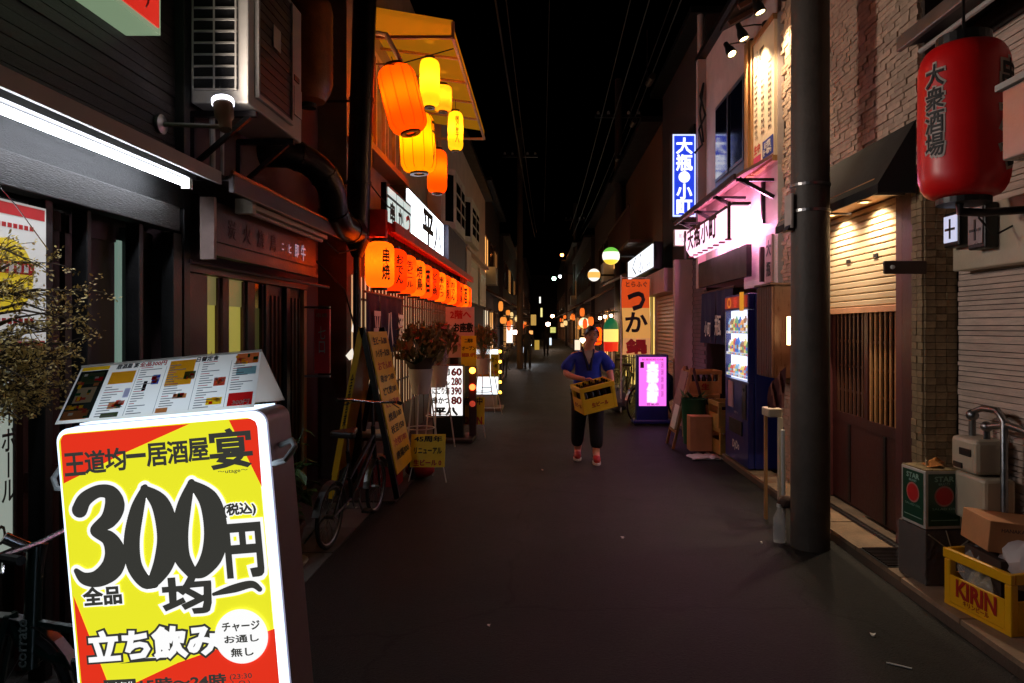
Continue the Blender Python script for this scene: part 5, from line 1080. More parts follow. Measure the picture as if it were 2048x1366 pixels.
bag('milky white plastic bag lying on the heap in the yellow crate', (2.53,3.52,.26), (.17,.15,.29), mat('milky_plastic', (222,208,206), .35, var=.1, bump=.3, bs=14), 2)
bag('clear crinkled plastic bag at the far end of the yellow crate', (2.43,3.73,.15), (.13,.1,.27), clear('crinkle_plastic', (.85,.8,.75), .08, .3), 5)
bag('small clear bag with a yellow label inside the lettered crate', (2.36,3.62,.12), (.08,.12,.2), clear('crinkle_plastic2', (.9,.8,.6), .08, .3), 7)
# utility pole
T = thing('utility_pole', 'dark round utility pole standing at the right road edge', 'utility pole', (1.98, 5.05, 0))
PD = mat('pole_paint', (78,71,65), .62, var=.4, vs=5, bump=.3, bs=40)
mb = MB(); mb.lathe([(.139,0),(.137,1.5),(.134,4),(.125,9.5)], 32, Matrix.Translation((1.98,5.05,0))); part(T, 'shaft', mb, PD, True)
for z in (2.665, 2.475):
    mb = MB(); mb.lathe([(.1365,z-.012),(.143,z-.01),(.143,z+.01),(.1365,z+.012)], 32, Matrix.Translation((1.98,5.05,0))); part(T, 'steel_band', mb, STEEL)
mb = MB(); mb.box(1.815,1.83,4.98,5.12,2.35,2.6); part(T, 'plate', mb, GREYW); mb = MB(); mb.prism([(1.79,5.0,2.33),(1.84,5.0,2.33),(1.84,5.0,2.42)], (0,.1,0)); part(T, 'bracket', mb, BLK)
mb = MB(); mb.tube([(1.84,5.2,0),(1.83,5.2,.84)], .016, 8); single('stake', mb, WHITE, 'white plastic stake standing left of the utility pole foot', 'stake', smooth=True)
T = thing('rubbish_net_stand', 'pale folded stand with hanging cloth behind the utility pole', 'stand', (1.9, 5.7, 0))
mb = MB(); mb.box(1.86,1.98,5.62,5.8,.88,.95); part(T, 'shelf', mb, CREAM, bev=.01)
mb = MB(); mb.box(1.94,1.975,5.6,5.64,0,.879); part(T, 'leg', mb, CREAM); mb = MB(); mb.box(1.88,1.9,5.76,5.8,0,.879); part(T, 'leg', mb, PALEW)
vs = []; mb = MB()
for i in range(9):
    for j in range(9): vs.append((1.85+.14*i/8, 5.6+.02*math.sin(i*1.7+j*.5), .96+.34*(j/8)*(.5+.5*i/8)))
mb.add(vs, [(i*9+j,(i+1)*9+j,(i+1)*9+j+1,i*9+j+1) for i in range(8) for j in range(8)]); part(T, 'cloth', mb, mat('maroon_cloth', (90,44,44), .9, bump=.4), True)
T = thing('water_bottle', 'clear plastic bottle tied low on the white stake', 'bottle', (1.8, 5.16, .02))
mb = MB(); mb.lathe([(0,0),(.045,0),(.048,.06),(.044,.08),(.048,.1),(.044,.12),(.046,.18),(.018,.24),(.018,.26),(0,.26)], 16, Matrix.Translation((1.79,5.16,.002))); part(T, 'bottle', mb, clear('bottle_plastic', (.8,.8,.8), .08, .35), True)
mb = MB(); mb.lathe([(0,.262),(.02,.262),(.02,.285),(0,.285)], 12, Matrix.Translation((1.79,5.16,.002))); part(T, 'cap', mb, WHITE)
mb = MB(); mb.ball((1.84,5.17,.3), .05, 12, (1.3,1,1)); single('cloth_knot', mb, mat('brown_cloth', (90,66,56), .9, bump=.6, bs=30), 'brown cloth knot tied round the white stake', 'cloth', smooth=True)
# slatted cabinet + wall sconce
T = thing('slatted_cabinet', 'brown slatted timber cabinet hung beside the vending machine', 'cabinet', (2.33, 6.8, 1.12))
mb = MB(); mb.box(2.22,2.43,6.55,7.02,1.13,2.03); part(T, 'box', mb, mat('cabinet_brown', (74,44,30), .3, var=.25, stretch=(8,8,1), coat=.5), bev=.006)
for k in range(9):
    mb = MB(); mb.box(2.2,2.219,6.555+k*.052,6.59+k*.052,1.14,2.02); part(T, 'slat', mb, BWOOD)
mb = MB(); mb.box(2.18,2.44,6.53,7.03,2.031,2.05); part(T, 'top', mb, BWOOD)
T = thing('wall_sconce', 'slim warm wall lamp glowing between the cabinet and the pole', 'lamp', (2.28, 6.28, 1.45))
mb = MB(); mb.box(2.255,2.3,6.25,6.3,1.46,1.72); part(T, 'diffuser', mb, em('sconce_warm', (255,196,130), 5)); mb = MB(); mb.box(2.301,2.44,6.255,6.295,1.56,1.62); part(T, 'bracket', mb, BLK)
# ================================================================ RIGHT: white-walled bar with the pink sign
T = thing('white_bar', 'white tiled two-storey bar front glowing pink from its sign', 'building', (2.6, 8.6, 0))
WT = mat('white_brick_tile', (226,212,208), .6, var=.12, vs=3, bump=0)
n_, L_ = WT.node_tree.nodes, WT.node_tree.links
bk = n_.new('ShaderNodeTexBrick'); bk.inputs['Scale'].default_value = 1; bk.inputs['Brick Width'].default_value = .16; bk.inputs['Row Height'].default_value = .045; bk.inputs['Mortar Size'].default_value = .005
mp_ = n_.new('ShaderNodeMapping'); mp_.inputs['Rotation'].default_value = (R(90), 0, R(90)); L_.new([x for x in n_ if x.type == 'TEX_COORD'][0].outputs['Object'], mp_.inputs[0])
sx = n_.new('ShaderNodeSeparateXYZ'); cx_ = n_.new('ShaderNodeCombineXYZ'); L_.new([x for x in n_ if x.type == 'TEX_COORD'][0].outputs['Object'], sx.inputs[0]); L_.new(sx.outputs['Y'], cx_.inputs['X']); L_.new(sx.outputs['Z'], cx_.inputs['Y']); L_.new(cx_.outputs[0], bk.inputs['Vector'])
bp = n_.new('ShaderNodeBump'); bp.invert = True; bp.inputs['Strength'].default_value = .6; bp.inputs['Distance'].default_value = .006; L_.new(bk.outputs['Fac'], bp.inputs['Height']); L_.new(bp.outputs[0], n_['Principled BSDF'].inputs['Normal'])
mb = MB(); mb.box(2.42, 6, 7.02, 8.2, 2.08, 3.3); part(T, 'lower_wall', mb, WT)
mb = MB(); mb.box(2.42, 6, 8.2, 10.2, 2.22, 3.3); part(T, 'lower_wall', mb, WT)
mb = MB(); mb.box(2.42, 6, 7.02, 10.2, 3.302, 5.6); part(T, 'upper_wall', mb, mat('bar_render', (206,186,180), .75, var=.18))
mb = MB(); mb.box(2.95, 6, 7.02, 10.2, 0, 2.2); part(T, 'recess_wall', mb, DARKW)
mb = MB(); mb.box(2.3, 6, 7.0, 10.3, 5.6, 5.68); part(T, 'roof_edge', mb, BLK)
mb = MB(); mb.box(2.3, 2.419, 10.1, 10.22, 2.2, 5.59); part(T, 'end_pilaster', mb, PINKW)
for y0, y1 in ((8.4,9.2),(9.25,10.05)):
    mb = MB(); mb.box(2.9, 2.94, y0, y1, .06, 2.1); d = part(T, 'door', mb, BWOOD); mb = MB(); mb.box(2.885, 2.899, y0+.1, y1-.1, .8, 1.95); part(d, 'pane', mb, em('bar_pane_dim', (150,70,50), .25))
mb = MB(); mb.box(2.38, 2.419, 8.0, 9.4, 3.53, 4.64); w_ = part(T, 'window', mb, mat('steel_blue_frame', (110,112,126), .4, .3))
for y0, y1, x in ((8.06,8.7,2.377),(8.7,9.34,2.366)):
    mb = MB(); mb.box(x, x+.008, y0, y1, 3.6, 4.58); part(w_, 'pane', mb, mat('blue_black_glass', (12,16,34), .08, var=.2, bump=0, spec=.9)); mb = MB(); mb.box(x-.008, x-.001, y0-.0, y0+.04, 3.6, 4.58); mb.box(x-.008, x-.001, y0+.041, y1, 3.6, 3.64); part(w_, 'sash', mb, mat('steel_blue_frame', (110,112,126)))
mb = MB(); mb.box(2.34, 2.419, 7.94, 9.46, 3.46, 3.52); part(w_, 'sill', mb, mat('steel_blue_frame', (110,112,126)))
mb = MB(); mb.box(2.345, 2.419, 7.8, 7.94, 3.35, 4.9); part(T, 'wood_post', mb, PALEW)
# slanted small canopy
T = thing('shed_canopy', 'narrow slanting canopy on dark brackets above the pink sign', 'canopy', (2.25, 8.6, 3.2))
mb = MB(); mb.prism([(2.418,7.05,3.44),(2.0,7.05,3.2),(2.0,7.05,3.17),(2.418,7.05,3.4)], (0,3.2,0)); part(T, 'roof_sheet', mb, mat('pinkish_boards', (150,110,108), .6, var=.3))
mb = MB(); mb.box(1.975, 2.0, 7.05, 10.26, 3.15, 3.21); part(T, 'edge_trim', mb, mat('maroon_trim', (70,44,48)))
for y in (7.12, 8.1, 9.1, 10.1):
    mb = MB(); mb.bar((2.41,y,2.98),(2.05,y,3.17),.04,.04); mb.bar((2.41,y,3.16),(2.02,y,3.16),.04,.03); part(T, 'bracket', mb, BLK)
mb = MB(); mb.box(2.38, 2.417, 7.4, 7.45, 2.75, 3.2); part(T, 'hanger_bar', mb, BLK)
# pink-white tube sign
T = thing('tube_sign', 'glowing pink-white rounded sign box under the narrow canopy', 'sign', (2.13, 8.4, 2.6))
PKE = em('sign_pink_white', (255,196,226), 1.89)
prf = [(2.03,2.93),(2.0,2.8),(2.01,2.7),(2.06,2.62),(2.13,2.59),(2.2,2.62),(2.25,2.7),(2.26,2.8),(2.23,2.93)]
mb = MB(); mb.prism([(x,7.34,z) for x, z in prf], (0,2.2,0)); part(T, 'lightbox', mb, PKE, True)
for y in (7.3, 9.55):
    mb = MB(); mb.box(1.985, 2.012, y, y+.035, 2.57, 2.97); part(T, 'end_bar', mb, mat('maroon_trim', (70,44,48)))
for y in (7.7, 8.4, 9.2): lamp(T, 'POINT', (2.34,y,2.8), 11, (1,.34,.62), .04)  # added point lights behind the sign, spread its pink glow on the wall
mb = MB(); mb.box(2.03, 2.23, 7.3, 9.58, 2.935, 2.965); part(T, 'top_rail', mb, mat('maroon_trim', (70,44,48)))
for k in range(8):
    mb = MB(); mb.box(2.02, 2.08, 7.5+k*.27, 7.56+k*.27, 2.585, 2.6); part(T, 'lower_clip', mb, mat('pink_clip', (190,80,110), .5))
for i, ch in enumerate('町小瓶大'): text(T, ch, (1.998, 7.98+i*.4, 2.79), .34, .24, 'W', mat('plum_ink', (80,20,46), .6, bump=0), .045, .01)
# blue sign
T = thing('blue_sign', 'blue and white lit vertical sign with a white dot', 'sign', (2.12, 10.25, 3.25))
mb = MB(); mb.box(1.93, 2.3, 10.2, 10.36, 3.26, 4.52); part(T, 'case', mb, mat('sign_edge_brown', (60,44,40), .5))
mb = MB(); mb.box(1.945, 2.285, 10.19, 10.199, 3.275, 4.505); part(T, 'border', mb, em('sign_border_blue_white', (190,205,255), 1.6))
mb = MB(); mb.box(1.965, 2.265, 10.182, 10.1895, 3.3, 4.48); part(T, 'face', mb, em('sign_blue', (30,62,215), 1.15))
BW = em('sign_letter_white', (240,244,255), 1.7)
for ch, z, s in (('大',4.33,.23),('瓶',4.08,.23),('小',3.65,.22),('町',3.41,.22)): text(T, ch, (2.115, 10.182, z), s, s, 'S', BW, .035)
mb = MB(); mb.prism([(2.115+.085*math.cos(i*.2618), 10.1815, 3.865+.085*math.sin(i*.2618)) for i in range(24)], (0,-.004,0)); part(T, 'dot', mb, BW)
for z in (4.3,3.5):
    mb = MB(); mb.bar((2.3,10.28,z),(2.43,10.28,z),.04,.04); part(T, 'bracket', mb, BLK)
T = thing('small_lit_sign', 'small white lit sign sticking out below the blue sign', 'sign', (2.1, 10.35, 2.84))
mb = MB(); mb.box(1.99, 2.27, 10.3, 10.4, 2.85, 3.1); part(T, 'case', mb, GREYW); mb = MB(); mb.box(2.0, 2.26, 10.29, 10.299, 2.86, 3.09); part(T, 'face', mb, em('sign_white_pinkish', (255,226,236), 1.3)); text(T, '居酒屋\n入口', (2.13, 10.29, 2.97), .16, .13, 'S', mat('grey_print', (150,130,136), .6), .0)
# tall lit menu panel and three spots
T = thing('menu_board', 'tall cream price panel lit by spotlights beside the stone wall', 'sign', (2.38, 7.36, 3.38))
mb = MB(); mb.box(2.385, 2.419, 7.03, 7.72, 3.4, 4.8); part(T, 'panel', mb, mat('panel_cream', (230,206,176), .6, var=.08, bump=0))
for b in ((7.72,7.78,3.36,4.86),(7.03,7.719,4.801,4.86),(7.03,7.719,3.34,3.399)):
    mb = MB(); mb.box(2.37, 2.419, *b); part(T, 'frame', mb, PALEW)
text(T, '小町', (2.385,7.5,4.58), .3, .2, 'W', BWOOD, .03)
lm = MB(); r2 = random.Random(8)
for c in range(3):
    for q in range(12): tmesh(lm, r2.choice(('どて焼','枝豆','冷奴','焼鳥','刺身','鯛あら','煮込み','ポテト')), (2.385, 7.62-c*.23, 4.42-q*.062), .1, .034, 'W', .01)
part(T, 'lettering', lm, mat('panel_ink', (96,70,60), .6, bump=0), kind='stuff')
mb = MB(); mb.box(2.378, 2.384, 7.05, 7.38, 3.43, 3.62); part(T, 'blue_label', mb, BLUEP); text(T, '毎日営業\n昼一時から', (2.378,7.22,3.525), .26, .14, 'W', CARD, .02)
mb = MB(); mb.box(2.378, 2.384, 7.46, 7.7, 3.42, 3.52); part(T, 'pink_label', mb, mat('pink_print', (214,70,110), .5)); text(T, '生中', (2.384,7.58,3.6), .2, .1, 'W', REDP, .03)
for k, (y, z, lab) in enumerate(((7.9,4.84,'spotlight on an arm nearest the dark upstairs window'),(7.42,4.83,'middle spotlight of three on arms over the price panel'),(6.86,4.86,'spotlight on an arm over the stone wall corner'))):
    T = thing('spotlight', lab, 'spotlight', (2.2, y, z), group='arm spotlights over the price panel')
    aim = Vector((2.41, min(y,7.6)-.12, 4.1)); d = (aim-Vector((2.16,y,z))).normalized(); M = Matrix.Translation((2.16,y,z)) @ d.to_track_quat('Z','Y').to_matrix().to_4x4()
    mb = MB(); mb.lathe([(0,-.1),(.03,-.1),(.035,-.04),(.055,.02),(.06,.09),(.052,.09),(.045,.05),(0,.045)], 18, M); part(T, 'head', mb, BLK, True)
    mb = MB(); mb.lathe([(0,.05),(.044,.05),(.046,.08),(0,.082)], 16, M); part(T, 'lens', mb, em('lens_warm', (255,214,150)))
    mb = MB(); mb.tube([(2.16,y,z-.02),(2.17,y,z+.06),(2.3,y,z+.08),(2.42,y-.05,z+.06)], .009, 6); part(T, 'arm', mb, BLK)
    mb = MB(); mb.ball((2.41,y-.05,z+.06), .045, 12); part(T, 'mount', mb, BLK, True)
    lamp(T, 'SPOT', M @ Vector((0,0,.1)), 46, (1,.74,.45), .03, 78, aim, .8)
T = thing('panel_roof', 'small dark roof with rafters over the lit price panel', 'roof', (2.3, 7.2, 4.95))
mb = MB(); mb.prism([(2.418,6.7,5.3),(2.05,6.7,5.08),(2.05,6.7,5.03),(2.418,6.7,5.22)], (0,1.2,0)); part(T, 'roof_board', mb, BLK)
for y in (6.8,7.2,7.6):
    mb = MB(); mb.bar((2.41,y,5.19),(2.07,y,5.0),.04,.05); part(T, 'rafter', mb, BWOOD)
mb = MB(); mb.tube([(2.36,10.0,5.2),(2.3,9.95,5.0),(2.36,9.9,4.7),(2.28,9.95,4.5),(2.34,10.0,4.3),(2.25,10.1,4.2)], .016, 6); mb.tube([(2.37,10.05,5.2),(2.33,10.1,4.8),(2.37,10.05,4.35)], .014, 6); single('cable', mb, RUBBER, 'tangle of black cables on the end of the white bar wall', 'cable')
T = thing('hanging_plank_sign', 'narrow plank sign with black characters on the pink-lit wall', 'sign', (2.39, 7.3, 1.98))
mb = MB(); mb.box(2.395, 2.418, 7.14, 7.32, 2.1, 2.6); part(T, 'plank', mb, mat('pale_plank', (196,160,160), .6)); text(T, '大', (2.395,7.23,2.46), .14, .16, 'W', INK, .04); text(T, '瓶', (2.395,7.23,2.24), .13, .15, 'W', INK, .04)
mb = MB(); mb.box(2.38, 2.418, 7.44, 7.5, 2.12, 2.5); part(T, 'side_rod', mb, mat('maroon_trim', (70,44,48)))
mb = MB(); mb.box(2.3, 2.36, 7.7, 10.05, 2.2, 2.56); single('dark_board', mb, mat('black_board', (26,18,20), .5), 'dark brown board across the bar entrance above the noren', 'board')
T = cloth('noren', 'navy indigo noren with white brush print at the pink-lit bar door', 2.33, 8.35, 10.0, 1.4, 2.12, NAVY, None, 4)
text(T, '瓶', (2.29,8.85,1.65), .3, .26, 'W', CARD, .02, .02); text(T, '小町', (2.29,9.4,1.6), .34, .2, 'W', CARD, .02, .02)
# vending machine
T = thing('vending_machine', 'blue drinks vending machine with lit display windows', 'vending machine', (2.55, 7.75, .06))
VB = mat('vending_blue', (26,36,112), .35, var=.15, coat=.3)
mb = MB(); mb.box(2.27, 2.93, 7.3, 8.22, .1, 1.99); part(T, 'cabinet', mb, VB, bev=.015)
mb = MB(); mb.box(2.2, 2.2695, 7.3, 8.22, .1, 1.03); part(T, 'lower_door', mb, VB, bev=.012)
mb = MB(); mb.box(2.2, 2.2695, 7.3, 8.22, 1.815, 1.99); part(T, 'header_box', mb, VB, bev=.012)
for y0, y1 in ((7.3,7.33),(8.19,8.22)):
    mb = MB(); mb.box(2.2, 2.2695, y0, y1, 1.031, 1.814); part(T, 'side_rail', mb, VB)
mb = MB(); mb.box(2.3, 2.9, 7.34, 8.18, .057, .099); part(T, 'foot', mb, BLK)
mb = MB(); mb.box(2.19, 2.1995, 7.33, 8.19, 1.84, 1.97); part(T, 'header', mb, em('vending_header', (150,40,24), .7))
for i, ch in enumerate('一番○'): text(T, ch, (2.19,7.5+i*.25,1.905), .15, .11, 'W', em('header_glyph_%d' % i, ((220,150,30),(200,50,30),(220,120,30))[i], .7), .04)
mb = MB(); mb.box(2.264, 2.2695, 7.33, 8.19, 1.032, 1.813); part(T, 'display', mb, em('vending_glow', (220,228,255), 1.8))
cols = [em('drink_%d' % i, c, .9) for i, c in enumerate(((70,110,190),(206,90,90),(110,160,120),(226,206,120),(225,225,230),(150,110,90),(130,180,215),(226,160,100)))]
r2 = random.Random(21)
for rw_ in range(3):
    zb = 1.1 + rw_*.245; mb = MB(); mb.box(2.205, 2.2635, 7.331, 8.189, zb-.04, zb-.008); part(T, 'shelf', mb, em('price_rail', (190,200,225), .8))
    for k in range(12):
        y = 7.37 + k*.069; hh = r2.uniform(.12,.17) if rw_ else r2.uniform(.09,.12); c_ = cols[(k//3*3 + rw_*2 + (k % 3 == 2)) % 8]
        mb = MB(); mb.lathe([(0,0),(.02,0),(.022,.008),(.022,hh*.7),(.009,hh*.9),(.009,hh),(0,hh)], 10, Matrix.Translation((2.236,y,zb-.007))); b_ = part(T, 'drink_bottle' if rw_ else 'drink_can', mb, c_, True)
        mb = MB(); mb.lathe([(.0225,hh*.25),(.0228,hh*.26),(.0228,hh*.5),(.0225,hh*.51)], 10, Matrix.Translation((2.236,y,zb-.007))); part(b_, 'label', mb, cols[(k + rw_*3 + 4) % 8], True)
    for k in range(12):
        mb = MB(); mb.box(2.199, 2.2045, 7.355+k*.069, 7.39+k*.069, zb-.032, zb-.016); part(T, 'button', mb, cols[(k+rw_) % 8])
mb = MB(); mb.box(2.19, 2.197, 7.331, 8.189, 1.04, 1.81); part(T, 'display_glass', mb, clear('display_glass', (1,1,1), .03, .05))
mb = MB(); mb.box(2.192, 2.199, 7.86, 8.06, .7, 1.0); part(T, 'notice', mb, mat('pink_notice', (200,150,160), .5)); mb = MB(); mb.box(2.19, 2.199, 7.36, 7.5, .62, 1.0); part(T, 'coin_panel', mb, DSTEEL)
mb = MB(); mb.lathe([(0,0),(.018,0),(.018,.01),(0,.01)], 12, Matrix.Translation((2.19,7.43,.94)) @ Matrix.Rotation(R(-90),4,'Y')); part(T, 'lock', mb, CHROME)
mb = MB(); mb.box(2.185, 2.199, 7.5, 8.0, .42, .58); part(T, 'delivery_flap', mb, BLK, bev=.006)
text(T, 'DyDo', (2.199,7.75,.28), .26, .11, 'W', CARD, .03, .005); text(T, 'つめた～い', (2.199,7.75,.66), .16, .03, 'W', CARD, .0, .004)
# street things, right
WG = mat('worn_yellow_crate', (196,150,74), .5, var=.3)
sp = [((2.33,8.6,.06),R(96)),((2.33,8.6,.382),R(92)),((2.22,9.6,.06),R(-6)),((2.22,9.6,.382),R(-3)),((2.24,9.62,.704),R(4))]
labs = ['pale yellow crate at the bottom of the two-crate stack beside the vending machine','pale yellow crate on top of the two-crate stack beside the vending machine','bottom crate of the three-crate stack by the wooden ladder sign','middle crate of the three-crate stack by the wooden ladder sign','top crate of the three-crate stack by the wooden ladder sign']
c0 = crate('beer_crate', labs[0], sp[0][0], sp[0][1], WG, (('生',.1,.08,.1),), RDW, 'stacked pale crates by the bar door', 6)
for (l, z), lab in list(zip(sp, labs))[1:]: copy_tree(c0, None, l, z, lab)
T = thing('litter_bin', 'green plastic bin on the crates beside the vending machine', 'bin', (2.05, 8.85, 0))
mb = MB(); mb.lathe([(0,.05),(.13,.05),(.16,.62),(.17,.64),(.15,.64),(.12,.1),(0,.1)], 20, Matrix.Translation((1.98,8.95,0.05))); part(T, 'tub', mb, GRNP, True); mb = MB(); mb.box(1.86,2.14,8.6,8.8,.06,.5); part(T, 'carton', mb, mat('cardboard', (190,132,84)), bev=.006)
mb = MB(); r3 = random.Random(6)
for k in range(40):
    a = r3.uniform(0,6.28); c = Vector((1.98+.12*math.cos(a), 8.95+.12*math.sin(a), .7)); u = Vector((math.cos(a),math.sin(a),r3.uniform(0,1)))*r3.uniform(.05,.12); w = u.cross(Vector((0,0,1))).normalized()*.02; mb.add([c,c+u*.5+w,c+u,c+u*.5-w], [(0,1,2,3)])
part(T, 'leaves', mb, LEAF, kind='stuff')
mb = MB(); vs = []
for i in range(13):
    for j in range(7): vs.append((1.82+.42*i/12+.02*math.sin(j*1.1), 8.3+.34*j/6, .012+.028*abs(math.sin(i*.9+j*.7))*min(1,i/3)*min(1,(12-i)/3)))
mb.add(vs, [(i*7+j,(i+1)*7+j,(i+1)*7+j+1,i*7+j+1) for i in range(12) for j in range(6)]); mb.box(1.86,2.18,8.34,8.6,.002,.011); single('folded_sheet', mb, CARD, 'crumpled white sheet lying on the road by the vending machine', 'sheet', smooth=True)
# wooden A-frame
T = thing('ladder_sign', 'wooden A-frame menu easel with a white card near its foot', 'sign', (1.95, 9.3, 0))
for y in (9.15, 9.6):
    mb = MB(); mb.bar((1.74,y-.05,0),(2.0,y,1.08),.035,.03,(0,1,0)); part(T, 'leg', mb, PALEW); mb = MB(); mb.bar((2.3,y,0),(2.02,y,1.08),.035,.03,(0,1,0)); part(T, 'leg', mb, BWOOD)
for t in (.2,.34,.92):
    mb = MB(); x = 1.74+.26*t; mb.bar((x,9.12,1.08*t),(x,9.6,1.08*t),.03,.03); part(T, 'rung', mb, PALEW)
mb = MB(); mb.prism([(1.815,9.14,.42),(1.815,9.58,.42),(1.965,9.6,1.02),(1.965,9.17,1.02)], (-.012,0,.003)); part(T, 'board', mb, mat('menu_board_brown', (140,104,90), .6))
mb = MB(); mb.prism([(1.79,9.14,.25),(1.79,9.44,.25),(1.865,9.44,.56),(1.865,9.14,.56)], (-.03,-.004,.008)); part(T, 'card', mb, CARD)
# pink standing sign
T = thing('pink_stand_sign', 'glowing pink stand sign with blue base in the road', 'sign', (1.82, 11.35, 0))
NB = mat('sign_navy_case', (28,40,110), .4)
mb = MB(); mb.box(1.56,2.09,11.32,11.5,.05,1.17); part(T, 'case', mb, NB, bev=.02)
mb = MB(); mb.box(1.6,2.05,11.31,11.319,.32,1.13); part(T, 'face', mb, em('face_pink', (240,110,226), 1.25))
for i, ch in enumerate('大瓶小町'):
    text(T, ch, (1.825,11.31,.96-i*.165), .13, .13, 'S', em('letter_halo_pink', (255,188,248), 1.6), .24, .002); text(T, ch, (1.825,11.31,.96-i*.165), .13, .13, 'S', em('sign_letter_white', (240,244,255)), .08, .006)  # pale pink outline painted as the blurred glow round each letter
for i in range(5): text(T, '酒肴', (1.985,11.31,1.0-i*.12), .04, .1, 'S', mat('purple_print', (120,70,170), .5), .0)
mb = MB(); mb.box(1.62,1.68,11.303,11.309,.95,1.05); part(T, 'red_label', mb, mat('plum_ink', (80,20,46))); text(T, '創業昭和の味', (1.825,11.31,1.09), .36, .035, 'S', REDP, .0); text(T, '営業中', (1.825,11.31,.35), .2, .04, 'S', INK, .0)
mb = MB(); mb.box(1.5,2.15,11.25,11.6,.03,.09); part(T, 'base', mb, NB, bev=.015)
for x in (1.53,2.12):
    for y in (11.28,11.56):
        mb = MB(); mb.ball((x,y,.02), .022, 8); part(T, 'caster', mb, RUBBER)
# ================================================================ RIGHT: shuttered shop, yellow shop, beyond
T = thing('shuttered_shop', 'dark shop with a pinkish shutter and brick edge beyond the bar', 'building', (2.5, 11.8, 0))
mb = MB(); mb.box(2.5, 6, 10.4, 14.2, 0, 6.4); part(T, 'wall', mb, DARKW)
BRK = mat('purple_brick', (110,84,86), .7, var=.3, rv=.2, bump=.4)
bmesh_ = mkmesh('brick', MB().box(-.012,0,-.1,.1,0,.058), BRK)
for q in range(40):
    for j in range(4):
        o = bpy.data.objects.new('brick', bmesh_); C.objects.link(o); o.parent = T; o.location = (0, 10.52+j*.21+(.1 if q % 2 else 0)-11.8, .08+q*.066); WM[o.name] = WM[T.name]
mb = MB(); mb.box(2.2, 2.499, 11.35, 11.5, 0, 2.75); part(T, 'post', mb, PINKW)
mb = MB(); mb.box(2.12, 2.499, 11.9, 14.1, 2.25, 2.66); part(T, 'shutter_box', mb, mat('pink_grey_box', (176,140,136), .5))
mb = MB(); mb.box(2.4, 2.42, 11.95, 14.1, .06, 2.249); sh = part(T, 'shutter', mb, mat('shutter_back', (120,96,72)))
PSL = mat('pinkish_slat', (220,180,150), .45, .1, var=.15)
for k in range(30):
    z0 = .08+k*.072; mb = MB(); mb.prism([(2.4,11.96,z0),(2.37,11.96,z0+.01),(2.37,11.96,z0+.05),(2.4,11.96,z0+.068)], (0,2.12,0)); part(sh, 'slat', mb, PSL)
for y in (11.85, 14.12):
    mb = MB(); mb.box(2.33, 2.45, y-.04, y+.04, 0, 2.249); part(T, 'guide_rail', mb, PINKW)
mb = MB(); mb.box(2.44, 2.499, 11.0, 12.9, 3.6, 4.9); w_ = part(T, 'window', mb, BLK); mb = MB(); mb.box(2.43, 2.439, 11.1, 12.8, 3.7, 4.8); part(w_, 'pane', mb, GLASS)
mb = MB(); mb.box(2.25, 6, 10.35, 14.3, 6.4, 6.5); part(T, 'roof_edge', mb, BLK)
mb = MB(); mb.tube([(2.42,10.45,6.4),(2.42,10.45,2.7)], .05, 10); part(T, 'downpipe', mb, PINKW, True)
T = thing('white_shop_sign', 'white lit shop sign with loose grey brushwork above the orange banner', 'sign', (2.2, 14.8, 2.75))
mb = MB(); mb.box(2.12, 2.3, 13.0, 16.8, 2.74, 3.26); part(T, 'case', mb, BLK); mb = MB(); mb.box(2.1, 2.119, 13.05, 16.75, 2.78, 3.22); part(T, 'face', mb, em('white_shop_face', (240,246,255), 1.5))
for ch, y, s in (('ふ',14.6,.42),('く',15.6,.4)): text(T, ch, (2.1,y,3.0), s*1.6, s, 'W', mat('grey_ink', (60,66,84), .6, bump=0), .0, .005)
text(T, '食堂', (2.1,13.5,2.86), .4, .1, 'W', mat('grey_ink', (60,66,84)), .0, .005)
T = thing('yellow_shop', 'shop with a glowing yellow front and wooden upper balcony', 'building', (2.5, 17, 0))
mb = MB(); mb.box(2.5, 6, 14.25, 20.5, 0, 5.9); part(T, 'wall', mb, mat('brown_boards', (104,70,48), .7, var=.3, stretch=(1,1,8)))
YE = em('yellow_front', (255,214,110), .95)
for k in range(6):
    y0 = 14.4+k*1.0; mb = MB(); mb.box(2.46, 2.499, y0, y0+.9, .06, 2.35); p_ = part(T, 'lit_panel', mb, YE)
    for q in range(3):
        mb = MB(); mb.box(2.44, 2.459, y0+q*.4, y0+q*.4+.05, .3, 2.35); part(p_, 'mullion', mb, BWOOD)
mb = MB(); mb.box(2.3, 2.499, 14.3, 20.4, 2.4, 2.55); part(T, 'lintel', mb, BWOOD)
mb = MB(); mb.box(1.95, 2.499, 15.5, 20.4, 3.55, 3.62); part(T, 'balcony_floor', mb, BWOOD); mb = MB(); mb.box(1.95, 1.99, 15.5, 20.4, 4.35, 4.42); part(T, 'balcony_rail', mb, BWOOD)
for k in range(25):
    mb = MB(); mb.box(1.955, 1.985, 15.52+k*.2, 15.56+k*.2, 3.621, 4.349); part(T, 'baluster', mb, BWOOD)
mb = MB(); mb.box(2.05, 6, 14.2, 20.6, 5.9, 6.02); part(T, 'roof_edge', mb, BLK)
mb = MB(); mb.prism([(2.499,17.6,3.2),(1.7,17.6,2.85),(1.7,17.6,2.8),(2.499,17.6,3.14)], (0,2.8,0)); part(T, 'awning', mb, BWOOD)
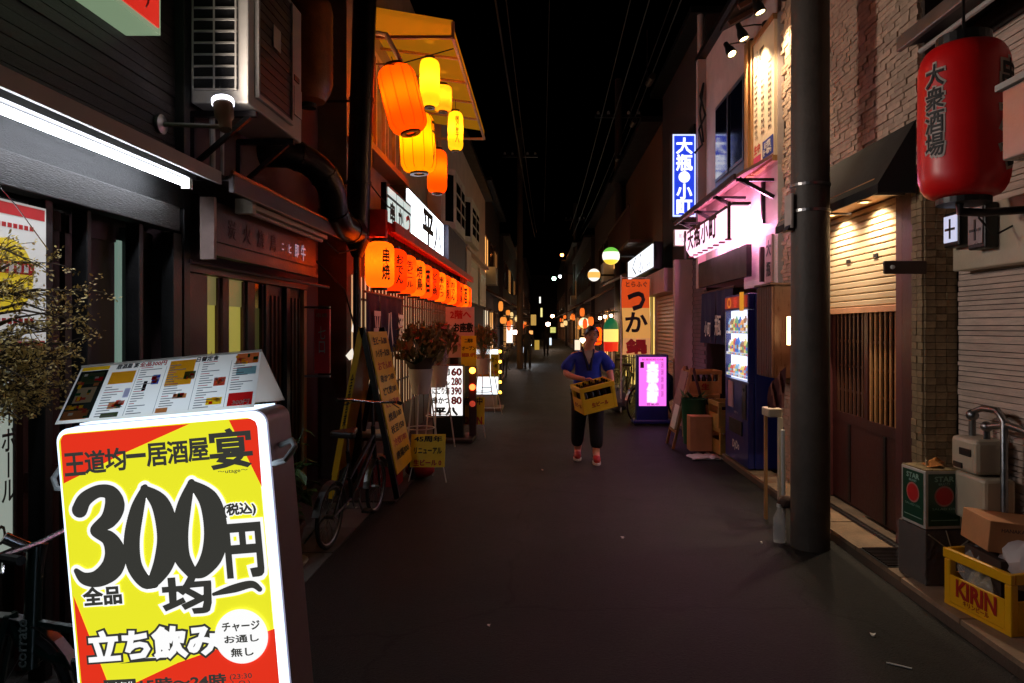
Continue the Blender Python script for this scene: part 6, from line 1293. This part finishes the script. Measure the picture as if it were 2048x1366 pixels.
# banner
T = thing('cloth_banner', 'long orange cloth banner with black brush letters and a red foot', 'banner', (1.8, 13.0, 1.1))
vs = []; mb = MB(); mb2 = MB(); mb3 = MB(); bw = lambda u, v: Vector((1.52+.53*u+.015*math.sin(v*6), 13.0+.03*math.sin(u*7+v*3), 1.1+1.44*v))
for m_, v0, v1 in ((mb,.62,1),(mb2,.22,.62),(mb3,0,.22)):
    vs = [bw(i/8, v0+(v1-v0)*j/6) for i in range(9) for j in range(7)]; m_.add(vs, [(i*7+j,(i+1)*7+j,(i+1)*7+j+1,i*7+j+1) for i in range(8) for j in range(6)])
part(T, 'cloth', mb, paper('banner_orange', (238,88,36), .55), True); part(T, 'cloth', mb2, paper('banner_peach', (246,178,96), .55), True); part(T, 'cloth', mb3, paper('banner_pale', (240,170,110), .5), True)
mb = MB(); mb.tube([(1.5,13.04,0),(1.5,13.04,2.62)], .015, 8); mb.tube([(1.5,13.04,2.57),(2.07,13.04,2.57)], .01, 6); part(T, 'pole', mb, WHITE, True)
text(T, 'つ', (1.78,12.96,2.12), .3, .32, 'S', INK, .05, .02); text(T, 'か', (1.78,12.96,1.72), .4, .36, 'S', INK, .03, .02); text(T, '鍋', (1.78,12.96,1.26), .36, .26, 'S', REDP, .05, .02); text(T, 'とらふぐ', (1.78,12.96,2.44), .4, .1, 'S', mat('plum_ink', (80,20,46)), .02, .02)
# ball lamps
for (px, py, Y, r, cs, lab) in ((1222,512,15.6,.2,((110,190,70),(255,250,235),(236,200,60)),'round wall lamp banded green, white and yellow'),(1188,550,21.8,.2,((255,246,230),(255,180,90),(255,246,230)),'round white wall lamp with an orange centre band'),(1168,646,27,.21,((250,240,190),(255,246,220),(230,236,150)),'low cream round lamp down the street over the walking person')):
    c = P(px,py,Y); T = thing('ball_lamp', lab, 'lamp', c)
    for q, (a0, a1) in enumerate(((-90,-28),(-28,26),(26,90))):
        mb = MB(); mb.lathe([(max(.001,r*math.cos(R(a0+(a1-a0)*i/8))), r*math.sin(R(a0+(a1-a0)*i/8))) for i in range(9)], 20); part(T, 'globe_band', mb, em('globe_%d_%d' % (px,q), cs[2-q], 1.2), True, local=True)
    mb = MB(); mb.tube([(r*.9,0,0),(2.5-c.x,0,0)], .03, 8); part(T, 'bracket', mb, BLK, local=True)
c = P(1222,640,18.5); T = thing('tricolour_lantern', 'round-topped lit lantern in green, cream and red bands', 'lantern', c + Vector((0,0,-.85)))
for z0, z1, r0, r1, col, st_ in ((0,.26,.19,.2,(230,36,20),.8),(.262,.6,.2,.2,(255,226,120),1.0),(.602,.92,.2,.02,(20,110,70),.6)):
    mb = MB(); mb.lathe([(r0+(r1-r0)*(i/6)**(3 if r1 < .1 else 1), z0+(z1-z0)*i/6) for i in range(7)], 20); part(T, 'band', mb, em('tricolour_%d' % int(z0*100), col, st_), True, local=True)
mb = MB(); mb.tube([(0,0,.9),(0,0,1.05),(.5,.1,1.1)], .01, 5); part(T, 'hanger', mb, BLK, local=True)
lantern('orange lit lantern behind the head of the person with the crate', (P(1190,690,24).x, 24, P(1190,690,24).z), .24, .62, PR[2], '酒', None, 8, (1,.55,.25), None, -90, ink=REDP)
# bikes and rubbish by the yellow shop
BLK2 = mat('bike_dark', (20,18,20), .4, .3)
for k, (l, rz, lab, bas) in enumerate((((2.05,12.0,0),R(40),'dark bicycle parked behind the pink stand sign',False),((1.72,13.9,0),R(75),'black city bicycle with basket below the orange banner',True),((1.85,16.2,0),R(70),'dark bicycle parked before the glowing yellow shop',True),((-1.25,18.5,0),R(95),'parked bicycle past the farther white lightbox',True),((-1.3,20.5,0),R(85),'dim bicycle in the row past the pale house',True),((-1.2,22.5,0),R(92),'farthest bicycle of the dark row along the kerb',True))):
    bicycle(lab, l, rz, .32, 1.06, BLK2, bas, 'bicycles parked down the street', .85, 1.0, .05)
bag('grey-white plastic rubbish bag on the road near the orange banner', (1.45,13.2,.0), (.22,.2,.42), mat('grey_film', (120,126,130), .35, var=.3, bump=.4, bs=12), 13, 'rubbish_bag')
bag('blue plastic bag hanging behind the pink stand sign', (2.15,11.95,.3), (.16,.1,.5), mat('blue_film', (30,60,130), .4, var=.3, bump=.3, bs=12), 4)
# ================================================================ PEOPLE
SKIN = mat('skin', (226,160,128), .5, var=.1, vs=12, bump=.05)
HAIR = mat('dark_hair', (20,14,12), .45, var=.3, vs=40, bump=.3)
BLUEH = mat('blue_happi', (34,62,196), .8, var=.25, vs=10, bump=.35, bs=40)
TROU = mat('black_trousers', (16,17,22), .8, var=.3, vs=10, bump=.3, bs=30)
REDS = mat('red_shoe', (170,40,36), .5, var=.2)
PX, PY_ = .555, 8.35
T = thing('person', 'person in a blue short-sleeved happi coat carrying a yellow crate up the street', 'person', (PX, PY_, 0))
def hand(palm, dirs, thumb, s=1.0):
    """palm centre, four finger polylines and a thumb, as skin chains rooted in the palm"""
    out = []
    for k, d in enumerate(dirs): out.append(([(*p, r*s) for p, r in zip(d, (.0105,.0095,.0085,.007))], chain(4)))
    out.append(([(*p, r*s) for p, r in zip(thumb, (.013,.011,.009))], chain(3)))
    return out
# joints (x right of view, y away from camera, z up)
nodes = [(0,.02,.88,(.15,.11)),(0,.01,1.0,(.15,.115)),(0,-.0,1.16,(.155,.115)),(0,-.0,1.29,(.14,.095)),(.008,-.015,1.36,(.055,.055)),(.018,-.03,1.405,(.05,.052)),
  (.03,-.045,1.455,(.07,.082)),(.04,-.05,1.52,(.08,.095)),(.048,-.045,1.575,(.07,.082)),(.052,-.04,1.615,(.035,.04)),
  (-.165,.0,1.285,.062),(-.235,-.02,1.17,.05),(-.275,-.06,1.06,.043),(-.17,-.2,1.025,.036),(-.085,-.28,1.015,.026),(-.05,-.305,1.01,(.036,.018)),
  (.165,.0,1.285,.062),(.235,-.01,1.17,.05),(.27,-.06,1.05,.043),(.275,-.18,.98,.036),(.265,-.27,.93,.026),(.25,-.305,.915,(.02,.036)),
  (-.085,.03,.8,.1),(-.105,.0,.47,.07),(-.12,.12,.1,.045),(-.125,.03,.045,.04),(-.13,-.06,.035,.032),
  (.085,.0,.8,.1),(.085,-.09,.47,.07),(.09,-.14,.1,.045),(.095,-.24,.045,.04),(.1,-.32,.035,.032)]
edges = [(0,1),(1,2),(2,3),(3,4),(4,5),(5,6),(6,7),(7,8),(8,9),(3,10),(10,11),(11,12),(12,13),(13,14),(14,15),(3,16),(16,17),(17,18),(18,19),(19,20),(20,21),(0,22),(22,23),(23,24),(24,25),(25,26),(0,27),(27,28),(28,29),(29,30),(30,31)]
lf = [[(-.06+.0,-.315+k*.0,1.012+.0)]*1 for k in range(4)]
hl = hand(None, [[(-.045,-.30+.018*(1.5-k),1.012),(-.0,-.325+.02*(1.5-k),1.022),(.03,-.33+.02*(1.5-k),1.01),(.04,-.33+.019*(1.5-k),.985)] for k in range(4)], [(-.06,-.29,1.0),(-.045,-.265,.985),(-.02,-.262,.972)])
hr = hand(None, [[(.25,-.31,.915+.018*(1.5-k)),(.235,-.35,.915+.02*(1.5-k)),(.21,-.362,.915+.02*(1.5-k)),(.185,-.36,.915+.019*(1.5-k))] for k in range(4)], [(.255,-.29,.935),(.235,-.29,.955),(.215,-.3,.965)])
body = skin([(nodes, edges)] + hl + hr, 'body', T, SKIN, 2)
# shape a face onto the front of the head
hc = Vector((.042,-.05,1.52))
for v in body.data.vertices:
    d = v.co - hc
    if v.co.z > 1.43 and d.y < -.03 and abs(d.x) < .07:
        nose = math.exp(-((d.x-.004)/.014)**2 - ((v.co.z-1.505)/.022)**2)*.026; brow = math.exp(-((v.co.z-1.545)/.012)**2)*.006; chin = math.exp(-((d.x)/.025)**2 - ((v.co.z-1.445)/.018)**2)*.008
        eye = sum(math.exp(-((d.x-s)/.014)**2 - ((v.co.z-1.532)/.01)**2) for s in (-.028,.034))*.007
        v.co.y -= nose + brow + chin - eye
DK = mat('eye_dark', (14,10,10), .3, bump=0)
for s in (-.028,.034):
    mb = MB(); mb.ball((hc.x+s,-.137,1.531), .012, 10, (1.2,.5,.5)); part(T, 'eye', mb, DK, True, local=True)
    mb = MB(); mb.tube([(hc.x+s-.018,-.141,1.549),(hc.x+s,-.146,1.554),(hc.x+s+.018,-.141,1.549)], .0035, 5); part(T, 'eyebrow', mb, HAIR, local=True)
mb = MB(); mb.ball((hc.x+.004,-.143,1.472), .018, 10, (1.2,.4,.32)); part(T, 'mouth', mb, mat('lips', (130,60,56), .5), True, local=True)
for s in (-1,1):
    mb = MB(); mb.ball((hc.x+s*.083,-.035,1.518), .02, 10, (.5,.8,1.3)); part(T, 'ear', mb, SKIN, True, local=True)
vs = []; mb = MB(); nn, mm = 24, 10
for i in range(mm+1):
    for j in range(nn):
        a = 2*math.pi*j/nn; front = max(0, -math.sin(a)); e = (math.pi*.5)*(i/mm)*(1.28 - .62*front); r_ = 1.0
        vs.append((.047+.093*math.sin(e)*math.cos(a), -.036+.107*math.sin(e)*math.sin(a), 1.532+.106*math.cos(e)))
mb.add(vs, [(i*nn+j,i*nn+(j+1)%nn,(i+1)*nn+(j+1)%nn,(i+1)*nn+j) for i in range(mm) for j in range(nn)]); mb.ball((.05,.075,1.56), .035, 12); part(T, 'hair', mb, HAIR, True, local=True)
# clothes follow the same joints
coat = [(0,.02,.83,(.185,.14)),(0,.01,.95,(.18,.14)),(0,0,1.1,(.18,.138)),(0,-.0,1.22,(.172,.125)),(0,0,1.31,(.15,.112)),(-.165,.0,1.295,.088),(-.232,-.02,1.17,.078),(-.27,-.055,1.085,.08),(.165,.0,1.295,.088),(.232,-.015,1.17,.078),(.266,-.05,1.085,.08)]
coat = [(x*1.05,y,z,(tuple(q*1.1 for q in r) if isinstance(r, tuple) else r*1.08)) for x,y,z,r in coat]
skin([(coat, [(0,1),(1,2),(2,3),(3,4),(3,5),(5,6),(6,7),(3,8),(8,9),(9,10)])], 'happi_coat', T, BLUEH, 2)
for s in (-1,1):
    mb = MB(); mb.tube([(s*.07,.02,1.375),(s*.062,-.075,1.33),(s*.035,-.128,1.24),(.012*s+.01,-.145,1.1)], .016, 8); part(T, 'collar_band', mb, NAVY, True, local=True)
mb = MB(); mb.poly([(-.055,-.112,1.33),(.055,-.112,1.33),(.03,-.138,1.24),(.005,-.147,1.17),(-.02,-.138,1.24)]); mb.prism([(-.055,-.105,1.345),(.055,-.105,1.345),(.02,-.125,1.22)], (0,.02,0)); part(T, 'undershirt', mb, mat('white_shirt', (190,176,160), .8), local=True)
tr = [(0,.02,.88,(.165,.13)),(-.085,.03,.78,.118),(-.105,.0,.47,.088),(-.12,.11,.14,.075),(.085,.0,.78,.118),(.085,-.09,.47,.088),(.09,-.13,.14,.075)]
tr = [(x*1.1,y,z,(tuple(q*1.06 for q in r) if isinstance(r, tuple) else r*1.1)) for x,y,z,r in tr]
skin([(tr, [(0,1),(1,2),(2,3),(0,4),(4,5),(5,6)])], 'trousers', T, TROU, 2)
for x, y in ((-.122,.09),(.092,-.17)):
    sh_ = [(x,y+.05,.07,(.048,.055)),(x-.002,y-.03,.06,(.05,.045)),(x-.006,y-.12,.05,(.048,.036)),(x-.008,y-.17,.045,(.03,.025))]
    o = skin([(sh_, chain(4))], 'shoe', T, REDS, 2); mb = MB(); mb.prism([(x+.05*math.cos(a)-.004, y-.06+.135*math.sin(a), .003) for a in [q*.3927 for q in range(16)]], (0,0,.02)); part(T, 'sole', mb, CARD, local=True)
crate('beer_crate', 'amber beer crate of dark bottles carried by the person in blue', (PX+.07, PY_-.4, .68), R(-10), mat('amber_crate', (255,204,44), .45, var=.1, bump=.05), (('生ビール',.2,.05,.09),), RDW, None, 20, (R(5), R(-12), R(17)), .42, .31, .31)
def far_person(label, c, hgt, nodes_m, step, col):
    T = thing('person', label, 'person', c); k = hgt/1.65
    nd = [(0,0,.88,.13),(0,0,1.1,.13),(0,0,1.3,.12),(0,0,1.4,.05),(0,-.01,1.5,.085),(0,-.01,1.6,.07),(-.17,0,1.32,.06),(-.22,.03,1.08,.05),(-.2,-.08,.85,.035),(.17,0,1.32,.06),(.22,-.03,1.08,.05),(.21,-.1,.85,.035),(-.08,0,.8,.09),(-.09,step,.45,.065),(-.09,step*1.2,.08,.045),(-.09,step*1.2-.13,.04,.035),(.08,0,.8,.09),(.09,-step,.45,.065),(.09,-step*.9,.08,.045),(.09,-step*.9-.13,.04,.035)]
    skin([([(x*k,y*k,z*k,r*k) for x,y,z,r in nd], [(0,1),(1,2),(2,3),(3,4),(4,5),(2,6),(6,7),(7,8),(2,9),(9,10),(10,11),(0,12),(12,13),(13,14),(14,15),(0,16),(16,17),(17,18),(18,19)])], 'body', T, col, 1)
    mb = MB(); mb.ball((0,.005*k,1.585*k), .095*k, 12, (.95,1.05,.85)); part(T, 'hair', mb, HAIR, True, local=True)
far_person('dark-clad person walking on the left side far down the street', (-.57,26,0), 1.68, None, .14, TROU)
far_person('distant dark figure standing in the middle of the street glow', (.2,38,0), 1.68, None, .05, TROU)
# ================================================================ far street
LB = [('tall dark block past the pale house with its lit first-floor strip', -1.95, 22.2, 31, 6.4, DARKW), ('brown shop house beside the bright far bicycle corner', -1.8, 31.2, 42, 5.8, mat('brown_render', (70,52,44), .8)), ('low far house on the pole side under yellow lamps', -1.9, 42.3, 58, 6.6, DARKW), ('most distant block on the pole side of the street', -1.7, 58.3, 95, 7.5, MORTAR)]
RB = [('dim house with an awning past the glowing yellow shop', 2.3, 20.7, 30, 6.0, mat('brown_render', (70,52,44))), ('shop house behind the low cream round lamp', 2.15, 30.2, 43, 5.6, DARKW), ('far dark house under the orange street lamp', 2.2, 43.3, 60, 7.0, MORTAR), ('most distant block on the street lamp side', 2.0, 60.4, 95, 7.5, DARKW)]
LITW = [em('far_window_warm', (255,180,96), 1.15), em('far_window_white', (246,226,190), .9), em('far_window_dim', (170,110,56), .7)]
r2 = random.Random(31)
for bi, (lab, x, y0, y1, hgt, m) in enumerate(LB + RB):
    s = -1 if x < 0 else 1; xf = abs(x); T = thing('shop_house', lab, 'building', (x, (y0+y1)/2, 0))
    xa = lambda a, b: (min(s*a, s*b), max(s*a, s*b))
    mb = MB(); mb.box(*xa(xf, 7), y0, y1, 0, hgt); part(T, 'wall', mb, m)
    mb = MB(); mb.box(*xa(xf-.3, 7), y0-.05, y1, hgt+.001, hgt+.12); part(T, 'roof_eave', mb, BLK)
    mb = MB(); mb.prism([(s*(xf-.002),y0+.3,2.95),(s*(xf-.7),y0+.3,2.6),(s*(xf-.7),y0+.3,2.54),(s*(xf-.002),y0+.3,2.88)], (0,(y1-y0)*.6,0)); part(T, 'awning', mb, r2.choice((BWOOD, MAROON, DARKW)))
    n = int((y1-y0)/2.4)
    for k in range(n):
        ya = y0+.5+k*2.4
        for z0, z1 in ((.4,2.2),(3.5,4.7)):
            if z1 > hgt-.3: continue
            lit = r2.random() < (.7 if z0 < 1 else .22); mm = r2.choice(LITW) if lit else GLASS
            mb = MB(); mb.box(*xa(xf-.012, xf-.003), ya, ya+1.5, z0, z1); w_ = part(T, 'window', mb, mm)
            mb = MB()
            for yy in (ya-.05, ya+.72, ya+1.5): mb.box(*xa(xf-.04, xf-.0125), yy, yy+.06, z0, z1)
            mb.box(*xa(xf-.045, xf-.0125), ya-.06, ya+1.57, z1+.001, z1+.06); part(w_, 'frame', mb, BWOOD)
    if bi % 2 == 0:
        mb = MB(); mb.box(*xa(xf-.35, xf-.003), y0+1.2, y0+2.1, 3.1, 3.7); part(T, 'condenser', mb, GREYW)
# small lanterns and shop lights that crowd both sides far down the street
r2 = random.Random(77); ordn = ['nearest','second','third','fourth','fifth','sixth','seventh','eighth','ninth','tenth','eleventh','twelfth','thirteenth','fourteenth','fifteenth','farthest']
KC = [('paper',(255,150,60),.9),('paper',(255,96,30),.8),('paper',(255,214,140),1.0),('paper',(255,120,40),.8)]
FM = [em('far_lantern_%d' % i, c, .95) for i, (_, c, _s) in enumerate(KC)]
for s, side in ((-1, 'pale house side'), (1, 'vending machine side')):
    for k in range(16):
        Y = 25 + k*k*.09 + k*1.6; x = s*(1.55 - r2.uniform(-.2,.2)) + (.3 if s > 0 else 0); z = r2.uniform(1.5, 2.3); hh = r2.uniform(.2,.38); rr = r2.uniform(.08,.13)
        T = thing('paper_lantern', f'{ordn[k]} of the small far lanterns along the {side} of the street', 'lantern', (x,Y,z), group='small lanterns far down the street')
        mb = MB(); mb.lathe([(rr*.5,0),(rr*.85,hh*.12),(rr,hh*.35),(rr,hh*.65),(rr*.85,hh*.88),(rr*.5,hh)], 14); part(T, 'shade', mb, FM[r2.randrange(4)], True, local=True)
        for z0, z1 in ((-.03,0),(hh,hh+.03)):
            mb = MB(); mb.lathe([(0,z0),(rr*.5,z0),(rr*.5,z1),(0,z1)], 12); part(T, 'ring', mb, BLK, local=True)
        mb = MB(); mb.tube([(0,0,hh+.02),(0,0,hh+.15),(s*.6,0,hh+.18)], .012, 5); part(T, 'cord', mb, BLK, local=True)
mb = MB(); mb.box(-7, 9, 96, 99, 0, 9); struct('far_wall', mb, DARKW)
# lit signs far down the street
G = [(1019,668,29,.28,.8,(255,232,214),1.2,'tall white lit sign glowing by the far parked bicycles'),(1067,640,36,.3,.6,(226,180,90),.6,'yellow lit sign over the dark walker'),(1083,625,44,.14,.62,(250,236,150),1.0,'slim yellow-white vertical sign high past the dark walker'),(1080,600,50,.12,.5,(240,240,230),1.5,'slim white strip lamp high in the far gloom'),(1101,683,36,.12,.4,(225,245,255),1.2,'white lit sign beside the distant standing figure'),(1155,690,23,.2,.36,(255,232,204),1.0,'cream lit sign board left of the carrying person'),(1125,650,52,.3,.3,(255,190,120),1.0,'faint orange lit sign in the far middle'),(1157,613,46,.12,.62,(215,225,230),1.4,'leaning white strip light past the low round lamp'),(1074,690,40,.3,.6,(200,160,60),.7,'ochre glow panel of a far shop door'),(1062,668,33,.2,.35,(255,170,90),1.2,'small orange lit sign on the far brown shop house'),(1106,660,58,.5,.5,(225,225,120),.8,'greenish yellow lit shop window box in the far middle'),(1046,700,30,.08,.26,(220,235,255),1.0,'small white sign low among the far bicycles')]
for px, py, Y, w, h_, col, st_, lab in G:
    c = P(px,py,Y); T = thing('lit_sign', lab, 'sign', c); mb = MB(); mb.box(-w/2,w/2,0,.15,-h_/2,h_/2); part(T, 'case', mb, BLK, local=True)
    mb = MB(); mb.box(-w*.46,w*.46,-.012,-.002,-h_*.47,h_*.47); part(T, 'face', mb, em('far_sign_%d' % px, col, st_), local=True)
    mb = MB(); e = -2.2 if c.x < .3 else 2.4; mb.bar((0,.08,h_*.3),(e-c.x,.08,h_*.3),.03,.03); part(T, 'bracket', mb, BLK, local=True)
LG = [(1124,510,58,.14,(255,140,60),14,'orange street lamp high over the far street'),(1108,557,46,.13,(190,255,210),9,'greenish white street lamp below the orange one'),(1120,553,47,.1,(235,240,255),9,'white street lamp beside the greenish one'),(1105,632,60,.16,(255,200,130),9,'warm bare bulb far down the street, upper of two'),(1096,648,52,.17,(255,214,190),10,'pinkish white bulb far down the street, lower of two'),(1165,680,24.5,.1,(255,220,170),5,'bare bulb just left of the carrying person head'),(1200,636,21,.05,(255,214,170),9,'first small bulb in the string under the far awning'),(1210,633,20.5,.05,(255,214,170),9,'second small bulb in the string under the far awning'),(1222,631,20,.05,(255,214,170),9,'third small bulb in the string under the far awning'),(1030,664,28,.1,(255,210,190),8,'pinkish bulb beside the tall white far sign'),(1060,690,31,.06,(230,240,255),7,'tiny bluish bulb over the far parked bicycles')]
for px, py, Y, r, col, st_, lab in LG:
    c = P(px,py,Y); T = thing('street_lamp' if r > .09 and py < 600 else 'bulb_lamp', lab, 'lamp', c)
    mb = MB(); mb.ball((0,0,0), r, 14); part(T, 'bulb', mb, em('bulb_%d' % px, col, st_), True, local=True)
    if py > 560: lamp(T, 'POINT', c + Vector((0,0,-r*1.4)), 11 if Y > 27 else 5, [x/255 for x in col], .05)
    mb = MB(); mb.lathe([(.0,r*1.5),(r*.5,r*1.4),(r*1.3,r*.75),(r*1.2,r*.7),(0,r*1.1)], 14); part(T, 'hood', mb, BLK, True, local=True)
    e = -1.9 if c.x < .9 and py > 560 else 2.2; mb = MB(); mb.tube([(0,0,r*1.4),(0,0,r*2.2),(e-c.x,.1,r*2.4)], .02, 5); part(T, 'arm', mb, BLK, local=True)
# poles and wires
for k, (px, Y, rr, z1, lab) in enumerate(((1040,27,.13,9.5,'slim dark utility pole past the pale house'),(1150,46,.14,10,'distant utility pole under the street lamps'),(1237,20.3,.13,9,'utility pole between the tricolour lantern and the banner'))):
    X = (px-CX)*Y/F; T = thing('utility_pole', lab, 'utility pole', (X,Y,0)); mb = MB(); mb.lathe([(rr,0),(rr*.8,z1),(0,z1)], 14); part(T, 'shaft', mb, mat('grey_pole', (84,72,66), .8), True, local=True)
    mb = MB(); mb.bar((-.7,0,z1-1.1),(.7,0,z1-1.1),.09,.09); part(T, 'cross_arm', mb, DSTEEL, local=True)
    for q in (-.6,-.3,.3,.6):
        mb = MB(); mb.lathe([(0,0),(.04,0),(.05,.05),(.03,.1),(0,.12)], 8, Matrix.Translation((q,0,z1-1.05))); part(T, 'insulator', mb, WHITE, True, local=True)
WIRE = mat('wire_black', (40,38,38), .5)
for k, (xa_, za, xb, zb, lab) in enumerate(((-.75,6.6,-.5,7.6,'overhead wire nearest the left eaves'),(-.62,6.9,-.4,7.9,'second overhead wire above the lantern pub side'),(.15,8.4,.1,8.6,'lone faint wire high over the street centre'),(2.0,6.7,2.5,7.5,'lowest overhead wire along the white bar side'),(1.6,6.9,2.0,7.7,'middle overhead wire along the white bar side'),(1.4,7.3,1.8,8.1,'upper overhead wire along the white bar side'),(2.2,7.6,2.6,8.2,'topmost overhead wire over the white bar roof'))):
    pts = [(xa_+(xb-xa_)*i/16, 2+i*2.7, za+(zb-za)*i/16 - .5*math.sin(math.pi*i/16)) for i in range(17)]
    mb = MB(); mb.tube(pts, .011 if k != 0 else .018, 5); single('overhead_wire', mb, WIRE, lab, 'wire', 'overhead wires along the street')
for k, (x, y, z, lab) in enumerate(((1.9,12,5.95,'dark cable splice box on the overhead wires, nearer one'),(2.0,15,6.1,'dark cable splice box on the overhead wires, middle one'),(2.1,19,6.3,'dark cable splice box on the overhead wires, farthest one'))):
    mb = MB(); mb.tube([(x,y-.25,z),(x,y+.25,z+.04)], .06, 10); mb.tube([(x-.06,y,z),(x-.06,y,z+.9)], .01, 5); single('splice_box', mb, DSTEEL, lab, 'cable box', 'splice boxes on the wires')
